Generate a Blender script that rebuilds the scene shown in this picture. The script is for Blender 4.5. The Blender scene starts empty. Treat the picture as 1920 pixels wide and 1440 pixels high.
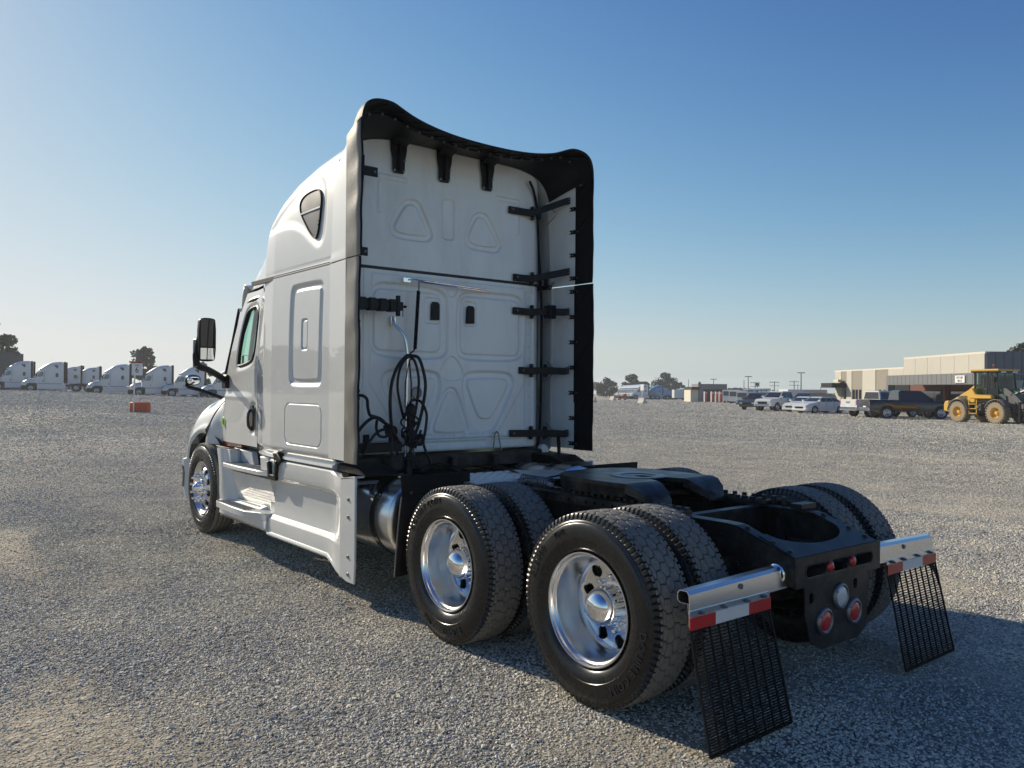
import bpy, bmesh, math, random
import numpy as np
from mathutils import Vector, Matrix
random.seed(7); np.random.seed(7)
PI = math.pi
scene = bpy.context.scene

# ------------------------------------------------------------ camera
CAM = (-3.0708, 4.1637, 1.6706); YAW, PITCH, ROLL, FPX = -0.6740, 0.0047, 0.0078, 1514.3
def cam_axes():
    f = Vector((math.cos(PITCH)*math.cos(YAW), math.cos(PITCH)*math.sin(YAW), math.sin(PITCH)))
    r = f.cross(Vector((0, 0, 1))).normalized(); u = r.cross(f)
    c, s = math.cos(ROLL), math.sin(ROLL)
    return f, c*r + s*u, -s*r + c*u
_f, _r, _u = cam_axes()
cd = bpy.data.cameras.new('camera'); cam = bpy.data.objects.new('camera', cd)
scene.collection.objects.link(cam); scene.camera = cam
cd.sensor_width = 36.0; cd.lens = 36.0*FPX/1920.0; cd.clip_start = 0.05; cd.clip_end = 9000
M4 = Matrix((( _r.x, _u.x, -_f.x, CAM[0]), (_r.y, _u.y, -_f.y, CAM[1]), (_r.z, _u.z, -_f.z, CAM[2]), (0, 0, 0, 1)))
cam.matrix_world = M4

# ------------------------------------------------------------ light
SUN_AZ, SUN_EL = math.radians(13.0), math.radians(27.0)     # azimuth counted from +x towards +y
world = bpy.data.worlds.new('World'); scene.world = world; world.use_nodes = True
wn, wl = world.node_tree.nodes, world.node_tree.links
wn.clear()
wout = wn.new('ShaderNodeOutputWorld'); wbg = wn.new('ShaderNodeBackground'); sky = wn.new('ShaderNodeTexSky')
sky.sky_type = 'NISHITA'; sky.sun_disc = False
sky.sun_elevation = SUN_EL; sky.sun_rotation = PI/2 - SUN_AZ
sky.altitude = 100; sky.air_density = 1.0; sky.dust_density = 0.3; sky.ozone_density = 3.0
tc = wn.new('ShaderNodeTexCoord'); sx = wn.new('ShaderNodeSeparateXYZ'); cx = wn.new('ShaderNodeCombineXYZ')
mx = wn.new('ShaderNodeMath'); mx.operation = 'MAXIMUM'; mx.inputs[1].default_value = 0.045
wl.new(tc.outputs['Generated'], sx.inputs[0]); wl.new(sx.outputs[0], cx.inputs[0]); wl.new(sx.outputs[1], cx.inputs[1])
wl.new(sx.outputs[2], mx.inputs[0]); wl.new(mx.outputs[0], cx.inputs[2]); wl.new(cx.outputs[0], sky.inputs['Vector'])
ga = wn.new('ShaderNodeGamma'); ga.inputs[1].default_value = 2.08
hs = wn.new('ShaderNodeHueSaturation'); hs.inputs['Saturation'].default_value = 0.96
tint = wn.new('ShaderNodeVectorMath'); tint.operation = 'MULTIPLY'; tint.inputs[1].default_value = (0.97, 0.985, 1.045)
wl.new(sky.outputs[0], tint.inputs[0]); wl.new(tint.outputs[0], hs.inputs['Color']); wl.new(hs.outputs[0], ga.inputs[0]); # soft shoulder so that the bright side of the sky keeps its colour: c*k / (1 + a*c)
EXPO = 0.2; SK = 0.0519
v1_ = wn.new('ShaderNodeVectorMath'); v1_.operation = 'SCALE'; v1_.inputs['Scale'].default_value = SK*1.116
v2_ = wn.new('ShaderNodeVectorMath'); v2_.operation = 'ADD'; v2_.inputs[1].default_value = (1, 1, 1)
v3_ = wn.new('ShaderNodeVectorMath'); v3_.operation = 'DIVIDE'
v4_ = wn.new('ShaderNodeVectorMath'); v4_.operation = 'SCALE'; v4_.inputs['Scale'].default_value = SK/(2**EXPO)/0.05
wl.new(ga.outputs[0], v1_.inputs[0]); wl.new(v1_.outputs[0], v2_.inputs[0]); wl.new(ga.outputs[0], v3_.inputs[0]); wl.new(v2_.outputs[0], v3_.inputs[1])
wl.new(v3_.outputs[0], v4_.inputs[0]); wl.new(v4_.outputs[0], wbg.inputs[0]); wbg.inputs[1].default_value = 0.05
wl.new(wbg.outputs[0], wout.inputs[0])
sd = bpy.data.lights.new('sun', 'SUN'); sd.energy = 5.0; sd.angle = math.radians(0.5); sd.color = (1.0, 0.885, 0.70)
sun = bpy.data.objects.new('sun', sd); scene.collection.objects.link(sun)
sdir = Vector((math.cos(SUN_EL)*math.cos(SUN_AZ), math.cos(SUN_EL)*math.sin(SUN_AZ), math.sin(SUN_EL)))
sun.rotation_euler = (-sdir).to_track_quat('-Z', 'Y').to_euler()
sun.location = sdir*60
vs = scene.view_settings
vs.view_transform = 'Standard'; vs.look = 'None'; vs.exposure = EXPO; vs.gamma = 1.0; vs.use_curve_mapping = False

# ------------------------------------------------------------ materials
MATS = {}
def mat(name, col, rough=0.5, metal=0.0, coat=0.0, coat_rough=0.03, vary=0.0, vscale=3.0, bump=0.0, bscale=40.0,
        dirt=None, dirt_amt=0.0, dscale=1.5, rvary=0.0, emit=None, spec=0.5, stretch=None):
    m = bpy.data.materials.new(name); m.use_nodes = True
    nt = m.node_tree; N, L = nt.nodes, nt.links
    b = N['Principled BSDF']
    b.inputs['Base Color'].default_value = (*col, 1); b.inputs['Roughness'].default_value = rough
    b.inputs['Metallic'].default_value = metal; b.inputs['Coat Weight'].default_value = coat
    b.inputs['Coat Roughness'].default_value = coat_rough; b.inputs['Specular IOR Level'].default_value = spec
    tcn = N.new('ShaderNodeTexCoord'); mp = N.new('ShaderNodeMapping'); L.new(tcn.outputs['Object'], mp.inputs[0])
    if stretch: mp.inputs['Scale'].default_value = stretch
    if vary > 0 or dirt:
        n = N.new('ShaderNodeTexNoise'); n.inputs['Scale'].default_value = vscale; n.inputs['Detail'].default_value = 6
        n.inputs['Roughness'].default_value = 0.65
        L.new(mp.outputs[0], n.inputs['Vector'])
        mxn = N.new('ShaderNodeMix'); mxn.data_type = 'RGBA'
        mxn.inputs['A'].default_value = (*[max(0, c*(1-vary)) for c in col], 1)
        mxn.inputs['B'].default_value = (*[min(1, c*(1+vary)) for c in col], 1)
        L.new(n.outputs['Fac'], mxn.inputs['Factor'])
        last = mxn.outputs['Result']
        if dirt:
            n2 = N.new('ShaderNodeTexNoise'); n2.inputs['Scale'].default_value = dscale; n2.inputs['Detail'].default_value = 8
            n2.inputs['Roughness'].default_value = 0.7
            L.new(mp.outputs[0], n2.inputs['Vector'])
            cr = N.new('ShaderNodeMapRange'); cr.inputs['From Min'].default_value = 0.45; cr.inputs['From Max'].default_value = 0.75
            cr.inputs['To Max'].default_value = dirt_amt
            L.new(n2.outputs['Fac'], cr.inputs['Value'])
            m2 = N.new('ShaderNodeMix'); m2.data_type = 'RGBA'
            L.new(cr.outputs[0], m2.inputs['Factor']); L.new(last, m2.inputs['A']); m2.inputs['B'].default_value = (*dirt, 1)
            last = m2.outputs['Result']
        L.new(last, b.inputs['Base Color'])
    if rvary > 0:
        n3 = N.new('ShaderNodeTexNoise'); n3.inputs['Scale'].default_value = vscale*1.7; n3.inputs['Detail'].default_value = 5
        L.new(mp.outputs[0], n3.inputs['Vector'])
        r3 = N.new('ShaderNodeMapRange'); r3.inputs['To Min'].default_value = max(0.02, rough-rvary); r3.inputs['To Max'].default_value = rough+rvary
        L.new(n3.outputs['Fac'], r3.inputs['Value']); L.new(r3.outputs[0], b.inputs['Roughness'])
    if bump > 0:
        nb = N.new('ShaderNodeTexNoise'); nb.inputs['Scale'].default_value = bscale; nb.inputs['Detail'].default_value = 4
        L.new(mp.outputs[0], nb.inputs['Vector'])
        bp = N.new('ShaderNodeBump'); bp.inputs['Strength'].default_value = 1.0; bp.inputs['Distance'].default_value = bump
        L.new(nb.outputs['Fac'], bp.inputs['Height']); L.new(bp.outputs[0], b.inputs['Normal'])
    if emit:
        b.inputs['Emission Color'].default_value = (*emit[0], 1); b.inputs['Emission Strength'].default_value = emit[1]
    MATS[name] = m
    return m
WHITE = mat('white_paint', (0.60, 0.615, 0.605), 0.42, coat=1.0, coat_rough=0.02, vary=0.04, vscale=2.0, dirt=(0.42, 0.40, 0.35), dirt_amt=0.16, dscale=3.0, rvary=0.06)
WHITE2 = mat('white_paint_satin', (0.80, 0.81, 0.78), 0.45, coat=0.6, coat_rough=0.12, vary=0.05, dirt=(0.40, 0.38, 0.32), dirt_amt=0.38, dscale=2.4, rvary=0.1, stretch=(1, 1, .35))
BLACK = mat('black_plastic', (0.007, 0.0075, 0.009), 0.42, spec=0.25, vary=0.3, vscale=9, rvary=0.1, bump=0.0006, bscale=300)
BLACKG = mat('black_gloss', (0.010, 0.010, 0.012), 0.12, coat=0.6)
RUBBER = mat('weathered_rubber', (0.17, 0.16, 0.14), 0.36, vary=0.35, vscale=4, dirt=(0.36, 0.33, 0.27), dirt_amt=0.6, dscale=5, rvary=0.1, bump=0.0012, bscale=90, stretch=(1, 1, .5))
RUBBERK = mat('black_rubber', (0.006, 0.006, 0.007), 0.6, spec=0.2, vary=0.3, vscale=14, bump=0.0006, bscale=120)
TYRE = mat('tyre_sidewall', (0.009, 0.009, 0.009), 0.27, vary=0.3, vscale=14, dirt=(0.03, 0.028, 0.024), dirt_amt=0.25, dscale=9, rvary=0.05)
FRAME = mat('black_chassis', (0.009, 0.0095, 0.010), 0.36, spec=0.35, vary=0.3, vscale=5, dirt=(0.17, 0.15, 0.12), dirt_amt=0.35, dscale=7, rvary=0.12, bump=0.0008, bscale=60)
GREASE = mat('greasy_steel', (0.014, 0.0135, 0.013), 0.40, metal=0.15, spec=0.4, vary=0.5, vscale=4, dirt=(0.22, 0.19, 0.15), dirt_amt=0.55, dscale=5, rvary=0.15, bump=0.001, bscale=30)
STEEL = mat('dull_steel', (0.23, 0.23, 0.235), 0.42, metal=0.9, vary=0.25, vscale=8, rvary=0.12)
ALU = mat('polished_aluminium', (0.78, 0.79, 0.80), 0.25, metal=1.0, vary=0.03, vscale=5, rvary=0.025)
CHROME = mat('chrome', (0.90, 0.90, 0.91), 0.03, metal=1.0, rvary=0.02, vscale=8)
TANK = mat('brushed_tank_aluminium', (0.72, 0.73, 0.74), 0.24, metal=1.0, vary=0.08, vscale=5, rvary=0.1, bump=0.0004, bscale=26, dirt=(0.4, 0.37, 0.3), dirt_amt=0.3)
DECKM = mat('deck_aluminium', (0.80, 0.81, 0.82), 0.42, metal=0.75, vary=0.10, vscale=7, dirt=(0.4, 0.38, 0.34), dirt_amt=0.4, dscale=4, rvary=0.12)
HOSE = mat('hose_rubber', (0.008, 0.0083, 0.009), 0.42, spec=0.35, vary=0.3, vscale=20, bump=0.0008, bscale=260)
RED = mat('red_lens', (0.50, 0.012, 0.014), 0.18, coat=0.6, bump=0.002, bscale=160)
CLEAR = mat('clear_lens', (0.62, 0.63, 0.63), 0.16, coat=1.0, bump=0.003, bscale=140)
TAPER = mat('red_reflective_tape', (0.46, 0.018, 0.012), 0.34, coat=0.3, vary=0.15, vscale=20)
TAPEW = mat('white_reflective_tape', (0.66, 0.66, 0.65), 0.34, coat=0.3, vary=0.08, vscale=20)
AMBER = mat('amber_lens', (0.30, 0.035, 0.008), 0.2, coat=0.8, vary=0.3, vscale=30)
INTERIOR = mat('cab_interior', (0.025, 0.027, 0.028), 0.7, vary=0.2)
MIRROR = mat('mirror_glass', (0.86, 0.88, 0.88), 0.015, metal=1.0)
DARKGLASS = mat('dark_glass', (0.012, 0.013, 0.016), 0.04, coat=0.5)
SMOKED = mat('smoked_window', (0.075, 0.072, 0.080), 0.34, vary=0.1, vscale=3)
GROOVE = mat('seam_sealant', (0.018, 0.018, 0.02), 0.6)
def tinted_glass():
    m = bpy.data.materials.new('tinted_glass'); m.use_nodes = True
    N, L = m.node_tree.nodes, m.node_tree.links; N.clear()
    o = N.new('ShaderNodeOutputMaterial'); mi = N.new('ShaderNodeMixShader'); tr = N.new('ShaderNodeBsdfTransparent')
    gl = N.new('ShaderNodeBsdfGlossy'); fr = N.new('ShaderNodeLayerWeight'); pw = N.new('ShaderNodeMath'); mr = N.new('ShaderNodeMapRange')
    pw.operation = 'POWER'; pw.inputs[1].default_value = 5.0; mr.inputs['To Min'].default_value = .05; mr.inputs['To Max'].default_value = .9
    tr.inputs[0].default_value = (0.70, 0.94, 0.84, 1); gl.inputs['Roughness'].default_value = 0.01; fr.inputs['Blend'].default_value = .5
    L.new(fr.outputs['Facing'], pw.inputs[0]); L.new(pw.outputs[0], mr.inputs['Value'])
    L.new(mr.outputs[0], mi.inputs[0]); L.new(tr.outputs[0], mi.inputs[1]); L.new(gl.outputs[0], mi.inputs[2]); L.new(mi.outputs[0], o.inputs[0])
    return m
GLASS = tinted_glass()
def tread_material():
    m = mat('tyre_tread', (0.10, 0.095, 0.085), 0.75)
    N, L = m.node_tree.nodes, m.node_tree.links; b = N['Principled BSDF']
    t = N.new('ShaderNodeTexCoord'); s = N.new('ShaderNodeSeparateXYZ'); L.new(t.outputs['Object'], s.inputs[0])
    c = N.new('ShaderNodeCombineXYZ'); L.new(s.outputs[0], c.inputs[0]); L.new(s.outputs[2], c.inputs[2])
    ln = N.new('ShaderNodeVectorMath'); ln.operation = 'LENGTH'; L.new(c.outputs[0], ln.inputs[0])
    mr = N.new('ShaderNodeMapRange'); mr.inputs['From Min'].default_value = 0.4975; mr.inputs['From Max'].default_value = 0.5045
    L.new(ln.outputs['Value'], mr.inputs['Value'])
    n = N.new('ShaderNodeTexNoise'); n.inputs['Scale'].default_value = 45; n.inputs['Detail'].default_value = 8; n.inputs['Roughness'].default_value = .7
    L.new(t.outputs['Object'], n.inputs['Vector'])
    r = N.new('ShaderNodeMapRange'); r.inputs['From Min'].default_value = .3; r.inputs['From Max'].default_value = .7
    L.new(n.outputs['Fac'], r.inputs['Value'])
    a = N.new('ShaderNodeMix'); a.data_type = 'RGBA'; a.inputs['A'].default_value = (.10, .099, .094, 1); a.inputs['B'].default_value = (.23, .222, .20, 1)
    L.new(r.outputs[0], a.inputs['Factor'])
    m2 = N.new('ShaderNodeMix'); m2.data_type = 'RGBA'; m2.inputs['A'].default_value = (.011, .011, .011, 1)
    L.new(mr.outputs[0], m2.inputs['Factor']); L.new(a.outputs['Result'], m2.inputs['B']); L.new(m2.outputs['Result'], b.inputs['Base Color'])
    bp = N.new('ShaderNodeBump'); bp.inputs['Distance'].default_value = .0012; L.new(n.outputs['Fac'], bp.inputs['Height']); L.new(bp.outputs[0], b.inputs['Normal'])
    return m
TREAD = tread_material()

# ------------------------------------------------------------ mesh helpers
class MB:
    def __init__(s): s.v = []; s.f = []; s.m = []; s.mi = 0
    def add(s, vs, fs):
        o = len(s.v); s.v.extend([tuple(map(float, v)) for v in vs]); s.f.extend([tuple(i+o for i in f) for f in fs]); s.m.extend([s.mi]*len(fs)); return s
    def box(s, x0, x1, y0, y1, z0, z1):
        x0, x1 = min(x0, x1), max(x0, x1); y0, y1 = min(y0, y1), max(y0, y1); z0, z1 = min(z0, z1), max(z0, z1)
        return s.add([(x0,y0,z0),(x1,y0,z0),(x1,y1,z0),(x0,y1,z0),(x0,y0,z1),(x1,y0,z1),(x1,y1,z1),(x0,y1,z1)],
              [(0,3,2,1),(4,5,6,7),(0,1,5,4),(1,2,6,5),(2,3,7,6),(3,0,4,7)])
    def bar(s, p, q, w, h, up=(0, 0, 1)):
        p, q = Vector(p), Vector(q); d = (q-p).normalized(); u = Vector(up)
        if abs(d.dot(u)) > .98: u = Vector((1, 0, 0))
        a = d.cross(u).normalized(); b = a.cross(d).normalized()
        vs = []
        for c in (p, q):
            for i, j in ((-1,-1),(1,-1),(1,1),(-1,1)): vs.append(c + a*(i*w/2) + b*(j*h/2))
        return s.add(vs, [(0,1,2,3),(7,6,5,4),(0,4,5,1),(1,5,6,2),(2,6,7,3),(3,7,4,0)])
    def cyl(s, p, q, r0, r1=None, n=16, caps=True):
        p, q = Vector(p), Vector(q); r1 = r0 if r1 is None else r1
        d = (q-p).normalized(); u = Vector((0,0,1)) if abs(d.z) < .9 else Vector((1,0,0))
        a = d.cross(u).normalized(); b = d.cross(a)
        vs = []
        for c, r in ((p, r0), (q, r1)):
            for k in range(n): t = 2*PI*k/n; vs.append(c + a*(r*math.cos(t)) + b*(r*math.sin(t)))
        fs = [(k, (k+1) % n, n+(k+1) % n, n+k) for k in range(n)]
        if caps: fs += [tuple(range(n-1, -1, -1)), tuple(range(n, 2*n))]
        return s.add(vs, fs)
    def tube(s, pts, r, n=8, caps=True):
        P = [Vector(p) for p in pts]; vs = []; m = len(P); a = None
        for i in range(m):
            d = (P[min(i+1, m-1)] - P[max(i-1, 0)]).normalized()
            if a is None:
                u = Vector((0,0,1)) if abs(d.z) < .9 else Vector((1,0,0)); a = d.cross(u).normalized()
            else: a = (a - d*a.dot(d)).normalized()
            b = d.cross(a); rr = r[i] if isinstance(r, (list, tuple)) else r
            for k in range(n): t = 2*PI*k/n; vs.append(P[i] + a*(rr*math.cos(t)) + b*(rr*math.sin(t)))
        fs = [(i*n+k, i*n+(k+1) % n, (i+1)*n+(k+1) % n, (i+1)*n+k) for i in range(m-1) for k in range(n)]
        if caps: fs += [tuple(range(n-1, -1, -1)), tuple(range((m-1)*n, m*n))]
        return s.add(vs, fs)
    def lathe(s, prof, c=(0,0,0), n=48, axis='y'):     # prof: (radius, offset along axis)
        vs = []
        for r, h in prof:
            for k in range(n):
                t = 2*PI*k/n; a, b = r*math.cos(t), r*math.sin(t)
                vs.append((c[0]+a, c[1]+h, c[2]+b) if axis == 'y' else (c[0]+h, c[1]+a, c[2]+b) if axis == 'x' else (c[0]+a, c[1]+b, c[2]+h))
        fs = [(i*n+k, i*n+(k+1) % n, (i+1)*n+(k+1) % n, (i+1)*n+k) for i in range(len(prof)-1) for k in range(n)]
        return s.add(vs, fs)
    def prism(s, poly, d0, d1, plane='xz'):             # extruded polygon; plane names the polygon's axes
        n = len(poly)
        def P(a, b, d): return (a, d, b) if plane == 'xz' else (d, a, b) if plane == 'yz' else (a, b, d)
        return s.add([P(a, b, d0) for a, b in poly] + [P(a, b, d1) for a, b in poly],
                     [tuple(range(n)), tuple(range(2*n-1, n-1, -1))] + [(k, n+k, n+(k+1) % n, (k+1) % n) for k in range(n)])
    def loft(s, secs, close=True, caps=True):
        n = len(secs[0]); vs = [p for q in secs for p in q]
        e = n if close else n-1
        fs = [(i*n+k, i*n+(k+1) % n, (i+1)*n+(k+1) % n, (i+1)*n+k) for i in range(len(secs)-1) for k in range(e)]
        if caps and close: fs += [tuple(range(n-1, -1, -1)), tuple(range((len(secs)-1)*n, len(secs)*n))]
        return s.add(vs, fs)
    def grid(s, A, mask=None):                          # A[n][m][3]
        A = np.asarray(A, float); n, m = A.shape[:2]; o = len(s.v)
        s.v.extend(map(tuple, A.reshape(-1, 3).tolist()))
        i, j = np.meshgrid(np.arange(n-1), np.arange(m-1), indexing='ij'); a = i*m+j+o
        F = np.stack([a, a+m, a+m+1, a+1], -1)
        F = F.reshape(-1, 4) if mask is None else F[mask]
        s.f.extend(map(tuple, F.tolist())); s.m.extend([s.mi]*len(F)); return s
    def ball(s, c, r, n=10, sc=(1,1,1)):
        prof = [(max(1e-4, math.sin(PI*i/n)), -math.cos(PI*i/n)) for i in range(n+1)]; k0 = len(s.v)
        s.lathe(prof, (0,0,0), n=n*2, axis='z')
        for i in range(k0, len(s.v)): v = s.v[i]; s.v[i] = (c[0]+v[0]*r*sc[0], c[1]+v[1]*r*sc[1], c[2]+v[2]*r*sc[2])
        return s
    def mirror_y(s):
        s.v = [(x, -y, z) for x, y, z in s.v]; s.f = [tuple(reversed(f)) for f in s.f]; return s
    def mesh(s, name, mats, smooth=35, bevel=0.0, seg=1, recalc=True, weld=0.0):
        me = bpy.data.meshes.new(name); me.from_pydata(s.v, [], s.f)
        mats = mats if isinstance(mats, (list, tuple)) else [mats]
        for m in mats: me.materials.append(m)
        if len(mats) > 1: me.polygons.foreach_set('material_index', s.m)
        if bevel > 0 or recalc or weld > 0:
            bm = bmesh.new(); bm.from_mesh(me)
            if weld > 0: bmesh.ops.remove_doubles(bm, verts=bm.verts, dist=weld)
            if recalc: bmesh.ops.recalc_face_normals(bm, faces=bm.faces)
            if bevel > 0:
                es = [e for e in bm.edges if len(e.link_faces) == 2 and e.calc_face_angle(0) > math.radians(28)]
                bmesh.ops.bevel(bm, geom=es, offset=bevel, segments=seg, affect='EDGES', clamp_overlap=True, profile=.5)
            bm.to_mesh(me); bm.free()
        if smooth:
            me.polygons.foreach_set('use_smooth', [True]*len(me.polygons))
            me.set_sharp_from_angle(angle=math.radians(smooth))
        me.update(); return me
def link(name, me, parent=None, loc=None, rot=None):
    o = bpy.data.objects.new(name, me); scene.collection.objects.link(o)
    if parent: o.parent = parent
    if loc is not None: o.location = loc
    if rot is not None: o.rotation_euler = rot
    return o
def part(name, mb, mats, parent=None, **k):
    lab = k.pop('label', None); stuff = k.pop('stuff', False)
    o = link(name, mb.mesh(name, mats, **k), parent)
    if lab: o['label'] = lab
    if stuff or name in SMALL: o['kind'] = 'stuff'
    return o
def thing(name, label, cat, loc=(0,0,0), rz=0.0, group=None):
    o = bpy.data.objects.new(name, None); scene.collection.objects.link(o)
    o.location = loc; o.rotation_euler = (0, 0, rz); o.empty_display_size = .3
    o['label'] = label; o['category'] = cat
    if group: o['group'] = group
    return o
def tag(o, label, cat, group=None, kind=None):
    if label: o['label'] = label
    if cat: o['category'] = cat
    if group: o['group'] = group
    if kind: o['kind'] = kind
    return o
SMALL = {'bolt', 'clamp_bolts', 'lamp_screws', 'guard_bolt', 'tank_rivet', 'wheel_arch_liner', 'window_screws', 'rear_cab_mount', 'drums', 'door_handles', 'door_gaps', 'work_lights', 'rim_holes', 'lettering', 'sticker_print', 'frame_end_stops', 'grille', 'hood_grille', 'cab_seat', 'dashboard', 'windows', 'lettering_strip', 'coupling_base', 'canopy'}
def dup(root, loc, rz, label, group=None, scale=None):
    kids = root.children_recursive
    r = root.copy(); scene.collection.objects.link(r); r.location = loc; r.rotation_euler = (0, 0, rz)
    r['label'] = label
    if group: r['group'] = group
    if scale: r.scale = scale
    mp_ = {root: r}
    for k in kids:
        c = k.copy(); scene.collection.objects.link(c); mp_[k] = c
    for k in kids: mp_[k].parent = mp_[k.parent]
    return r
def sdf(P, poly):
    P = np.asarray(P, float); poly = np.asarray(poly, float); n = len(poly)
    d = np.full(len(P), 1e9); ins = np.zeros(len(P), bool)
    for i in range(n):
        a = poly[i]; b = poly[(i+1) % n]; e = b-a; w = P-a
        t = np.clip((w@e)/(e@e+1e-12), 0, 1)[:, None]; q = w-e*t
        d = np.minimum(d, (q**2).sum(1))
        c = ((a[1] > P[:, 1]) != (b[1] > P[:, 1]))
        xx = (b[0]-a[0])*(P[:, 1]-a[1])/((b[1]-a[1])+1e-12)+a[0]
        ins ^= c & (P[:, 0] < xx)
    return np.where(ins, -np.sqrt(d), np.sqrt(d))
def step(d, w): t = np.clip(.5-d/w, 0, 1); return t*t*(3-2*t)        # 1 inside, 0 outside
def smooth_poly(p, it=2):
    p = [tuple(q) for q in p]
    for _ in range(it):
        q = []
        for i in range(len(p)):
            a, b = p[i], p[(i+1) % len(p)]
            q.append((a[0]*.75+b[0]*.25, a[1]*.75+b[1]*.25)); q.append((a[0]*.25+b[0]*.75, a[1]*.25+b[1]*.75))
        p = q
    return p
def spline(pts, n=10):
    P = [Vector(p) for p in pts]; P = [P[0]*2-P[1]]+P+[P[-1]*2-P[-2]]; out = []
    for i in range(1, len(P)-2):
        for k in range(n):
            t = k/n
            out.append(.5*((2*P[i])+(-P[i-1]+P[i+1])*t+(2*P[i-1]-5*P[i]+4*P[i+1]-P[i+2])*t*t+(-P[i-1]+3*P[i]-3*P[i+1]+P[i+2])*t**3))
    out.append(P[-2]); return out
def interp(x, pts):
    xs = [p[0] for p in pts]; ys = [p[1] for p in pts]
    return np.interp(x, xs, ys)
def rrect(x0, x1, z0, z1, r, n=5):
    out = []
    for cx_, cz_, a0 in ((x1-r, z1-r, 0), (x0+r, z1-r, 90), (x0+r, z0+r, 180), (x1-r, z0+r, 270)):
        for k in range(n+1): a = math.radians(a0+90*k/n); out.append((cx_+r*math.cos(a), cz_+r*math.sin(a)))
    return out

# ------------------------------------------------------------ terrain: flat under the truck, very gently sloping yard beyond
_fh = Vector((math.cos(YAW), math.sin(YAW))); _rh = Vector((math.sin(YAW), -math.cos(YAW)))
def slope(phi):
    return float(np.interp(phi, [-80, -45, -30.2, -22.6, -12, 5.7, 17, 31, 50, 80], [0, .006, .0086, .0037, -.001, -.0045, -.006, -.0053, -.003, 0]))
def ground(x, y):
    dx, dy = x-CAM[0], y-CAM[1]
    d = dx*_fh.x+dy*_fh.y; r_ = dx*_rh.x+dy*_rh.y
    phi = math.degrees(math.atan2(r_, d)); r = math.hypot(dx, dy); s = slope(phi)
    if s > 0: return s*min(max(0, r-15), 115)
    return s*max(0, r-15)
def yard(lateral, depth, dz=0.0):
    """a spot on the yard: metres to the right and ahead along the yard's axis through the viewpoint"""
    x = CAM[0]+_fh.x*depth+_rh.x*lateral; y = CAM[1]+_fh.y*depth+_rh.y*lateral
    return (x, y, ground(x, y)+dz)
YARD_RZ = YAW        # local +x of a thing turned by this points away along the yard's axis
# ------------------------------------------------------------ ground
def vnoise(x, y, seed=0):
    xi, yi = np.floor(x).astype(np.int64), np.floor(y).astype(np.int64); fx, fy = x-xi, y-yi
    fx, fy = fx*fx*(3-2*fx), fy*fy*(3-2*fy)
    def h(a, b):
        n = (a*374761393 + b*668265263 + seed*1442695) & 0x7fffffff
        n = ((n ^ (n >> 13))*1274126177) & 0x7fffffff
        return ((n ^ (n >> 16)) & 0xffff)/65535.0
    return (h(xi, yi)*(1-fx)+h(xi+1, yi)*fx)*(1-fy)+(h(xi, yi+1)*(1-fx)+h(xi+1, yi+1)*fx)*fy
def fbm(x, y, sc, seed=0, oct_=4):
    v = 0; a = .5; t = 0
    for k in range(oct_): v = v+a*vnoise(x*sc*2**k, y*sc*2**k, seed+k*17); t += a; a *= .55
    return v/t
def dust_field(x, y):       # 1 = fine tan dust, 0 = clean loose gravel
    n = fbm(x*.6+y*.35, y*1.1-x*.3, .55, 3)
    # wheel-packed lane along the truck's left side and behind it
    w_ = .25*np.sin(x*.55+1.0)
    tracks = sum(np.exp(-((y-c_-w_-.05*x)/.17)**2) for c_ in (2.9, 4.75))*np.clip((x+1)/2, 0, 1)
    lane = .55*tracks*(.3+fbm(x, y, 1.7, 12))+np.exp(-((y-1.75)/.75)**2)*np.clip((4.6-x)/2.5, 0, 1)
    return np.clip((n-.49)*5.0+lane*.8*(.4+.9*fbm(x, y, 1.3, 8)), 0, 1)
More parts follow.
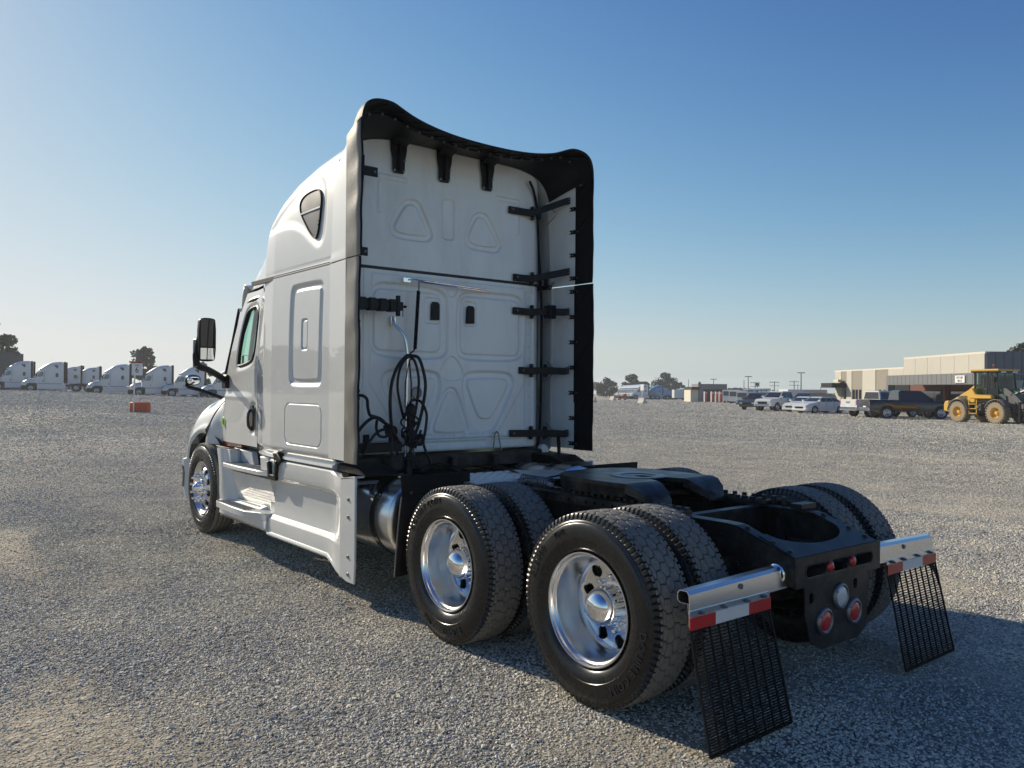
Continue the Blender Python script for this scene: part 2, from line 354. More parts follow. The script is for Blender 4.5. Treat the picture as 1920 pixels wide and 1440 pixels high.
def ground_material():
    m = bpy.data.materials.new('gravel_ground'); m.use_nodes = True
    N, L = m.node_tree.nodes, m.node_tree.links; b = N['Principled BSDF']
    b.inputs['Roughness'].default_value = .9; b.inputs['Specular IOR Level'].default_value = .15
    g = N.new('ShaderNodeNewGeometry')
    def vor(sc, feat='F1', out='Color'):
        v = N.new('ShaderNodeTexVoronoi'); v.inputs['Scale'].default_value = sc; v.feature = feat; L.new(g.outputs['Position'], v.inputs['Vector']); return v
    def noise(sc, det=6, rough=.6, vec=None):
        n = N.new('ShaderNodeTexNoise'); n.inputs['Scale'].default_value = sc; n.inputs['Detail'].default_value = det; n.inputs['Roughness'].default_value = rough
        L.new(vec or g.outputs['Position'], n.inputs['Vector']); return n.outputs['Fac']
    def mr(v, a, b_, c=0, d=1):
        r = N.new('ShaderNodeMapRange'); r.inputs['From Min'].default_value = a; r.inputs['From Max'].default_value = b_; r.inputs['To Min'].default_value = c; r.inputs['To Max'].default_value = d
        L.new(v, r.inputs['Value']); return r.outputs[0]
    def mix(f, A, B, mode='MIX'):
        x = N.new('ShaderNodeMix'); x.data_type = 'RGBA'; x.blend_type = mode
        for k, val in (('Factor', f), ('A', A), ('B', B)):
            if isinstance(val, (int, float)): x.inputs[k].default_value = val
            elif isinstance(val, tuple): x.inputs[k].default_value = (*val, 1)
            else: L.new(val, x.inputs[k])
        return x.outputs['Result']
    def math_(op, a, b_):
        x = N.new('ShaderNodeMath'); x.operation = op
        for i, v in enumerate((a, b_)):
            if isinstance(v, (int, float)): x.inputs[i].default_value = v
            else: L.new(v, x.inputs[i])
        return x.outputs[0]
    v1 = vor(62); v2 = vor(27); v3 = vor(9.0)
    s1 = N.new('ShaderNodeSeparateColor'); L.new(v1.outputs['Color'], s1.inputs[0])
    s2 = N.new('ShaderNodeSeparateColor'); L.new(v2.outputs['Color'], s2.inputs[0])
    s3 = N.new('ShaderNodeSeparateColor'); L.new(v3.outputs['Color'], s3.inputs[0])
    grain = mr(noise(14, 4, .8), .35, .65, .72, 1.25)
    ramp = N.new('ShaderNodeValToRGB'); L.new(s1.outputs[0], ramp.inputs[0])
    e = ramp.color_ramp.elements; e[0].position = 0; e[0].color = (.07, .069, .066, 1); e[1].position = 1; e[1].color = (.85, .82, .74, 1)
    for p, c in ((.35, (.20, .198, .19)), (.7, (.33, .325, .305)), (.88, (.50, .485, .445))): q = e.new(p); q.color = (*c, 1)
    col = mix(.45, ramp.outputs[0], mix(s2.outputs[1], (.17, .168, .162), (.47, .46, .425)))
    col = mix(mr(s3.outputs[2], 0, 1, 0, .30), col, (.35, .34, .31))
    # fine dust between the stones (near field painted by the dust attribute, far field by broad noise)
    at = N.new('ShaderNodeAttribute'); at.attribute_name = 'dust'
    dustcol = mix(noise(6, 8, .7), (.58, .51, .38), (.80, .72, .56))
    fine = mr(noise(90, 5, .7), .3, .62)
    col = mix(math_('MULTIPLY', mr(at.outputs['Fac'], 0, 1, .10, .85), mr(fine, 0, 1, .45, 1)), col, dustcol)
    broad = mr(noise(.075, 7, .62), .36, .66, .74, 1.2)
    mid = mr(noise(1.3, 6, .7), .3, .7, .80, 1.20)
    mp = N.new('ShaderNodeMapping'); mp.inputs['Rotation'].default_value = (0, 0, .25); mp.inputs['Scale'].default_value = (.05, .5, 1)
    L.new(g.outputs['Position'], mp.inputs[0])
    streak = mr(noise(1.0, 6, .6, mp.outputs[0]), .38, .64, .90, 1.08)
    f = math_('MULTIPLY', math_('MULTIPLY', math_('MULTIPLY', broad, mid), streak), grain)
    vm = N.new('ShaderNodeVectorMath'); vm.operation = 'SCALE'; L.new(col, vm.inputs[0]); L.new(f, vm.inputs['Scale'])
    L.new(vm.outputs[0], b.inputs['Base Color'])
    # relief
    d1 = math_('MULTIPLY', mr(v1.outputs['Distance'], 0, .6, 1, 0), .013)
    d2 = math_('MULTIPLY', mr(v2.outputs['Distance'], 0, .6, 1, 0), .020)
    d3 = math_('MULTIPLY', mr(noise(5.5, 8, .75), 0, 1), .06)
    h = math_('ADD', math_('ADD', d1, d2), d3)
    bp = N.new('ShaderNodeBump'); bp.inputs['Strength'].default_value = 1; bp.inputs['Distance'].default_value = 1.0
    L.new(h, bp.inputs['Height']); L.new(bp.outputs[0], b.inputs['Normal'])
    return m
def build_ground():
    rad = [0.0]; r = .8
    while r < 760: rad.append(r); r *= 1.027 if r < 40 else 1.05
    rad = np.array(rad); ang = np.linspace(0, 2*PI, 361)
    R, A = np.meshgrid(rad, ang, indexing='ij')
    X = CAM[0]+R*np.cos(A); Y = CAM[1]+R*np.sin(A)
    Z = np.array([[ground(x, y) for x, y in zip(a, b)] for a, b in zip(X, Y)])
    near = np.clip(1-(R-12)/6, 0, 1)
    Z = Z+near*(fbm(X, Y, 1.1, 9)-.5)*.018-.004
    mb = MB(); mb.grid(np.stack([X, Y, Z], -1))
    me = mb.mesh('ground', ground_material(), smooth=0, recalc=False, weld=0)
    me.polygons.foreach_set('use_smooth', [True]*len(me.polygons))
    at = me.attributes.new('dust', 'FLOAT', 'POINT')
    D = dust_field(X, Y); far = np.clip((R-9)/12, 0, 1)
    D = D*(1-far)+far*np.clip((fbm(X*.35, Y*.35, .25, 5)-.45)*2.5, 0, .8)
    at.data.foreach_set('value', D.ravel().astype(np.float32))
    o = link('ground', me); o['kind'] = 'structure'; return o
ground_obj = build_ground()
def stone_material():
    m = bpy.data.materials.new('gravel_stone'); m.use_nodes = True
    N, L = m.node_tree.nodes, m.node_tree.links; b = N['Principled BSDF']; b.inputs['Roughness'].default_value = .8
    b.inputs['Specular IOR Level'].default_value = .25
    oi = N.new('ShaderNodeObjectInfo'); r = N.new('ShaderNodeValToRGB'); L.new(oi.outputs['Random'], r.inputs[0])
    e = r.color_ramp.elements; e[0].color = (.30, .29, .26, 1); e[1].color = (.84, .80, .70, 1)
    for p, c in ((.25, (.46, .447, .40)), (.6, (.62, .595, .52)), (.88, (.74, .70, .61))): q = e.new(p); q.color = (*c, 1)
    g = N.new('ShaderNodeNewGeometry'); n = N.new('ShaderNodeTexNoise'); n.inputs['Scale'].default_value = 160; n.inputs['Detail'].default_value = 3
    L.new(g.outputs['Position'], n.inputs['Vector'])
    mx_ = N.new('ShaderNodeMix'); mx_.data_type = 'RGBA'; mx_.blend_type = 'MULTIPLY'; mx_.inputs['Factor'].default_value = .25
    L.new(r.outputs[0], mx_.inputs['A']); L.new(n.outputs['Color'], mx_.inputs['B']); 
    d = N.new('ShaderNodeTexNoise'); d.inputs['Scale'].default_value = 1.1; L.new(g.outputs['Position'], d.inputs['Vector'])
    mr = N.new('ShaderNodeMapRange'); mr.inputs['From Min'].default_value = .42; mr.inputs['From Max'].default_value = .68; mr.inputs['To Max'].default_value = .55; L.new(d.outputs['Fac'], mr.inputs['Value'])
    m3 = N.new('ShaderNodeMix'); m3.data_type = 'RGBA'; L.new(mr.outputs[0], m3.inputs['Factor']); L.new(mx_.outputs['Result'], m3.inputs['A']); m3.inputs['B'].default_value = (.86, .77, .58, 1)
    L.new(m3.outputs['Result'], b.inputs['Base Color']); return m
def build_stones(n_try=420000):
    rng = np.random.default_rng(11)
    # radial density: packed near the viewpoint, thinning out to 15 m
    r = 2.0+(rng.random(n_try)**.80)*13.0
    a = YAW+np.radians((rng.random(n_try)-.5)*74)
    x = CAM[0]+r*np.cos(a); y = CAM[1]+r*np.sin(a)
    D = dust_field(x, y)
    dens = np.clip(r/5.0, .25, 1)*np.clip((15.5-r)/7, 0, 1)*(1-.80*D)
    k = rng.random(n_try) < dens; x, y, r = x[k], y[k], r[k]; size = .0080*np.where(rng.random(len(x)) < .04, 1.7, 1.0)*np.clip(.75+.03*r, .8, 1.2)*(1-.30*D[k])
    # farther out: the lumpy surface of the loose layer, lumps growing with distance
    n2 = 640000; r2 = 9.0*np.exp(rng.random(n2)*math.log(165/9.0)); a2 = YAW+np.radians((rng.random(n2)-.5)*70)
    x2 = CAM[0]+r2*np.cos(a2); y2 = CAM[1]+r2*np.sin(a2)
    k = rng.random(n2) < np.clip((r2-9)/6, 0, 1)*np.clip((165-r2)/70, 0, 1)*(.35+.65*np.clip(fbm(x2, y2, .22, 31)*2.2-.55, 0, 1)); x2, y2, r2 = x2[k], y2[k], r2[k]
    x = np.r_[x, x2]; y = np.r_[y, y2]; size = np.r_[size, np.maximum(.0078, .00060*r2)]
    z = (fbm(x, y, 1.1, 9)-.5)*.018*np.clip(1-(np.hypot(x-CAM[0], y-CAM[1])-12)/6, 0, 1)-.004
    z += np.array([ground(p, q) for p, q in zip(x, y)])
    me = bpy.data.meshes.new('gravel'); me.vertices.add(len(x))
    me.vertices.foreach_set('co', np.stack([x, y, z], -1).astype(np.float32).ravel()); me.update()
    sa = me.attributes.new('size', 'FLOAT', 'POINT'); sa.data.foreach_set('value', size.astype(np.float32))
    o = link('gravel', me); o['kind'] = 'stuff'; o['label'] = 'loose grey and tan crushed gravel covering the yard around the truck'; o['category'] = 'gravel'
    ng = bpy.data.node_groups.new('scatter_gravel', 'GeometryNodeTree')
    ng.interface.new_socket('Geometry', in_out='INPUT', socket_type='NodeSocketGeometry'); ng.interface.new_socket('Geometry', in_out='OUTPUT', socket_type='NodeSocketGeometry')
    N, L = ng.nodes, ng.links; gi = N.new('NodeGroupInput'); go = N.new('NodeGroupOutput')
    jn = N.new('GeometryNodeJoinGeometry')
    for v in range(5):
        ic = N.new('GeometryNodeMeshIcoSphere'); ic.inputs['Radius'].default_value = 1; ic.inputs['Subdivisions'].default_value = 2
        sp = N.new('GeometryNodeSetPosition'); nt = N.new('ShaderNodeTexNoise'); nt.noise_dimensions = '4D'; nt.inputs['W'].default_value = v*3.7+1; nt.inputs['Scale'].default_value = .9; nt.inputs['Detail'].default_value = 1
        vs_ = N.new('ShaderNodeVectorMath'); vs_.operation = 'SUBTRACT'; vs_.inputs[1].default_value = (.5, .5, .5)
        sc = N.new('ShaderNodeVectorMath'); sc.operation = 'SCALE'; sc.inputs['Scale'].default_value = 2.6
        L.new(nt.outputs['Color'], vs_.inputs[0]); L.new(vs_.outputs[0], sc.inputs[0]); L.new(sc.outputs[0], sp.inputs['Offset']); L.new(ic.outputs['Mesh'], sp.inputs['Geometry'])
        sm = N.new('GeometryNodeSetMaterial'); sm.inputs['Material'].default_value = STONE; L.new(sp.outputs[0], sm.inputs[0])
        gti = N.new('GeometryNodeGeometryToInstance'); L.new(sm.outputs[0], gti.inputs[0]); L.new(gti.outputs[0], jn.inputs[0])
    iop = N.new('GeometryNodeInstanceOnPoints'); iop.inputs['Pick Instance'].default_value = True
    L.new(gi.outputs[0], iop.inputs['Points']); L.new(jn.outputs[0], iop.inputs['Instance'])
    rr = N.new('FunctionNodeRandomValue'); rr.data_type = 'FLOAT_VECTOR'; rr.inputs['Min'].default_value = (-.5, -.5, 0); rr.inputs['Max'].default_value = (.5, .5, 6.283)
    rs = N.new('FunctionNodeRandomValue'); rs.data_type = 'FLOAT_VECTOR'; rs.inputs['Min'].default_value = (.5, .5, .42); rs.inputs['Max'].default_value = (1.6, 1.35, .92); rs.inputs['Seed'].default_value = 4
    na = N.new('GeometryNodeInputNamedAttribute'); na.data_type = 'FLOAT'; na.inputs['Name'].default_value = 'size'
    ms = N.new('ShaderNodeVectorMath'); ms.operation = 'SCALE'; L.new(rs.outputs['Value'], ms.inputs[0]); L.new(na.outputs[0], ms.inputs['Scale'])
    # socket index: vector outputs/inputs come first
    L.new(rr.outputs['Value'], iop.inputs['Rotation']); L.new(ms.outputs[0], iop.inputs['Scale'])
    L.new(iop.outputs[0], go.inputs[0])
    md = o.modifiers.new('scatter', 'NODES'); md.node_group = ng; me.materials.append(STONE)
    return o
STONE = stone_material()
build_stones()
# ------------------------------------------------------------ shared body functions of a conventional sleeper tractor
def YB(x): return np.interp(x, [2.9, 4.25, 4.5, 4.85, 5.4, 6.05, 6.5], [1.205, 1.205, 1.185, 1.105, 1.07, 1.02, .98])
def tumble(x, z):
    k = np.clip((np.asarray(x)-4.5)/.6, 0, 1)
    return (.012+.055*k)*np.clip((np.asarray(z)-1.85)/.75, 0, 1.3)**2
HC = [(2.9, 3.80), (3.25, 3.80), (3.6, 3.78), (4.0, 3.72), (4.35, 3.61), (4.65, 3.46), (4.95, 3.26), (5.25, 3.02), (5.5, 2.85), (5.72, 2.74)]
ZS = 2.685
def roof_sec(x, n=160, dz=0.0, dw=0.0, base=ZS):
    H = float(interp(x, HC))+dz; W = float(YB(x)-tumble(x, base))+dw
    if x > 5.15: W -= .12*((x-5.15)/.5)**2
    e = float(np.interp(x, [3.0, 3.4, 4.2, 5.0, 5.6], [6.5, 5.8, 4.8, 3.8, 3.0]))
    t = np.linspace(0, PI, 1500); c, s = np.cos(t), np.sin(t)
    y = W*np.sign(c)*np.abs(c)**(2/e); z = base+(H-base)*np.abs(s)**(2/e)
    y -= np.sign(c)*.05*np.clip((z-base)/(H-base), 0, 1)**1.3*np.abs(np.sign(c))*np.clip(np.abs(c)*3, 0, 1)
    d = np.r_[0, np.cumsum(np.hypot(np.diff(y), np.diff(z)))]; q = np.linspace(0, d[-1], n)
    return np.interp(q, d, y), np.interp(q, d, z)
ROOFWIN = [(3.762, 3.300), (3.725, 3.348), (3.622, 3.372), (3.424, 3.373), (3.350, 3.343), (3.302, 3.272), (3.297, 3.220), (3.311, 3.045), (3.343, 2.944), (3.392, 2.938), (3.489, 2.997), (3.645, 3.138), (3.725, 3.217)]
BROW = [(4.53, 3.135), (4.36, 3.226), (4.08, 3.354), (3.78, 3.457), (3.575, 3.493), (3.402, 3.482), (3.280, 3.414), (3.223, 3.310), (3.193, 3.13), (3.21, 2.93), (3.30, 2.86), (3.44, 2.92), (3.7, 3.08), (4.0, 3.15)]
def roof_y(x, z):
    y, zz = roof_sec(x, 400); k = y > .3
    return float(np.interp(z, zz[k], y[k]))
def hoodH(x): return interp(x, [(6.0, 1.74), (6.3, 1.70), (6.7, 1.60), (7.0, 1.48), (7.2, 1.36), (7.35, 1.18), (7.42, .95)])
def hoodW(x): return interp(x, [(6.0, 1.10), (6.2, 1.16), (6.7, 1.185), (6.95, 1.14), (7.15, 1.03), (7.3, .87), (7.42, .60)])
AX = 6.30; WR = .505
def arch_z(x, cx=AX, r=.605, base=.78):
    d = r*r-(x-cx)**2
    return max(base, .52+math.sqrt(d)) if d > 0 else base
def hood_sec(x, n=90):
    H, W = float(hoodH(x)), float(hoodW(x)); zb = arch_z(x); base = .74; e = 3.3
    t = np.linspace(0, PI, 900); c, s = np.cos(t), np.sin(t)
    y = W*np.sign(c)*np.abs(c)**(2/e); z = base+(H-base)*np.abs(s)**(2/e)
    k = z >= zb-1e-6
    y, z = y[k], z[k]; 
    d = np.r_[0, np.cumsum(np.hypot(np.diff(y), np.diff(z)))]; q = np.linspace(0, d[-1], n)
    return np.interp(q, d, y), np.interp(q, d, z)

truck = thing('semi_truck', 'large white sleeper tractor in the foreground, seen from behind, with black fairing edges', 'truck')
T = truck
# ---- roof cap
def relief(P, items):
    d = np.zeros(len(P))
    for poly, depth, w, off in items: d += depth*step(sdf(P, poly)-off, w)
    return d
xs = np.linspace(2.985, 5.62, 178); A = []
for x in xs:
    y, z = roof_sec(x, 240); A.append(np.stack([np.full_like(y, x), y, z], -1))
A = np.array(A); sh = A.shape[:2]; F = A.reshape(-1, 3).copy()
P2 = F[:, [0, 2]]; rel = relief(P2, [(smooth_poly(BROW, 2), .015, .09, .0)])
rel += .012*step(np.abs(F[:, 2]-2.72), .03)
k = np.abs(F[:, 1]) > .55
F[k, 1] -= np.sign(F[k, 1])*rel[k]
mb = MB(); mb.grid(F.reshape(*sh, 3)); part('roof_cap', mb, WHITE, T, smooth=40)
# front lip that closes the cap towards the windscreen
mb = MB()
y, z = roof_sec(5.62, 60); y2, z2 = y*.985, ZS+(z-ZS)*.3-.03
mb.grid(np.array([np.stack([np.full(60, 5.62), y, z], -1), np.stack([np.full(60, 5.66), y2, z2], -1), np.stack([np.full(60, 5.56), y2*.97, np.full(60, 2.58)], -1)]))
part('roof_lip', mb, WHITE, T, smooth=60)
# back wall of the cap with its stampings, and the lower back wall
T1o = [(0.477,3.309),(0.409,3.304),(0.367,3.269),(0.247,3.038),(0.246,3.002),(0.281,2.963),(0.336,2.95),(0.62,2.951),(0.673,2.996),(0.68,3.063),(0.661,3.112),(0.557,3.276)]
T1i = [(0.49,3.257),(0.436,3.259),(0.408,3.24),(0.303,3.055),(0.295,3.02),(0.323,3.002),(0.581,2.996),(0.627,3.025),(0.628,3.07),(0.53,3.234)]
MIR = .06
fl = lambda p: [(MIR+.03-a, b) for a, b in p]
T2o, T2i = [(a-.775, b) for a, b in fl(fl(T1o))], [(a-.775, b) for a, b in fl(fl(T1i))]
T2o = [(-0.273,3.302),(-0.335,3.298),(-0.382,3.267),(-0.527,3.034),(-0.527,2.996),(-0.48,2.946),(-0.432,2.941),(-0.17,2.943),(-0.109,2.997),(-0.108,3.07),(-0.197,3.266)]
T2i = [(-0.258,3.25),(-0.312,3.251),(-0.343,3.23),(-0.478,3.053),(-0.479,3.009),(-0.447,2.989),(-0.2,2.989),(-0.154,3.027),(-0.153,3.076),(-0.228,3.227)]
SL = rrect(.015, .14, 3.0, 3.365, .035)
def back_wall(name, zlo, ztop_fn, items, ny=300, nz=260, extra=None):
    yy = np.linspace(-1.06, 1.06, ny); A = np.zeros((ny, nz, 3))
    for i, y in enumerate(yy):
        zt = ztop_fn(y); zz = np.linspace(zlo, zt, nz)
        A[i, :, 1] = y; A[i, :, 2] = zz; A[i, :, 0] = 2.98+.10*np.clip((abs(y)-.90)/.16, 0, 1)**2.2
    P = A.reshape(-1, 3); q = P[:, 1:3]
    P[:, 0] += 1.35*relief(q, items)
    if extra is not None: P[:, 0] += extra(q)
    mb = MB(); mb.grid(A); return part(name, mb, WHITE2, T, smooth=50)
def cap_top(y):
    a, b = roof_sec(2.985, 400); k = (np.arange(400) < 200)
    return float(np.interp(abs(y), a[k][::-1], b[k][::-1]))-.015
sp_ = smooth_poly
back_wall('cap_back_panel', 2.686, cap_top, [(sp_(T1o), .014, .022, 0), (sp_(T1i), -.012, .016, 0), (sp_(T2o), .014, .022, 0), (sp_(T2i), -.012, .016, 0), (SL, .012, .02, 0),
    ([(.80,3.44),(.52,3.44),(.52,3.48),(.80,3.48)], -.006, .008, 0), ([(.80,3.15),(.76,3.15),(.76,3.42),(.80,3.42)], -.006, .008, 0),
    ([(-.45,3.44),(-.74,3.44),(-.74,3.48),(-.45,3.48)], -.006, .008, 0), ([(-.70,3.15),(-.74,3.15),(-.74,3.42),(-.70,3.42)], -.006, .008, 0)])
UL = [(0.765,2.559),(0.629,2.56),(0.221,2.554),(0.121,2.514),(0.08,2.445),(0.076,2.037),(0.101,1.952),(0.214,1.919),(0.714,1.922),(0.817,1.952),(0.868,2.029),(0.871,2.32),(0.866,2.455),(0.835,2.525)]
ULi = rrect(.155, .825, 1.982, 2.503, .07); URi = rrect(-.75, -.065, 1.976, 2.503, .07)
UR = [(.03-(a-.03), b) for a, b in UL]
DIA = [(0.036,1.954),(-0.016,1.931),(-0.091,1.836),(-0.084,1.763),(-0.047,1.732),(0.098,1.73),(0.149,1.771),(0.157,1.831),(0.086,1.928)]
LR = [(-0.166,1.819),(-0.587,1.821),(-0.669,1.784),(-0.689,1.72),(-0.67,1.643),(-0.48,1.302),(-0.417,1.254),(-0.309,1.245),(-0.232,1.284),(-0.17,1.371),(-0.093,1.616),(-0.091,1.763)]
LRi = [(-0.166,1.752),(-0.588,1.757),(-0.62,1.719),(-0.613,1.668),(-0.447,1.416),(-0.4,1.379),(-0.307,1.381),(-0.261,1.419),(-0.145,1.678),(-0.144,1.727)]
LL = [(.06-a, b) for a, b in LR]; LLi = [(.06-a, b) for a, b in LRi]
TRI = [(0.04,1.64),(-0.004,1.616),(-0.118,1.323),(-0.126,1.274),(-0.082,1.257),(0.194,1.265),(0.22,1.295),(0.209,1.343),(0.097,1.604)]
TOP = [(0.042,2.629),(-0.024,2.611),(-0.032,2.575),(0.004,2.499),(0.041,2.482),(0.077,2.5),(0.107,2.575),(0.086,2.619)]
V1, V2 = rrect(.16, .325, 2.235, 2.465, .03), rrect(-.24, -.10, 2.235, 2.46, .03)
BRD = [(.85, 2.63), (-.81, 2.63), (-.81, 1.70), (-.50, 1.25), (.56, 1.25), (.87, 1.70)]
def low_extra(q):
    z = q[:, 1]; y = q[:, 0]
    e = .012*step(np.abs(z-1.165)-.018, .016)*step(np.abs(y)-.80, .02)*(1-step(np.abs(y+.40)-.035, .02))
    e += -.010*step(np.abs(z-1.215)-.006, .01)
    e += .03*np.clip((1.115-z)/.05, 0, 1)
    e += .006*step(np.abs(np.abs(y)-.93)-.004, .008)
    e += .010*step(sdf(q, [(-.83, 2.60), (-.925, 2.60), (-.925, 1.29), (-.83, 1.29)]), .012)
    return e
def low_bottom(y): return 0
back_wall('sleeper_back_panel', 1.10, lambda y: 2.673, [(sp_(UL), .014, .03, 0), (ULi, -.010, .016, 0), (sp_(UR), .014, .03, 0), (URi, -.010, .016, 0),
    (sp_(DIA), .006, .008, 0), (sp_(LR), .017, .034, 0), (sp_(LRi), -.013, .018, 0), (sp_(LL), .017, .034, 0), (sp_(LLi), -.013, .018, 0), (sp_(TRI), -.010, .016, 0), (sp_(TRI), .010, .02, .035),
    (sp_(TOP), .005, .008, 0), (V1, .008, .012, 0), (V2, .008, .012, 0), (BRD, -.004, .008, 0)], ny=330, nz=290, extra=low_extra)
mb = MB(); mb.box(2.978, 3.03, -1.0, 1.0, 2.666, 2.692); part('back_seam', mb, GROOVE, T)
mb = MB()
for y0, y1, z in ((.17, .26, 2.35), (-.215, -.125, 2.34)):
    mb.prism([(y0, z-.08), (y1, z-.085), (y1-.004, z+.055), (y1-.02, z+.08), (y0+.02, z+.08), (y0, z+.06)], 2.968, 2.99, 'yz')
    part('air_vent', mb, BLACK, T, bevel=.004); mb = MB()
mb = MB(); mb.lathe([(.001, 0), (.035, 0), (.04, -.008), (.052, -.008), (.056, 0)], (2.975, .40, 1.62), 28, 'x'); part('round_grommet', mb, STEEL, T)
# lower rivet row
mb = MB()
for y in np.arange(-.78, .8, .11): mb.cyl((2.984, y, 1.238), (2.974, y, 1.238), .008, .006, 8)
for z in np.arange(1.35, 2.6, .12): mb.cyl((2.986, -.88, z), (2.976, -.88, z), .007, .005, 8)
part('rivets', mb, WHITE2, T, stuff=True)
# ---- sleeper sides
PAN = smooth_poly([(3.83,2.47),(3.80,2.55),(3.74,2.56),(3.24,2.555),(3.18,2.53),(3.18,2.46),(3.19,1.75),(3.21,1.69),(3.27,1.68),(3.74,1.68),(3.82,1.70),(3.835,1.78)], 1)
PANI = [(3.505+(a-3.505)*.83, 2.12+(b-2.12)*.90) for a, b in PAN]
HAN = rrect(3.475, 3.60, 1.985, 2.255, .03); HANI = rrect(3.492, 3.583, 2.0, 2.24, .025)
BAG = rrect(3.175, 3.93, 1.155, 1.515, .09)
def side(s):
    nx, nz = 300, 330
    xs = np.linspace(2.99, 4.805, nx); t = np.linspace(0, 1, nz); A = np.zeros((nx, nz, 3))
    for i, x in enumerate(xs):
        z = 1.04+(2.672-1.04)*t; A[i, :, 0] = x; A[i, :, 2] = z
        y = YB(x)-tumble(x, z); y = y-.05*np.clip((1.12-z)/.08, 0, 1)**2-.035*np.clip((2.995-x)/.01, 0, 1)
        A[i, :, 1] = y
    P = A.reshape(-1, 3); q = P[:, [0, 2]]
    r = relief(q, [(PAN, .020, .045, 0), (PANI, -.014, .03, 0), (HAN, .012, .012, 0), (HANI, -.006, .010, 0)])
    r += .012*step(np.abs(sdf(q, BAG))-.003, .009)
    P[:, 1] = s*(P[:, 1]-r)
    mb = MB(); mb.grid(A); part('sleeper_side', mb, WHITE, T, smooth=50)
    mb = MB(); mb.box(3.0, 4.81, s*1.165, s*1.19, 2.66, 2.70); part('roof_seam', mb, GROOVE, T)
    # sill under the sleeper
    sec = []
    for x in np.linspace(2.99, 4.78, 14):
        y = float(YB(x)); sec.append([(x, s*(y-.045), 1.05), (x, s*(y-.035), 1.03), (x, s*(y-.015), 1.025), (x, s*(y-.01), 1.005), (x, s*(y-.05), .985), (x, s*(y-.10), .95), (x, s*(y-.12), .90), (x, s*(y-.16), .90), (x, s*(y-.16), 1.05)])
    mb = MB(); mb.loft(sec); part('sleeper_sill', mb, WHITE, T, smooth=40)
side(1); side(-1)
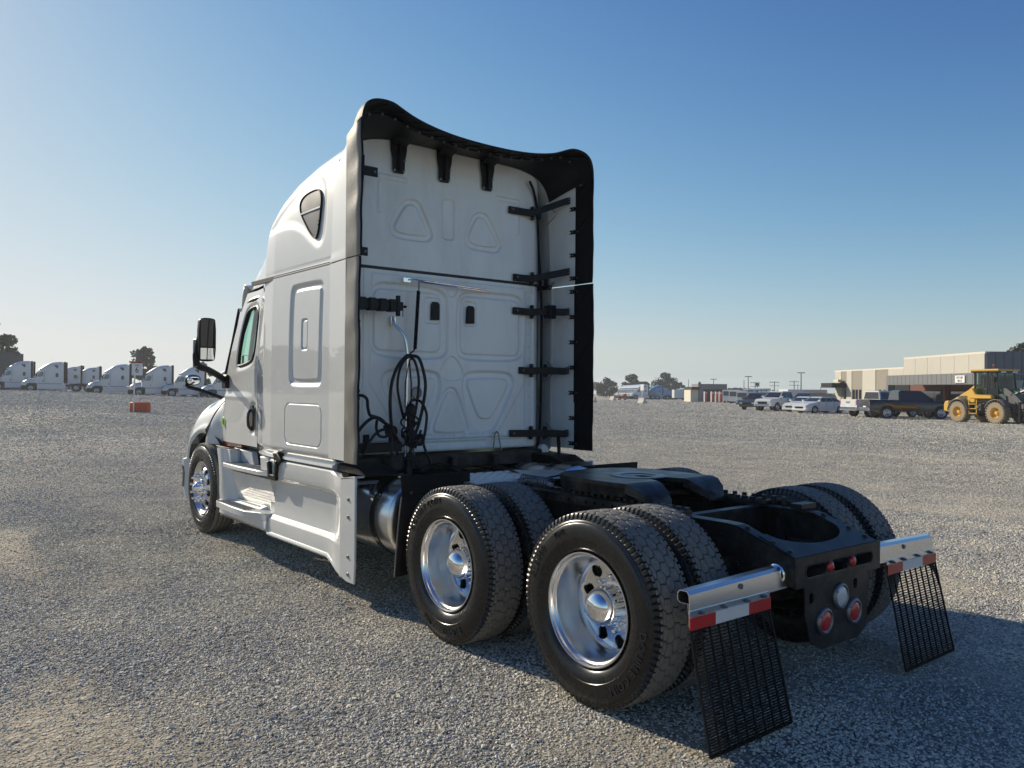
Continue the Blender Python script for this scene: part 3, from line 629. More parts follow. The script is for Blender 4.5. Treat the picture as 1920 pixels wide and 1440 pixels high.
# ---- cab: doors, cowl, windows
WIN = smooth_poly([(4.915, 2.49), (5.30, 2.485), (5.40, 2.38), (5.565, 1.90), (5.50, 1.875), (5.11, 1.915), (5.0, 1.975), (4.95, 2.15)], 2)
def door_front(z): return np.interp(z, [1.0, 1.35, 1.78, 2.56, 2.7], [5.98, 5.99, 5.95, 5.50, 5.42])
def cab_y(x, z):
    y = YB(x)-tumble(x, z)
    return y+.022*step(np.abs(z-1.55)-.02, .10)*np.clip((x-4.9)/.4, 0, 1)+.03*np.clip((1.52-z)/.25, 0, 1)*np.clip((x-5.0)/.8, 0, 1)
def door(s):
    nx, nz = 150, 200; A = np.zeros((nx, nz, 3)); z = np.linspace(1.055, 2.655, nz)
    for j, zz in enumerate(z):
        x = np.linspace(4.825, float(door_front(zz)), nx); A[:, j, 0] = x; A[:, j, 1] = cab_y(x, zz); A[:, j, 2] = zz
    c = (A[:-1, :-1]+A[1:, 1:])/2; m = sdf(c.reshape(-1, 3)[:, [0, 2]], WIN).reshape(c.shape[:2]) > .0
    r = relief(A.reshape(-1, 3)[:, [0, 2]], [(WIN, .02, .07, .03), (rrect(4.90, 5.06, 1.18, 1.50, .05), .02, .05, 0)])
    A[:, :, 1] -= r.reshape(nx, nz); A[:, :, 1] *= s
    mb = MB(); mb.grid(A, m); d = part('door', mb, WHITE, T, smooth=50)
    loop = [(x, s*(float(cab_y(x, zz))-.018), zz) for x, zz in WIN]
    mb = MB(); mb.tube(loop+loop[:1], .019, 8, False); part('window_seal', mb, BLACK, d)
    mb = MB(); mb.add([(x, s*(float(cab_y(x, zz))-.03), zz) for x, zz in WIN], [tuple(range(len(WIN)))]); part('window_glass', mb, GLASS, d, smooth=0)
    mb = MB(); mb.bar((5.34, s*1.0, 1.93), (5.20, s*.985, 2.47), .03, .035, (0, 1, 0)); part('window_divider', mb, BLACK, d)
    mb = MB()
    o = s*(float(cab_y(4.98, 1.34))+.012)
    pts = rrect(4.945, 5.035, 1.205, 1.475, .04); mb.prism(pts, o-s*.02, o+s*.006)
    h = part('door_handle', mb, BLACKG, d, bevel=.006)
    mb = MB(); mb.tube(spline([(4.985, o+s*.004, 1.225), (4.99, o+s*.032, 1.27), (4.99, o+s*.034, 1.38), (4.985, o+s*.01, 1.43)], 5), .014, 8); part('pull', mb, BLACKG, T if False else h)
    mb = MB(); mb.tube([(float(door_front(z_))+.004, s*(float(cab_y(float(door_front(z_)), z_))-.006), z_) for z_ in np.linspace(1.06, 2.6, 30)], .005, 5); part('door_gap', mb, GROOVE, d)
    mb = MB(); mb.tube([(4.815, s*(float(YB(4.815))-float(tumble(4.815, z_))-.006), z_) for z_ in np.linspace(1.03, 2.66, 20)], .006, 5); part('door_gap', mb, GROOVE, d)
    # amber marker and dark lower trim below the door
    mb = MB(); mb.prism([(6.02, 1.10), (5.42, 1.055), (5.42, 1.01), (6.0, 1.0)], s*.98, s*1.052); part('side_marker_lamp', mb, AMBER, T, bevel=.006)
    mb = MB(); mb.tube(spline([(6.34, s*1.10, 1.02), (6.1, s*1.08, .995), (5.8, s*1.085, .985), (5.45, s*1.085, .985)], 5), .017, 6); part('rocker_trim', mb, BLACK, T)
    mb = MB(); mb.grid(np.array([[(x, s*(float(YB(x))-.03-dy), z_) for z_, dy in ((1.06, 0), (1.02, .03), (.98, .09))] for x in np.linspace(4.70, 5.95, 12)])); part('door_rocker', mb, STEEL, T)
    # cowl side behind the hood gap
    n1, n2 = 24, 60; A = np.zeros((n1, n2, 3))
    for j, zz in enumerate(np.linspace(0, 1, n2)):
        for i in range(n1):
            u = i/(n1-1); zt = 1.80; z0_ = 1.01
            z_ = z0_+(zt-z0_)*zz; x0 = float(door_front(z_))+.008; x1 = 6.17+.13*np.clip((1.42-z_)/.35, 0, 1)+.03*np.clip((z_-1.5)/.3, 0, 1)
            x = x0+(x1-x0)*u; hH, hW = float(hoodH(6.2)), float(hoodW(6.2)); yh = hW*max(0, 1-((z_-.74)/(hH-.74))**3.3)**(1/3.3) if z_ < hH-.01 else .45
            yh = max(yh-.012, float(cab_y(x0, z_))-.16); uu = u*u*(3-2*u); yy_ = float(cab_y(x0, z_))*(1-uu)+yh*uu
            A[i, j] = (x, s*yy_, z_)
    mb = MB(); mb.grid(A); part('cowl_side', mb, WHITE, T, smooth=50)
    mb = MB(); mb.tube([(float(A[-1, j, 0])+.012, float(A[-1, j, 1])-s*.012, float(A[-1, j, 2])) for j in range(0, n2, 3)], .014, 6); part('hood_gap', mb, GROOVE, T)
    # A-pillar
    sec = [[(5.99, s*1.03, 1.74), (6.12, s*.99, 1.74), (6.12, s*.93, 1.76), (5.97, s*.97, 1.76)], [(5.76, s*.995, 2.15), (5.86, s*.955, 2.17), (5.83, s*.90, 2.17), (5.72, s*.94, 2.15)], [(5.50, s*.955, 2.58), (5.58, s*.91, 2.60), (5.55, s*.86, 2.60), (5.47, s*.90, 2.58)]]
    mb = MB(); mb.loft(sec); part('windscreen_pillar', mb, WHITE, T, bevel=.006)
    mb = MB(); mb.tube([(6.20, s*.955, 1.80), (5.98, s*.955, 2.16), (5.80, s*.95, 2.52)], .017, 6); part('wind_deflector', mb, BLACK, T)
    mb = MB(); mb.bar((5.80, s*.95, 2.36), (5.63, s*.94, 2.38), .015, .03); mb.bar((5.80, s*.95, 2.50), (5.58, s*.93, 2.53), .015, .03); part('deflector_bracket', mb, STEEL, T)
    # drip rail over the door
    mb = MB(); mb.tube(spline([(4.83, s*1.03, 2.575), (5.2, s*1.012, 2.57), (5.45, s*.98, 2.54), (5.60, s*.95, 2.46)], 6), .026, 6); part('door_top_seal', mb, BLACK, T)
    return d
dL = door(1); door(-1)
mb = MB(); mb.lathe([(.001, .004), (.040, .004), (.043, 0)], (0, 0, 0), 28, 'y'); stk = part('sticker', mb, mat('green_sticker', (.25, .68, .10), .4, vary=.3, vscale=25, dirt=(.78, .80, .22), dirt_amt=1, dscale=16), dL, label='round green and yellow sticker')
stk.location = (5.92, float(cab_y(5.92, 1.25))+.012, 1.27); stk.scale = (1, 1, 1.25)
mb = MB(); mb.box(-.006, .006, .0045, .0065, -.024, .024); mb.box(-.018, .006, .0045, .0065, -.006, .006); mb.box(-.018, -.010, .0045, .0065, -.022, .012); part('sticker_print', mb, BLACK, stk)
# windscreen + upper frame
def ws(u, v):     # u -1..1 across, v 0 bottom..1 top
    yb, yt = 1.0*u, .93*u; x = (6.22-.20*u*u)*(1-v)+(5.62-.10*u*u)*v
    return (x, yb*(1-v)+yt*v, 1.77*(1-v)+2.58*v)
mb = MB(); mb.grid([[ws(u, v) for v in np.linspace(0, 1, 9)] for u in np.linspace(-1, 1, 24)]); part('windscreen', mb, GLASS, T, smooth=60)
mb = MB(); mb.tube([ws(u, 1.0) for u in np.linspace(-1, 1, 24)], .03, 8); mb.tube([ws(u, 0) for u in np.linspace(-1, 1, 24)], .03, 8); mb.tube([ws(0, v) for v in (0, .5, 1)], .012, 6); part('windscreen_frame', mb, BLACK, T)
# sun visor
A = []
for u in np.linspace(-1, 1, 30):
    r = 1.0; x0 = 5.47-.06*u*u; A.append([(x0+.02, .95*u, 2.70), (x0+.14, .96*u, 2.76), (x0+.24-.05*u*u, .97*u, 2.77), (x0+.30-.05*u*u, .97*u, 2.64), (x0+.33-.05*u*u, .965*u, 2.53)])
mb = MB(); mb.grid(A); v = part('sun_visor', mb, WHITE2, T, smooth=60); sm_ = v.modifiers.new('s', 'SOLIDIFY'); sm_.thickness = .012
# interior
mb = MB(); mb.box(5.3, 6.0, -.93, .93, 1.05, 1.55); mb.box(5.72, 6.08, -.93, .93, 1.5, 1.74); mb.box(4.86, 5.7, -.96, .96, .95, 1.1); part('dashboard', mb, INTERIOR, T, bevel=.03)
for s in (1, -1):
    mb = MB(); mb.box(4.75, 5.1, s*.38, s*.85, 1.1, 1.55); mb.box(4.72, 4.86, s*.38, s*.85, 1.55, 2.12); mb.box(4.74, 4.82, s*.50, s*.72, 2.10, 2.28); part('seat', mb, INTERIOR, T, bevel=.04)
mb = MB(); mb.tube([(5.5+.06*math.sin(t), .62+.22*math.cos(t), 1.68+.2*math.sin(t)) for t in np.linspace(0, 2*PI, 24)], .015, 6); part('steering_wheel', mb, INTERIOR, T)
mb = MB(); mb.box(4.60, 4.64, -1.05, 1.05, 1.1, 2.66); mb.box(4.64, 5.5, -.93, .93, 2.64, 2.67); part('sleeper_curtain', mb, INTERIOR, T)
# hood and fenders
xs = np.r_[np.linspace(6.19, 6.9, 46), np.linspace(6.92, 7.42, 26)]; A = []
for x in xs:
    y, z = hood_sec(x); xo = np.full_like(y, x)
    lo = np.clip((1.42-z)/.35, 0, 1)
    if x < 6.6: xo = x+.12*lo*(6.6-x)/.41
    A.append(np.stack([xo, y, z], -1))
A = np.array(A)
bul = np.zeros(A.shape[:2]); dd = np.hypot(A[:, :, 0]-AX, A[:, :, 2]-.52)
A[:, :, 1] += np.sign(A[:, :, 1])*.022*step(np.abs(dd-.66)-.03, .05)*(A[:, :, 2] < 1.25)
mb = MB(); mb.grid(A); mb.loft([[tuple(p) for p in A[-1]], [(7.36, p[1]*.9, .74+(p[2]-.74)*.7) for p in A[-1]]], close=False); part('hood', mb, WHITE, T, smooth=40)
mb = MB(); mb.grid([[(AX+.60*math.cos(t), s_, .52+.60*math.sin(t)) for s_ in (.70, 1.095)] for t in np.linspace(-.1, PI+.1, 30)]); mb.grid([[(AX+.60*math.cos(t), -s_, .52+.60*math.sin(t)) for s_ in (.70, 1.095)] for t in np.linspace(-.1, PI+.1, 30)])
for s in (1, -1): mb.box(5.72, 6.92, s*.66, s*.70, .55, 1.14)
part('wheel_arch_liner', mb, BLACK, T)
# bumper
def bsec(u, sc=1.0):
    y = 1.17*math.sin(u); x = 6.98+.50*math.cos(u)**.8 if math.cos(u) > 0 else 6.98
    return [(x-.04, y*.97, .80), (x+.015, y, .78), (x+.02, y, .70), (x, y*.995, .62), (x, y, .45), (x-.05, y*.985, .32), (x-.10, y*.96, .30), (x-.10, y*.93, .78)]
mb = MB(); mb.loft([bsec(u) for u in np.linspace(-PI/2, PI/2, 40)]); part('bumper', mb, WHITE, T, smooth=40)
mb = MB(); mb.loft([[(p[0]+.006 if i in (2, 3, 4) else p[0], p[1]*1.003, p[2]) for i, p in enumerate(bsec(u)) if i in (2, 3, 4)]+[(bsec(u)[3][0]-.05, bsec(u)[3][1]*.97, .6)] for u in np.linspace(-PI/2, PI/2, 40)]); part('bumper_insert', mb, BLACK, T)
mb = MB(); mb.box(7.30, 7.40, -.45, .45, .80, 1.35); part('grille', mb, BLACK, T, bevel=.02)
for s in (1, -1):
    mb = MB(); mb.loft([[(7.0+.18*k, s*(1.13-.10*k-.1*k*k), .96+.02*k), (7.02+.18*k, s*(1.10-.10*k-.1*k*k), 1.10), (6.98+.18*k, s*(1.02-.1*k), 1.08), (6.98+.18*k, s*(1.0-.1*k), .96)] for k in (0, .5, 1, 1.4)]); part('headlight', mb, CLEAR, T)
# ---- mirrors
for s in (1, -1):
    mb = MB()
    mb.prism(smooth_poly([(s*1.265, 1.955), (s*1.265, 2.36), (s*1.30, 2.385), (s*1.415, 2.385), (s*1.445, 2.35), (s*1.445, 1.95), (s*1.41, 1.925), (s*1.30, 1.925)], 1), 5.60, 5.68, 'yz')
    m_ = part('door_mirror', mb, BLACK, T, bevel=.012, seg=2)
    mb = MB(); mb.loft([[(5.66, s*1.44, 1.86+z_), (5.72, s*1.47, 1.86+z_), (5.80, s*1.44, 1.86+z_), (5.78, s*1.40, 1.86+z_)] for z_ in (0, .1, .25, .30)]); part('mirror_shell', mb, RUBBER, m_, bevel=.008)
    mb = MB(); mb.box(5.594, 5.603, s*1.283, s*1.43, 2.08, 2.37); part('mirror_pane', mb, DARKGLASS, m_)
    mb = MB(); mb.box(5.592, 5.603, s*1.283, s*1.43, 1.945, 2.065); part('convex_pane', mb, MIRROR, m_)
    mb = MB(); p = spline([(5.66, s*1.42, 2.2), (5.68, s*1.45, 2.0), (5.70, s*1.42, 1.88), (5.76, s*1.30, 1.84), (5.84, s*1.16, 1.78), (5.90, s*1.05, 1.72)], 6)
    mb.tube(p, [.025]*6+[.035]*(len(p)-6), 10); part('mirror_arm', mb, BLACK, m_)
    mb = MB(); mb.box(5.84, 5.98, s*1.03, s*1.08, 1.64, 1.79); part('mirror_base', mb, BLACK, m_, bevel=.015)
    # hood mirror on a long arm
    mb = MB(); mb.loft([[(x_, s*(1.07+.085*math.cos(t)*k), 1.735+.062*math.copysign(abs(math.sin(t))**.6, math.sin(t))*k) for t in np.linspace(0, 2*PI, 24, endpoint=False)] for x_, k in ((6.99, 1.0), (7.02, 1.08), (7.06, .9), (7.08, .5))]); hm = part('hood_mirror', mb, BLACK, T, smooth=60)
    mb = MB(); mb.loft([[(x_, s*(1.07+.080*math.cos(t)*k), 1.735+.057*math.copysign(abs(math.sin(t))**.6, math.sin(t))*k) for t in np.linspace(0, 2*PI, 24, endpoint=False)] for x_, k in ((6.992, 1.0), (6.978, .6), (6.976, .05))]); part('hood_mirror_pane', mb, MIRROR, hm, smooth=60)
    mb = MB(); mb.tube(spline([(7.04, s*1.13, 1.70), (7.0, s*1.13, 1.655), (6.85, s*1.02, 1.61), (6.6, s*.90, 1.54), (6.45, s*.83, 1.50)], 6), .022, 8); part('hood_mirror_arm', mb, BLACK, hm)
# ---- side extenders: white panel, weathered rubber edge, straps
def ext(s):
    for z0, z1, fl_ in ((1.085, 2.669, 0.0), (2.681, 3.62, 0.0)):
        n = 30; out = []
        for u in np.linspace(0, 1, n):
            row = []
            for x, w in ((3.02, 0), (2.86, .5), (2.69, 1), (2.69, 1), (2.86, .5), (3.02, 0)):
                zt2 = z1 if z1 < 2.7 else float(np.interp(x, [2.69, 2.86, 3.02], [3.645, 3.565, 3.52])); z = z0+(zt2-z0)*u
                yb = 1.212 if z < 2.72 else min(1.212, roof_y(3.02, z)+.014); yt = 1.232+(.008*(z-1)/1.6 if z1 < 2.7 else -.010*max(0, (z-3.2)/.5)**2)
                y = yb*(1-w)+yt*w; k = len(row); row.append((x, s*(y-(.022 if k > 2 else 0)), z))
            out.append(row)
        mb = MB(); mb.loft(out); part('side_extender', mb, WHITE if s > 0 else WHITE2, T, smooth=40)
        out = []
        lo, hi = (1.075, 2.670) if z1 < 2.7 else (2.680, 3.70)
        for z in np.linspace(lo, hi, 40):
            w = .0035*math.sin(z*9)+.002*math.sin(z*23+1); bow = .012*math.sin((z-lo)/(hi-lo)*PI)
            off = .012 if z1 < 2.7 else 0.0
            zq = z
            def rz(x_): return zq if z1 < 2.7 else lo+(zq-lo)*(float(np.interp(x_, [2.455, 2.70], [3.735, 3.642]))-lo)/(hi-lo)
            out.append([(2.70, s*(1.237), z), (2.62, s*(1.240+w+off*.3), z), (2.53, s*(1.240+w*1.6+off*.7), z), (2.465-bow*.4, s*(1.236+w+off), z), (2.455-bow*.4, s*(1.222+w+off), z), (2.53, s*(1.218+w*1.6+off*.7), z), (2.62, s*(1.216+w), z), (2.70, s*1.212, z)]); out[-1] = [(a_, b_, rz(a_)) for a_, b_, c_ in out[-1]]
        mb = MB(); mb.loft(out); mb.m = [0]*len(mb.m)
        # outer faces weathered, inner faces and edge black
        mb.m = [0 if (i % 8) in (0, 1, 2) else 1 for i in range(len(mb.f)-2)]+[1, 1]
        r_ = part('extender_rubber', mb, [RUBBER, RUBBERK], T, smooth=60)
        mb = MB()
        for i in range(6):
            za = lo+(hi-lo)*(i+.1)/6; zb_ = lo+(hi-lo)*(i+.9)/6
            mb.bar((2.68, s*1.209, za if i % 2 else zb_), (2.49, s*1.214, zb_ if i % 2 else za), .006, .006)
        part('rubber_rib', mb, RUBBERK, r_)
        mb = MB()
        for i in range(7 if z1 < 2.7 else 5):
            z = lo+.06+(hi-lo-.12)*i/(6 if z1 < 2.7 else 4)
            mb.box(2.685, 2.73, s*1.19, s*1.212, z-.018, z+.018); mb.bar((2.735, s*1.187, z+.016), (2.72, s*1.187, z+.016), .006, .006)
            mb.box(2.73, 2.75, s*1.19, s*1.212, z+.010, z+.018); mb.box(2.73, 2.75, s*1.19, s*1.212, z-.018, z-.010)
        part('clip', mb, RUBBERK, T, label='small black clips along the fairing edge', stuff=True)
        mb = MB()
        for i in range(7 if z1 < 2.7 else 5):
            z = lo+.06+(hi-lo-.12)*i/(6 if z1 < 2.7 else 4); mb.cyl((2.70, s*1.19, z), (2.70, s*1.184, z), .009, .007, 8)
            if i % 2 == 0: mb.cyl((2.655, s*1.212, z), (2.655, s*1.204, z), .008, .006, 8)
        part('rivet', mb, STEEL, T, stuff=True)
ext(1); ext(-1)
for s in (1, -1):
    mb = MB(); mb.tube(spline([(2.975, s*.99, 1.06), (2.985, s*1.035, 1.4), (2.985, s*1.04, 2.4), (2.98, s*1.02, 2.66), (2.975, s*.99, 3.0), (2.965, s*.955, 3.40)]+([(2.95, -.90, 3.58), (2.93, -.83, 3.67)] if s < 0 else [(2.96, .95, 3.6)]), 8), .0125, 8); part('edge_seal', mb, RUBBERK, T)
# ---- roof fairing: white shell, rubber brim with raised ears
EARS = [(1.234, 3.66), (1.228, 3.75), (1.20, 3.835), (1.14, 3.885), (1.05, 3.905), (.95, 3.900), (.86, 3.865), (.75, 3.825), (.60, 3.790), (.40, 3.762), (.15, 3.748), (-.15, 3.748), (-.40, 3.762), (-.60, 3.790), (-.75, 3.825), (-.86, 3.865), (-.95, 3.900), (-1.05, 3.905), (-1.14, 3.885), (-1.20, 3.835), (-1.228, 3.75), (-1.234, 3.66)]
def ears(n=90, dy=0, dz=0):
    p = spline([(0, a, b) for a, b in EARS], 12); d = np.r_[0, np.cumsum([(p[i+1]-p[i]).length for i in range(len(p)-1)])]; q = np.linspace(0, d[-1], n)
    y = np.interp(q, d, [v.y for v in p]); z = np.interp(q, d, [v.z for v in p]); return y*(1-dy), z-dz
n = 90; yr, zr = roof_sec(3.05, n, dz=.012, dw=.012)
zc = 3.58; k = zr >= 3.50
yk, zk = yr[k], zr[k]; d = np.r_[0, np.cumsum(np.hypot(np.diff(yk), np.diff(zk)))]; q = np.linspace(0, d[-1], n); ys, zs_ = np.interp(q, d, yk), np.interp(q, d, zk)
ye, ze = ears(n)
def blend(t, dz=0.0, c=1.0): 
    b = t*t*(3-2*t); return ys*(1-b)*c+ye*b*c+ys*(1-c)*0, zs_*(1-b)+ze*b-dz+.02*math.sin(PI*t)
rows = []
for t in np.linspace(0, 1, 14):
    y, z = blend(t*.62); rows.append(np.stack([np.full(n, 3.05-(3.05-2.46)*t*.62), y, z], -1))
mb = MB(); mb.grid(rows); rf = part('roof_fairing', mb, WHITE, T, smooth=50); md = rf.modifiers.new('s', 'SOLIDIFY'); md.thickness = .012; md.offset = -1
rows = []
for t in np.linspace(.60, 1, 10):
    y, z = blend(t); rows.append(np.stack([np.full(n, 3.05-(3.05-2.46)*t), y*1.001, z+.004], -1))
top = rows[::-1]; 
for t in np.linspace(1, .60, 10):
    y, z = blend(t, .016, .984); rows.append(np.stack([np.full(n, 3.05-(3.05-2.46)*t-.002), y, z], -1))
mb = MB(); mb.grid(rows); rb_ = part('roof_brim', mb, RUBBERK, T, smooth=60)
# black liner under the shell, from the wall top up to the brim
rows = []
for t in np.linspace(.12, .72, 10):
    y, z = blend(t, .022+.008*(1-t), .985); rows.append(np.stack([np.full(n, 3.05-(3.05-2.46)*t), y, z], -1))
mb = MB(); mb.grid(rows); part('roof_liner', mb, BLACK, T, smooth=60)
# ribs and rivets below the brim
mb = MB(); mr_ = MB()
y7, z7 = blend(.72, .03, .97); y9, z9 = blend(.97, .022, .975)
mb.tube([(3.05-.59*.72, y7[i], z7[i]-.012) for i in range(6, n-6, 2)], .011, 6)
for i in range(9, n-8, 5): mb.bar((3.05-.59*.72, y7[i], z7[i]), (3.05-.59*.97, y9[min(n-1, i+3)], z9[min(n-1, i+3)]), .012, .010)
for i in range(8, n-7, 4): mr_.cyl((3.05-.59*.74, y7[i], z7[i]-.012), (3.05-.59*.74-.004, y7[i], z7[i]-.024), .011, .008, 8)
part('brim_ribs', mb, RUBBERK, rb_); part('brim_rivets', mr_, STEEL, rb_, stuff=True)
# hangers from wall to brim
for yc in (.61, .14, -.34):
    mb = MB(); w = .085
    mb.prism([(yc-w, 3.785), (yc-w*.93, 3.70), (yc-.062, 3.62), (yc-.060, 3.53), (yc-.045, 3.505), (yc+.045, 3.505), (yc+.060, 3.53), (yc+.062, 3.62), (yc+w*.93, 3.70), (yc+w, 3.785)], 2.955, 2.967, 'yz')
    mb.prism([(yc-.012, 3.775), (yc-.012, 3.53), (yc+.012, 3.53), (yc+.012, 3.775)], 2.925, 2.955, 'yz')
    mb.bar((2.96, yc, 3.745), (2.86, yc, 3.785), .15, .010)
    h = part('roof_bracket', mb, BLACK, T, bevel=.004)
    mb = MB()
    for a, b in ((-.045, 3.525), (.045, 3.525), (-.055, 3.62)): mb.cyl((2.955, yc+a, b), (2.946, yc+a, b), .011, .009, 8)
    part('bolt', mb, STEEL, h)
# straps on the right, ladder brackets on the left
for z, za, z_out in ((3.37, .60, 3.50), (2.73, .66, 2.81), (2.41, .66, 2.42), (1.84, .74, 1.845), (1.235, .63, 1.235)):
    mb = MB(); p = [(2.965, -za, z), (2.94, -.86, z-.005), (2.88, -.98, z+(z_out-z)*.35), (2.76, -1.14, z_out-.01), (2.74, -1.18, z_out)]
    sec = [[(x_+.006, y_, z_-.034), (x_-.012, y_, z_-.034), (x_-.012, y_, z_+.034), (x_+.006, y_, z_+.034)] for x_, y_, z_ in p]
    mb.loft(sec)
    mb.box(2.93, 2.965, -.90, -.87, z-.065, z+.065); mb.box(2.86, 2.90, -1.02, -.99, z-.062, z+.062) if z < 3.3 else mb.box(2.90, 2.93, -.95, -.91, z-.06, z+.06)
    if abs(z-2.41) < .01: mb.box(2.80, 2.86, -1.07, -.99, z-.065, z+.065)
    h = part('strap_bracket', mb, BLACK, T, bevel=.004)
    mb = MB()
    for y_, z_ in ((-za-.03, z), (-.885, z+.052), (-.885, z-.052)): mb.cyl((2.952, y_, z_), (2.925, y_, z_), .009, .007, 8)
    mb.cyl((2.74, -1.165, z_out+.014), (2.722, -1.165, z_out+.014), .008, .007, 8); mb.cyl((2.74, -1.165, z_out-.014), (2.722, -1.165, z_out-.014), .008, .007, 8)
    part('bolt', mb, STEEL, h)
    mb = MB(); mb.tube([(2.90, -1.03, z+.10), (2.85, -1.09, z+.02)], .004, 5); mb.tube([(2.90, -1.03, z-.10), (2.85, -1.09, z-.02)], .004, 5); part('strap_gusset', mb, STEEL, h)
mb = MB(); mb.bar((2.79, -1.10, 1.23), (2.80, -1.12, 1.02), .02, .03); part('strap_leg', mb, BLACK, T)
for z0, y1, n_ in ((2.345, .66, 5), (1.17, .66, 0)):
    mb = MB(); h_ = .045 if n_ else .05
    mb.box(2.78, 2.83, .66, 1.20, z0-h_*.8, z0+h_*.8)
    for i in range(n_): mb.box(2.765, 2.845, .73+i*.095, .79+i*.095, z0-.05, z0+.052)
    if n_: mb.box(2.76, 2.79, .70, .73, z0-.085, z0+.085); mb.cyl((2.80, .66, z0), (2.80, .62, z0), .012, n=8); mb.tube([(2.78, .665, z0-.02), (2.78, .665, z0-.09)], .004, 5)
    else:
        for y_ in (.74, .98): mb.box(2.80, 2.83, y_-.025, y_+.025, z0, z0+.11)
    part('hinge_bracket', mb, BLACK, T, bevel=.005)
for z0 in (3.43, 2.77):
    mb = MB(); mb.box(2.80, 2.812, .90, 1.2, z0-.04, z0+.04) if z0 > 3 else mb.box(2.80, 2.812, .985, 1.2, z0-.035, z0+.035); part('edge_bracket', mb, BLACK, T, bevel=.003)
    mb = MB(); mb.cyl((2.80, .93 if z0 > 3 else 1.01, z0), (2.792, .93 if z0 > 3 else 1.01, z0), .011, .008, 8); part('bolt', mb, STEEL, T)
# roof cap side windows
for s in (1, -1):
    pts = smooth_poly(ROOFWIN, 1)
    ring = [(x, s*(roof_y(x, z)-.006), z) for x, z in pts]
    cx_, cz_ = 3.50, 3.19
    mb = MB(); mb.add(ring+[(cx_, s*(roof_y(cx_, cz_)-.004), cz_)], [(i, (i+1) % len(ring), len(ring)) for i in range(len(ring))]); w = part('roof_window', mb, SMOKED, T, smooth=60)
    mb = MB(); mb.tube(ring+ring[:1], .009, 6, False); part('window_seal', mb, RUBBERK, w)
    mb = MB(); mb.bar((3.70, s*(roof_y(3.70, 3.20)+.000), 3.195), (3.305, s*(roof_y(3.31, 3.20)+.000), 3.195), .008, .014); part('window_bar', mb, WHITE2, w)
    mb = MB(); mb.ball((3.345, s*(roof_y(3.345, 3.07)-.014), 3.085), .010); mb.ball((3.345, s*(roof_y(3.345, 3.03)-.014), 3.05), .010); part('window_screws', mb, RUBBERK, w)
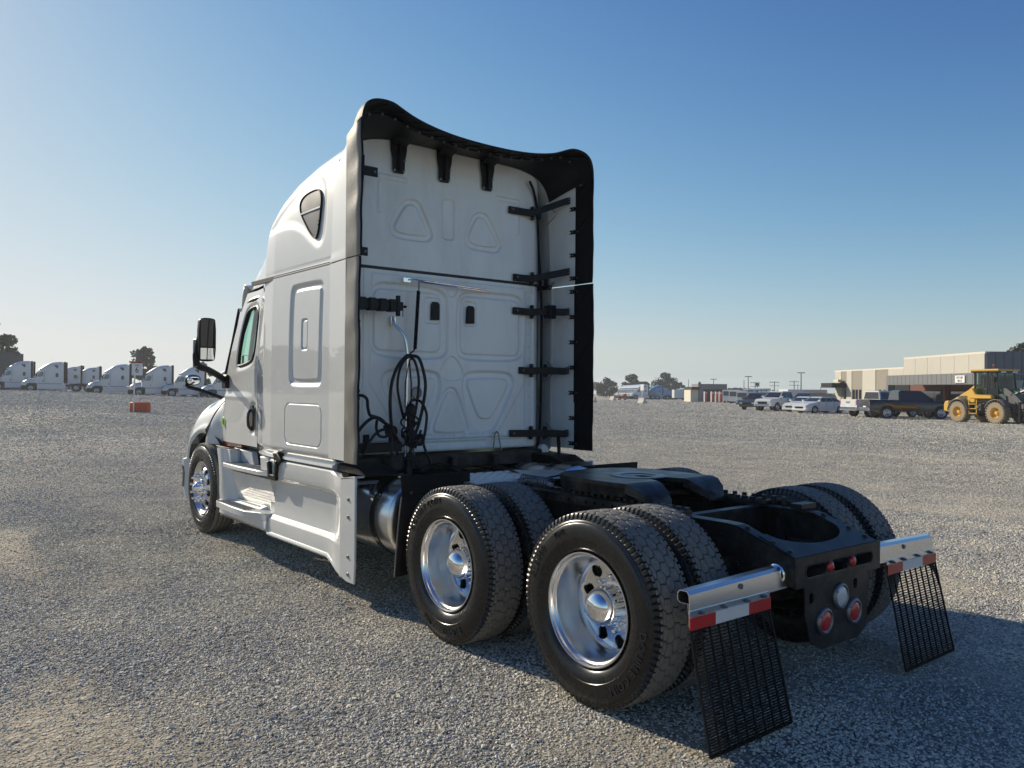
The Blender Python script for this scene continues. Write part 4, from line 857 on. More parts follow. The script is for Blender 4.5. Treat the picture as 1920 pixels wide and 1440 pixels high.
# ------------------------------------------------------------ side skirts with steps
def skirt(s):
    # centre panel
    prof = [(.985, 1.10), (.985, 1.178), (.972, 1.198), (.845, 1.208), (.825, 1.200), (.795, 1.150), (.775, 1.140), (.50, 1.146), (.462, 1.156), (.440, 1.186), (.430, 1.205), (.418, 1.208), (.312, 1.212), (.306, 1.222), (.290, 1.228), (.276, 1.222), (.272, 1.12)]
    def sec(x, k=0.0, flare=0.0, dz=0.0): return [(x, s*(y+flare*(1 if z > .2 else 0)*(1-.0)-(0 if True else 0)), z+dz*(z < .35)) for z, y in prof]
    secs = []
    for x in np.linspace(4.285, 3.02, 16): secs.append(sec(x))
    # the rear of the panel fills out and swings outwards to a flat flange
    for x, t in ((2.94, .25), (2.86, .55), (2.78, .85), (2.705, 1.0)):
        secs.append([(x, s*((y if y > 1.13 else y)*(1-t)+max(y, 1.235-.03*(i in (0, 15)))*t+.02*t), z-(.10*t if z < .33 else 0)+(-.035*t if z > .9 else 0)) for i, (z, y) in enumerate(prof)])
    mb = MB(); mb.loft(secs, caps=False); part('skirt_panel', mb, WHITE, T, smooth=32)
    mb = MB(); mb.prism([(2.705, .955), (2.705, .19), (2.60, .165), (2.475, .165), (2.462, .30), (2.462, .975), (2.48, .985)], s*1.243, s*1.262); 
    mb.prism([(2.705, .955), (2.705, .94), (2.48, .97), (2.48, .985)], s*1.17, s*1.262)
    fp = part('skirt_flange', mb, WHITE, T, bevel=.004)
    mb = MB()
    for z in (.80, .665, .36, .225): mb.cyl((2.565, s*1.262, z), (2.565, s*1.270, z), .017, .012, 10)
    part('flange_bolt', mb, STEEL, fp, stuff=True)
    mb = MB(); mb.box(4.15, 4.40, s*1.118, s*1.134, .30, .97); part('skirt_backing', mb, WHITE, T)
    # step section in front of it: recessed wall
    secs = []
    for x in np.linspace(4.285, 5.30, 12):
        secs.append([(x, s*y, z) for z, y in ((.80, 1.14), (.79, 1.20), (.70, 1.165), (.55, 1.13), (.47, 1.10), (.47, 1.05), (.80, 1.05))])
    mb = MB(); mb.loft(secs, caps=True); part('step_wall', mb, WHITE, T, smooth=32)
    # front return panel that wraps to the wheel arch
    secs = []
    for z in np.linspace(.30, 1.0, 16):
        xa = 5.66+.10*max(0, (z-.62)/.4)**2-.05*max(0, (.55-z)/.3); xb = 5.32+.12*max(0, (z-.45)/.55)
        secs.append([(xa+.03, s*1.10, z), (xa+.02, s*1.19, z), (xa-.05, s*1.215, z), (xa-.16, s*1.205, z), (xb, s*1.13, z), (xb-.03, s*1.10, z)])
    mb = MB(); mb.loft(secs); part('skirt_front', mb, WHITE, T, smooth=32)
    # box above the upper step
    mb = MB(); mb.prism([(5.62, 1.0), (5.10, .99), (5.04, .86), (5.62, .86)], s*1.0, s*1.06); mb.prism([(5.62, 1.0), (5.42, 1.0), (5.40, .86), (5.62, .86)], s*1.06, s*1.17); part('step_box', mb, WHITE, T, bevel=.008)
    mb = MB(); mb.prism([(5.40, 1.0), (4.36, .985), (4.36, .865), (5.42, .865)], s*.955, s*.99); sb = part('battery_box', mb, TANK, T, bevel=.006)
    mb = MB(); mb.cyl((5.25, s*.99, .95), (5.25, s*.998, .95), .012, n=8); mb.box(5.0, 5.3, s*.99, s*.994, .875, .88); part('box_latch', mb, BLACK, sb)
    mb = MB(); mb.prism([(4.52, .995), (4.30, .99), (4.30, .86), (4.50, .86)], s*1.06, s*1.20); part('skirt_post', mb, WHITE, T, bevel=.01)
    # upper step
    def stepplate(name, outline, z, th, lab=None):
        mb = MB(); mb.prism([(x, s*y) for x, y in outline], z-th, z, 'xy'); st = part(name, mb, WHITE, T, bevel=.006)
        return st
    st = stepplate('upper_step', [(5.56, 1.0), (5.58, 1.19), (5.45, 1.235), (4.95, 1.255), (4.50, 1.245), (4.29, 1.215), (4.29, 1.0)], .862, .045)
    def teeth(par, x0, x1, y0, y1, z, rows_, slope_=0.0, lean=0.0):
        mb = MB(); n_ = int((x1-x0)/.028)
        for r in range(rows_):
            for i in range(n_):
                x = x0+(i+.5*(r % 2))*.028; y = y0+(y1-y0)*(r+.5)/rows_; zz = z+slope_*(r+.5)/rows_
                mb.lathe([(.010, -.001), (.0085, .006), (.005, .006), (.0045, .001)], (x, s*y, zz), 6, 'z')
        part('grip_teeth', mb, STEEL, par, stuff=True, recalc=False)
    teeth(st, 4.45, 5.48, 1.08, 1.22, .862, 4)
    st = stepplate('lower_step', [(5.60, 1.08), (5.62, 1.20), (5.50, 1.285), (5.0, 1.315), (4.62, 1.315), (4.44, 1.235), (4.30, 1.225), (4.30, 1.08)], .465, .07)
    teeth(st, 4.66, 5.50, 1.185, 1.295, .465, 4)
    mb = MB(); mb.add([(5.38, s*1.16, .466), (4.62, s*1.16, .466), (4.50, s*1.06, .53), (4.62, s*1.02, .56), (5.30, s*1.02, .56), (5.45, s*1.08, .50)], [(0, 1, 2, 3, 4, 5)]); mb.add([(5.38, s*1.16, .40), (4.62, s*1.16, .40), (4.50, s*1.06, .40), (4.5, s*1.06, .53), (4.62, s*1.16, .466)], [(1, 2, 3, 4)])
    st2 = part('kick_step', mb, WHITE, T, smooth=20)
    mb = MB()
    for r in range(3):
        t = (r+.5)/3.2+.06
        for i in range(24): 
            x = 4.68+i*.028; y = 1.16-.14*t; z = .466+.094*t; mb.box(x, x+.018, s*(y-.011), s*(y+.011), z-.002, z+.005)
    part('grip_slots', mb, WHITE2, st2, stuff=True)
    secs = [[(x, s*1.10, .40), (x, s*1.225, .40), (x, s*1.235, .33), (x, s*1.21, .30), (x, s*1.17, .275), (x, s*1.10, .275)] for x in np.linspace(4.29, 5.55, 8)]
    mb = MB(); mb.loft(secs); part('skirt_sill', mb, WHITE, T, smooth=30)
    # black latch
    mb = MB()
    mb.prism([(4.27, .965), (4.235, .80), (4.065, .80), (4.045, .985), (4.085, .985), (4.10, .85), (4.20, .85), (4.225, .965)], s*1.20, s*1.236)
    mb.prism([(4.22, .96), (4.20, .85), (4.10, .85), (4.10, .93)], s*1.18, s*1.19)
    mb.prism([(4.13, 1.01), (4.10, .93), (4.06, .93), (3.97, 1.0), (4.06, 1.06), (4.16, 1.055)], s*1.13, s*1.225)
    part('skirt_latch', mb, BLACK, T, bevel=.006)
skirt(1); skirt(-1)
# fairing deflectors behind the sleeper corners
for s in (1, -1):
    mb = MB(); mb.prism([(2.97, 1.045), (2.60, 1.035), (2.47, .985), (2.49, .975), (2.97, .975)], s*.86, s*1.16); part('corner_gap_filler', mb, BLACK, T, bevel=.01)
    mb = MB(); mb.box(2.62, 2.70, s*.80, s*1.15, .90, .925); mb.bar((2.62, s*.85, .9), (2.45, s*.72, .84), .02, .02); part('fairing_strut', mb, STEEL, T)
    # tank
    cy, cz, r = s*.80, .655, .315
    mb = MB(); mb.lathe([(r, 0), (r, -2.0), (r-.012, -2.03), (r-.012, -2.035)][::1], (4.25, cy, cz), 56, 'x')
    mb.lathe([(r, -2.0), (r+.006, -2.008), (r+.003, -2.025), (r-.01, -2.035), (r-.05, -2.052), (r*.6, -2.066), (.001, -2.07)], (4.25, cy, cz), 56, 'x'); tk = part('fuel_tank', mb, TANK, T, smooth=30)
    for x_ in (2.42, 3.0, 3.7):
        mb = MB(); mb.lathe([(r+.001, 0), (r+.008, 0), (r+.008, .07), (r+.001, .07)], (x_, cy, cz), 56, 'x'); part('tank_strap', mb, BLACKG, tk, smooth=30)
    mb = MB()
    for a, b in ((.18, .20), (.15, .06), (.16, -.09)): mb.cyl((2.196, cy+a*.8, cz+b), (2.186, cy+a*.8, cz+b), .008, n=8)
    part('tank_rivet', mb, STEEL, tk)
# deck plate, quarter flaps
mb = MB(); mb.box(1.77, 2.42, -.30, .60, .942, .952); mb.lathe([(.30, 0), (.28, .014), (.16, .022), (.001, .025)], (2.08, -.26, .944), 32, 'z')
dk = part('deck_plate', mb, DECKM, T, smooth=30)
mb = MB()
for i in range(13):
    for j in range(9):
        x, y = 1.79+i*.048, -.28+j*.10+(i % 2)*.05
        if y < .52: mb.box(x, x+.012, y, y+.065, .952, .960)
part('deck_grip', mb, DECKM, dk, stuff=True)
for s in (1, -1):
    if s > 0:
        mb = MB(); mb.prism([(1.98, 1.045), (1.10, 1.13), (1.10, 1.06), (1.60, .96), (1.80, .88), (1.95, .865)], 1.03, 1.04) if False else None
    xg = 1.97 if s > 0 else 1.80
    mb = MB(); mb.prism([(s*.54, 1.026), (s*1.155, 1.027), (s*1.14, .865), (s*.54, .90)], xg, xg+.008, 'yz'); mb.box(xg+.008, xg+.05, s*.54, s*1.15, 1.012, 1.022)
    q = part('quarter_guard', mb, RUBBERK, T, bevel=.003)
    A = []
    for z in np.linspace(.875, .30, 12):
        k = (.875-z)/.575; A.append([(xg+.012+.03*k+.012*math.sin(u*7+k*3), s*(.56+(1.13+.045*k-.56)*u), z) for u in np.linspace(0, 1, 14)])
    mb = MB(); mb.grid(A); fl_ = part('quarter_flap', mb, RUBBERK, T, smooth=60); md = fl_.modifiers.new('s', 'SOLIDIFY'); md.thickness = .008
    mb = MB(); mb.tube([(A[i][-1][0]+.004, A[i][-1][1]+s*.004, A[i][-1][2]) for i in range(12)], .005, 5); part('flap_edge', mb, STEEL, fl_)
    mb = MB()
    for y_ in (1.07, .90, .72): mb.cyl((xg, s*y_, .905), (xg-.012, s*y_, .905), .010, n=8)
    part('guard_bolt', mb, STEEL, q)
# ------------------------------------------------------------ frame
for s in (1, -1):
    mb = MB(); y = s*.43
    top = [(-.735, .80), (-.52, .875), (-.38, .925), (-.30, .93), (6.9, .93)]; bot = [(-.735, .65), (-.40, .65), (6.9, .66)]
    web = top+bot[::-1]
    mb.prism(web, y-s*.008, y)
    for (x0, z0), (x1, z1) in zip(top[:-1], top[1:]): mb.add([(x0, y-s*.09, z0), (x0, y, z0), (x1, y, z1), (x1, y-s*.09, z1), (x0, y-s*.09, z0-.009), (x0, y, z0-.009), (x1, y, z1-.009), (x1, y-s*.09, z1-.009)], [(0,1,2,3),(7,6,5,4),(0,4,5,1),(1,5,6,2),(2,6,7,3),(3,7,4,0)])
    mb.box(-.735, 6.9, y-s*.09, y-s*.009, .651, .660)
    fr = part('frame_rail', mb, FRAME, T, bevel=.003)
    mb = MB()
    for x in list(np.arange(-.6, 2.9, .105)):
        for z in ((.72,) if x < -.3 else (.72, .86)): mb.cyl((x, y, z), (x, y+s*.012, z), .011, n=6)
    for x in (-.68, -.58, -.42): 
        zt = float(interp(x, top)); mb.cyl((x, y-s*.045, zt), (x, y-s*.045, zt+.014), .018, .012, 8)
    part('frame_bolts', mb, FRAME, fr, stuff=True)
# closing crossmember, gusset and light panel
def plate_with_holes(mb, outline, holes, d0, d1, plane='yz'):
    bm = bmesh.new()
    def loop(p): 
        vs_ = [bm.verts.new((a, b, 0)) for a, b in p]; return [bm.edges.new((vs_[i], vs_[(i+1) % len(vs_)])) for i in range(len(vs_))]
    es = loop(outline)
    for h in holes: es += loop(h)
    bmesh.ops.triangle_fill(bm, use_beauty=True, edges=es)
    me = bpy.data.meshes.new('tmp'); bm.to_mesh(me); bm.free()
    vs_ = [tuple(v.co) for v in me.vertices]; fs = []
    for p in me.polygons:
        c = np.mean([[vs_[i][0], vs_[i][1]] for i in p.vertices], 0)
        if all(sdf([c], h)[0] > 0 for h in holes): fs.append(tuple(p.vertices))
    bpy.data.meshes.remove(me)
    P = (lambda a, b, d: (d, a, b)) if plane == 'yz' else (lambda a, b, d: (a, b, d))
    n_ = len(vs_); V = [P(a, b, d0) for a, b, _ in vs_]+[P(a, b, d1) for a, b, _ in vs_]
    F_ = fs+[tuple(i+n_ for i in reversed(f)) for f in fs]; o = 0
    for h in [outline]+list(holes):
        m_ = len(h); F_ += [(o+i, o+(i+1) % m_, n_+o+(i+1) % m_, n_+o+i) for i in range(m_)]; o += m_
    mb.add(V, F_); return mb
slots = [rrect(.12, .335, .690, .752, .031), rrect(-.098, .098, .690, .752, .031), rrect(-.335, -.12, .690, .752, .031)]
slots = [rrect(.145, .345, .688, .754, .032), rrect(-.085, .085, .688, .754, .032), rrect(-.345, -.145, .688, .754, .032)]
mb = MB(); plate_with_holes(mb, [(-.435, .645), (.435, .645), (.435, .80), (-.435, .80)], slots, -.745, -.735)
cm = part('rear_crossmember', mb, FRAME, T, bevel=0)
mb = MB()
for h in slots: mb.tube([(-.746, a, b) for a, b in h]+[(-.746, *h[0])], .004, 5, False)
part('slot_rim', mb, FRAME, cm)
arc = [(-.42-.20*math.cos(t)-.02, .30*math.sin(t)) for t in np.linspace(-PI/2, PI/2, 20)]
# top gusset with a curved front edge, following the sloping rails
def zt(x): return float(interp(x, top))+.004
gp = [(-.735, -.425), (-.735, .425), (-.50, .40), (-.50, .37)]+[(-.50-.155*math.cos(t), .33*math.sin(t)) for t in np.linspace(PI/2, -PI/2, 22)]+[(-.50, -.37), (-.50, -.40)]
n_ = len(gp); mb = MB(); c0 = [(x, y, zt(x)) for x, y in gp]; cxy = [(-.735, y) for x, y in gp]
mb.add([(x, y, zt(x)+.001) for x, y in gp]+[(-.7349, y, zt(-.735)+.001) for x, y in gp]+[(x, y, zt(x)-.008) for x, y in gp], [(i, i+1, n_+i+1, n_+i) for i in range(n_-1)]+[(i, 2*n_+i, 2*n_+i+1, i+1) for i in range(n_-1)])
part('rear_gusset', mb, FRAME, T, recalc=False, weld=.0005)
for y in (.115, -.115):
    mb = MB(); mb.ball((-.752, y, .725), .030, 8, (.55, 1, 1)); part('marker_light', mb, RED, T)
holes = [rrect(a-.021, a+.021, b-.021, b+.021, .0209) for a, b in ((.27, .575), (-.205, .60), (.07, .37))]
holes = [rrect(.25, .29, .545, .605, .019), rrect(-.20, -.155, .56, .62, .02)]
mb = MB(); plate_with_holes(mb, smooth_poly([(.335, .648), (-.315, .648), (-.315, .50), (-.30, .33), (-.20, .285), (.16, .285), (.27, .33), (.33, .50)], 0), holes, -.735, -.728)
lp = part('light_panel', mb, FRAME, T)
for (y, z, m_, nm) in ((.145, .435, RED, 'red'), (-.155, .44, RED, 'red'), (-.015, .545, CLEAR, 'clear')):
    mb = MB(); mb.lathe([(.052, 0), (.052, -.012), (.060, -.018), (.070, -.014), (.074, -.004), (.074, 0)], (-.735, y, z), 36, 'x'); b_ = part('lamp_bezel', mb, STEEL, lp, smooth=50)
    mb = MB(); mb.lathe([(.053, -.011), (.046, -.018), (.02, -.021), (.001, -.021)], (-.735, y, z), 36, 'x')
    l_ = part('tail_lamp' if m_ is RED else 'reversing_lamp', mb, m_, lp, smooth=60)
    mb = MB()
    for a in (30, 150, 270): mb.cyl((-.75, y+.063*math.cos(math.radians(a)), z+.063*math.sin(math.radians(a))), (-.756, y+.063*math.cos(math.radians(a)), z+.063*math.sin(math.radians(a))), .005, n=6)
    part('lamp_screws', mb, STEEL, lp)
# other crossmembers
mb = MB(); mb.box(.0, .07, -.34, .34, .915, .925); mb.box(.0, .012, -.42, .42, .70, .915); part('crossmember', mb, FRAME, T, bevel=.003)
mb = MB(); mb.box(-.30, -.22, -.50, -.34, .935, .965)
for i in range(8): mb.cyl((-.12+i*.075, -.43, .935), (-.12+i*.075, -.43, .985), .016, n=8)
part('frame_end_stops', mb, FRAME, T)
for x in (1.32+.66, 2.6, 3.6):
    mb = MB(); mb.box(x-.05, x+.05, -.42, .42, .72, .90); part('crossmember', mb, FRAME, T, bevel=.004)
# ------------------------------------------------------------ drive axles and suspension
for x in (0.0, 1.32):
    mb = MB(); mb.cyl((x, -.62, .505), (x, .62, .505), .065, n=16); mb.ball((x-.02, .03, .505), .235, 12, (.85, .75, 1)); mb.cyl((x+.15, .03, .53), (x+.42, .03, .55), .09, .05, 14)
    mb.lathe([(.20, 0), (.20, -.02), (.16, -.06), (.001, -.08)], (x-.17, .03, .505), 24, 'x')
    for s in (1, -1):
        mb.cyl((x, s*.50, .505), (x, s*.66, .505), .21, n=28); mb.cyl((x-.26, s*.40, .60), (x-.26, s*.40, .74), .085, n=16)
    part('drive_axle', mb, GREASE, T, smooth=35)
    for s in (1, -1):
        mb = MB(); mb.lathe([(.10, 0), (.13, .03), (.14, .07), (.125, .11), (.14, .15), (.13, .19), (.10, .22)], (x-.30, s*.33, .49), 24, 'z'); mb.bar((x+.50, s*.33, .50), (x-.38, s*.33, .46), .09, .05); mb.cyl((x-.20, s*.33, .52), (x-.12, s*.36, .86), .035, n=12); part('air_spring', mb, RUBBERK, T)
        mb = MB(); mb.box(x+.40, x+.58, s*.29, s*.42, .45, .92); part('spring_hanger', mb, FRAME, T, bevel=.01)
mb = MB(); mb.cyl((1.72, .03, .56), (3.0, .0, .62), .05, n=12); mb.cyl((.42, .03, .55), (1.08, .03, .52), .045, n=12); part('drive_shaft', mb, GREASE, T)
# ------------------------------------------------------------ fifth wheel coupling
for s in (1, -1):
    mb = MB(); mb.box(-.02, 1.62, s*.46, s*.36, .935, .955); mb.box(-.02, 1.62, s*.47, s*.46, .90, .955)
    for i in range(26): mb.box(.0+i*.06, .032+i*.06, s*.355, s*.385, .955, .972)
    part('slider_rail', mb, GREASE, T)
    mb = MB()
    for i in range(20): mb.cyl((.05+i*.08, s*.475, .925), (.05+i*.08, s*.487, .925), .013, n=6)
    part('rail_bolts', mb, GREASE, T, stuff=True)
mb = MB(); mb.box(.50, .96, -.36, .36, .955, .985)
for s in (1, -1): mb.prism([(.58, .985), (.90, .985), (.80, 1.05), (.68, 1.05)], s*.30, s*.42)
part('coupling_base', mb, GREASE, T, bevel=.006)
zc = 1.072
outl = [(1.27, .10), (1.24, .24), (1.15, .36), (1.0, .435), (.70, .45), (.45, .44)]
outer = outl+[(.45, .13)]+[(.58, .070), (.68, .045)]+[(.715+.045*math.cos(t), .045*math.sin(t)) for t in (math.radians(60), 0, math.radians(-60))]+[(.68, -.045), (.58, -.070), (.45, -.13)]+[(x, -y) for x, y in outl[::-1]]
mb = MB(); n_ = len(outer)
bm = bmesh.new(); vv = [bm.verts.new((x, y, zc)) for x, y in outer]; f = bm.faces.new(vv); bmesh.ops.triangulate(bm, faces=[f])
r_ = bmesh.ops.extrude_face_region(bm, geom=bm.faces[:]); bmesh.ops.translate(bm, verts=[v for v in r_['geom'] if isinstance(v, bmesh.types.BMVert)], vec=(0, 0, -.03)); bmesh.ops.recalc_face_normals(bm, faces=bm.faces)
me = bpy.data.meshes.new('t'); bm.to_mesh(me); bm.free(); mb.add([tuple(v.co) for v in me.vertices], [tuple(p.vertices) for p in me.polygons]); bpy.data.meshes.remove(me)
skirtp = outl+[(.36, .46)]
for s in (1, -1):
    # side skirt and rear ramp
    mb.loft([[(x, s*y, zc-.002), (x, s*(y-.012), zc-.002), (x, s*(y-.03), zc-.09), (x, s*(y-.018), zc-.09)] for x, y in outl], caps=True)
    mb.loft([[(x, s*yi, zc-dz), (x, s*yo, zc-dz), (x, s*yo, zc-dz-th), (x, s*yi, zc-dz-th)] for x, yi, yo, dz, th in ((.45, .13, .44, 0, .06), (.40, .14, .435, .012, .06), (.33, .165, .40, .055, .05), (.28, .19, .34, .095, .04), (.262, .215, .30, .118, .02))])
fw = part('fifth_wheel', mb, GREASE, T, smooth=25, bevel=.004)
mb = MB(); mb.lathe([(.12, 0), (.125, .003), (.19, .003), (.195, 0)], (.74, 0, zc+.0005), 40, 'z'); part('wear_ring', mb, STEEL, fw)
mb = MB()
cl = [(1.30+.34*t, .30+.035*math.cos(t*2*PI*13), .985+.035*math.sin(t*2*PI*13)) for t in np.linspace(0, 1, 260)]
mb.tube(cl, .0055, 5); part('release_spring', mb, STEEL, T)
mb = MB(); mb.bar((1.25, .34, .98), (1.66, .20, 1.0), .02, .02); mb.box(1.28, 1.62, .22, .40, .935, .95); part('release_arm', mb, DECKM, T)
# pneumatic lines and valves in the frame, behind the cab
rng = random.Random(3)
mb = MB()
for i in range(14):
    y = rng.uniform(-.36, .36); x0 = rng.uniform(1.2, 2.9); z = rng.uniform(.80, 1.0)
    mb.tube(spline([(x0, y, z), (x0+.3, y+rng.uniform(-.1, .1), z+.04), (x0+.6, y+rng.uniform(-.2, .2), z-.03), (x0+1.0, y+rng.uniform(-.2, .2), z)], 6), rng.uniform(.006, .013), 6)
for i in range(9):
    y = rng.uniform(-.33, .33); x0 = rng.uniform(-.5, .9); z = rng.uniform(.60, .72); mb.tube(spline([(x0, y, z), (x0+.2, y+rng.uniform(-.1, .1), z+.05), (x0+.5, y+rng.uniform(-.2, .2), z)], 6), .009, 6)
part('air_lines', mb, HOSE, T, stuff=True)
mb = MB(); mb.box(2.55, 3.1, -.62, .62, .66, .92); mb.box(2.9, 3.2, -1.0, 1.0, .95, 1.08); mb.cyl((2.86, .70, .98), (2.86, .70, 1.1), .09, n=16)
for y in (.55, .08, -.38): mb.cyl((2.86, y, .72), (2.86, y, 1.06), .035, n=12)
part('rear_cab_mount', mb, FRAME, T, bevel=.01)
for y in (-.45, .50):
    mb = MB(); 
    for k in (-1, 1): mb.tube([(2.93, y+k*.02, 1.24), (2.92, y+k*.045, 1.10), (2.92, y+k*.05, 1.03), (2.92, y+k*.035, 1.02)], .007, 6)
    mb.tube([(2.93, y-.02, 1.24), (2.93, y, 1.262), (2.93, y+.02, 1.24)], .007, 6); part('cab_hook', mb, STEEL, T)
mb = MB(); mb.prism(smooth_poly([(-.98, 1.12), (-1.06, 1.12), (-1.09, 1.0), (-1.06, .90), (-.99, .90), (-.97, 1.0)], 1), 2.90, 2.96, 'yz'); part('cab_corner_bracket', mb, WHITE2, T, bevel=.006)
mb = MB()
for i in range(5):
    mb.loft([[(2.98-.0*u, -1.05-.1*i, 1.05), (2.86, -1.05-.1*i, 1.04), (2.74, -1.03-.1*i, .96), (2.74, -1.03-.1*i, .80), (2.76, -1.03-.1*i, .80), (2.98, -1.05-.1*i, 1.0)] for u in (0,)]+[[(2.98, -.955-.1*i, 1.05), (2.86, -.955-.1*i, 1.04), (2.74, -.935-.1*i, .96), (2.74, -.935-.1*i, .80), (2.76, -.935-.1*i, .80), (2.98, -.955-.1*i, 1.0)]]) if i < 2 else None
mb.box(2.62, 2.9, -1.18, -.92, .55, .93); part('rear_fairing_cover', mb, BLACK, T, bevel=.008)
# ------------------------------------------------------------ wheels
def tyre_meshes():
    # tread as relief over a cylinder (outer tyre with shoulder lugs), sidewalls as lathe
    NT, NW = 900, 76; w2 = .118
    th = np.linspace(0, 2*PI, NT+1); w = np.linspace(-w2, w2, NW)
    TH, W = np.meshgrid(th, w, indexing='ij')
    R = .510-.0055*(W/w2)**4
    px = 44; py = .0500
    u = TH/(2*PI)*px; v = W/py
    best = np.full(u.shape, 9.0); second = best.copy()
    rows_ = [-2, -1, 0, 1, 2]
    for rr in rows_:
        off = .5*(rr % 2)
        c = np.round(u-off)
        for k in (-1, 0, 1):
            cu = c+k+off
            jx = .13*np.sin(cu*12.9+rr*3.1); jy = .10*np.sin(cu*7.7+rr*5.3)
            d = np.hypot((u-cu-jx)*.060, (v-rr-jy)*py*1.10)/.060
            m_ = d < best; second = np.where(m_, best, np.minimum(second, d)); best = np.where(m_, d, best)
    g = np.clip((second-best)/.15, 0, 1); g = g*g*(3-2*g)
    sh = np.abs(W) > w2-.020
    lug = ((TH/(2*PI)*92) % 1.0) < .30
    dep = .0125*(1-g); 
    dep = np.where(sh, np.where(lug, .012, np.where(np.abs(W) < w2-.0165, .012, 0.0)), dep)
    R = R-dep
    A = np.stack([R*np.cos(TH), W, R*np.sin(TH)], -1)
    mb = MB(); mb.grid(A); tread = mb.mesh('tread', TREAD, smooth=30, recalc=False)
    prof = [(.498, w2), (.494, w2+.006), (.482, w2+.010), (.470, w2+.013), (.468, w2+.0115), (.464, w2+.0155), (.455, w2+.0185), (.453, w2+.017), (.449, w2+.0205), (.43, w2+.025), (.40, w2+.028), (.375, w2+.028), (.373, w2+.026), (.345, w2+.022), (.325, w2+.014), (.312, w2+.004), (.302, w2-.008), (.294, w2-.012)]
    mb = MB()
    NL = 92*4; vs_ = []
    for i, (r, h) in enumerate(prof):
        for k in range(NL):
            t = 2*PI*k/NL; lug = (k % 4) in (0,)
            rr, hh = r, h
            if i in (1, 2) and lug: hh = h-.010
            if i == 0: rr = .5035 if not lug else .492
            vs_.append((rr*math.cos(t), hh, rr*math.sin(t)))
    mb.add(vs_, [(i*NL+k, i*NL+(k+1) % NL, (i+1)*NL+(k+1) % NL, (i+1)*NL+k) for i in range(len(prof)-1) for k in range(NL)])
    n0 = len(mb.v); mb.add([(x, -y, z) for x, y, z in vs_], [tuple(reversed(f)) for f in mb.f[:]])
    wall = mb.mesh('tyre', TYRE, smooth=32, recalc=False)
    return tread, wall
TREAD_ME, WALL_ME = tyre_meshes()
def disc_with_holes(rad_prof, nh=10, rh=.036, rc=.205, n=240, phase=0.0):
    """rad_prof: list (radius, offset) from outside in; cuts nh round hand holes at radius rc"""
    rr = np.array([p[0] for p in rad_prof]); hh = np.array([p[1] for p in rad_prof])
    d = np.r_[0, np.cumsum(np.hypot(np.diff(rr), np.diff(hh)))]; q = np.linspace(0, d[-1], 60)
    R = np.interp(q, d, rr); H = np.interp(q, d, hh)
    A = np.zeros((n+1, 60, 3)); TH = np.linspace(0, 2*PI, n+1)
    keep = np.ones((n, 59), bool); X = np.cos(TH)[:, None]*R[None]; Z = np.sin(TH)[:, None]*R[None]
    for k in range(nh):
        a = phase+2*PI*k/nh; cx_, cz_ = rc*math.cos(a), rc*math.sin(a)
        D = np.hypot(X-cx_, Z-cz_); nr = (D < rh*1.22)&(D > rh*.80)
        sc = np.where(nr, rh/np.maximum(D, 1e-6), 1); X = np.where(nr, cx_+(X-cx_)*sc, X); Z = np.where(nr, cz_+(Z-cz_)*sc, Z)
        cX = (X[:-1, :-1]+X[1:, 1:])/2; cZ = (Z[:-1, :-1]+Z[1:, 1:])/2; keep &= np.hypot(cX-cx_, cZ-cz_) > rh*.93
    A[:, :, 0] = X; A[:, :, 2] = Z; A[:, :, 1] = H[None]
    mb = MB(); mb.grid(A, keep)
    for k in range(nh):
        a = phase+2*PI*k/nh; cx_, cz_ = rc*math.cos(a), rc*math.sin(a); h0 = float(np.interp(-rc, -R, H))
        ring = [(cx_+rh*math.cos(t), cz_+rh*math.sin(t)) for t in np.linspace(0, 2*PI, 20)]
        hr = [float(np.interp(-math.hypot(p, q_), -R, H)) for p, q_ in ring]
        mb.grid([[(p, h_, q_), (p, h_-.022, q_)] for (p, q_), h_ in zip(ring, hr)])
    return mb
# outer drive rim: deep dish (origin at the tyre centre plane, +y outwards)
mb = disc_with_holes([(.300, .122), (.299, .128), (.292, .128), (.287, .120), (.284, .105), (.272, .095), (.268, .05), (.262, -.03), (.256, -.070), (.242, -.090), (.215, -.097), (.17, -.099), (.14, -.095), (.11, -.095)], phase=.31)
DISH_ME = mb.mesh('rim', ALU, smooth=40, recalc=False)
mb = disc_with_holes([(.300, .122), (.299, .128), (.292, .128), (.287, .120), (.283, .108), (.275, .100), (.268, .085), (.258, .060), (.245, .058), (.235, .090), (.215, .112), (.18, .124), (.15, .128), (.10, .128)], phase=.31)
STEERRIM_ME = mb.mesh('rim', ALU, smooth=40, recalc=False)
mb = MB(); mb.lathe([(.30, -.122), (.292, -.128), (.286, -.118), (.272, -.095), (.262, 0), (.262, .10), (.29, .12)], (0, 0, 0), 60, 'y'); mb.lathe([(.262, .03), (.2, .05), (.1, .05)], (0, 0, 0), 40, 'y'); INNERRIM_ME = mb.mesh('rim', GREASE, smooth=40)
mb = MB(); mb.lathe([(.125, -.066), (.125, -.045), (.118, -.038), (.105, -.036), (.100, -.02), (.098, .045), (.100, .052), (.098, .054), (.096, .060), (.090, .080), (.074, .102), (.050, .117), (.022, .124), (.001, .125)], (0, 0, 0), 56, 'y')
for k in range(20):
    t = 2*PI*k/20; mb.bar((.101*math.cos(t), -.015, .101*math.sin(t)), (.101*math.cos(t), .04, .101*math.sin(t)), .012, .006, (math.cos(t), 0, math.sin(t)))
mb.v = [(x_, y_-.035, z_) for x_, y_, z_ in mb.v]
HUB_ME = mb.mesh('hub_cap', CHROME, smooth=35)
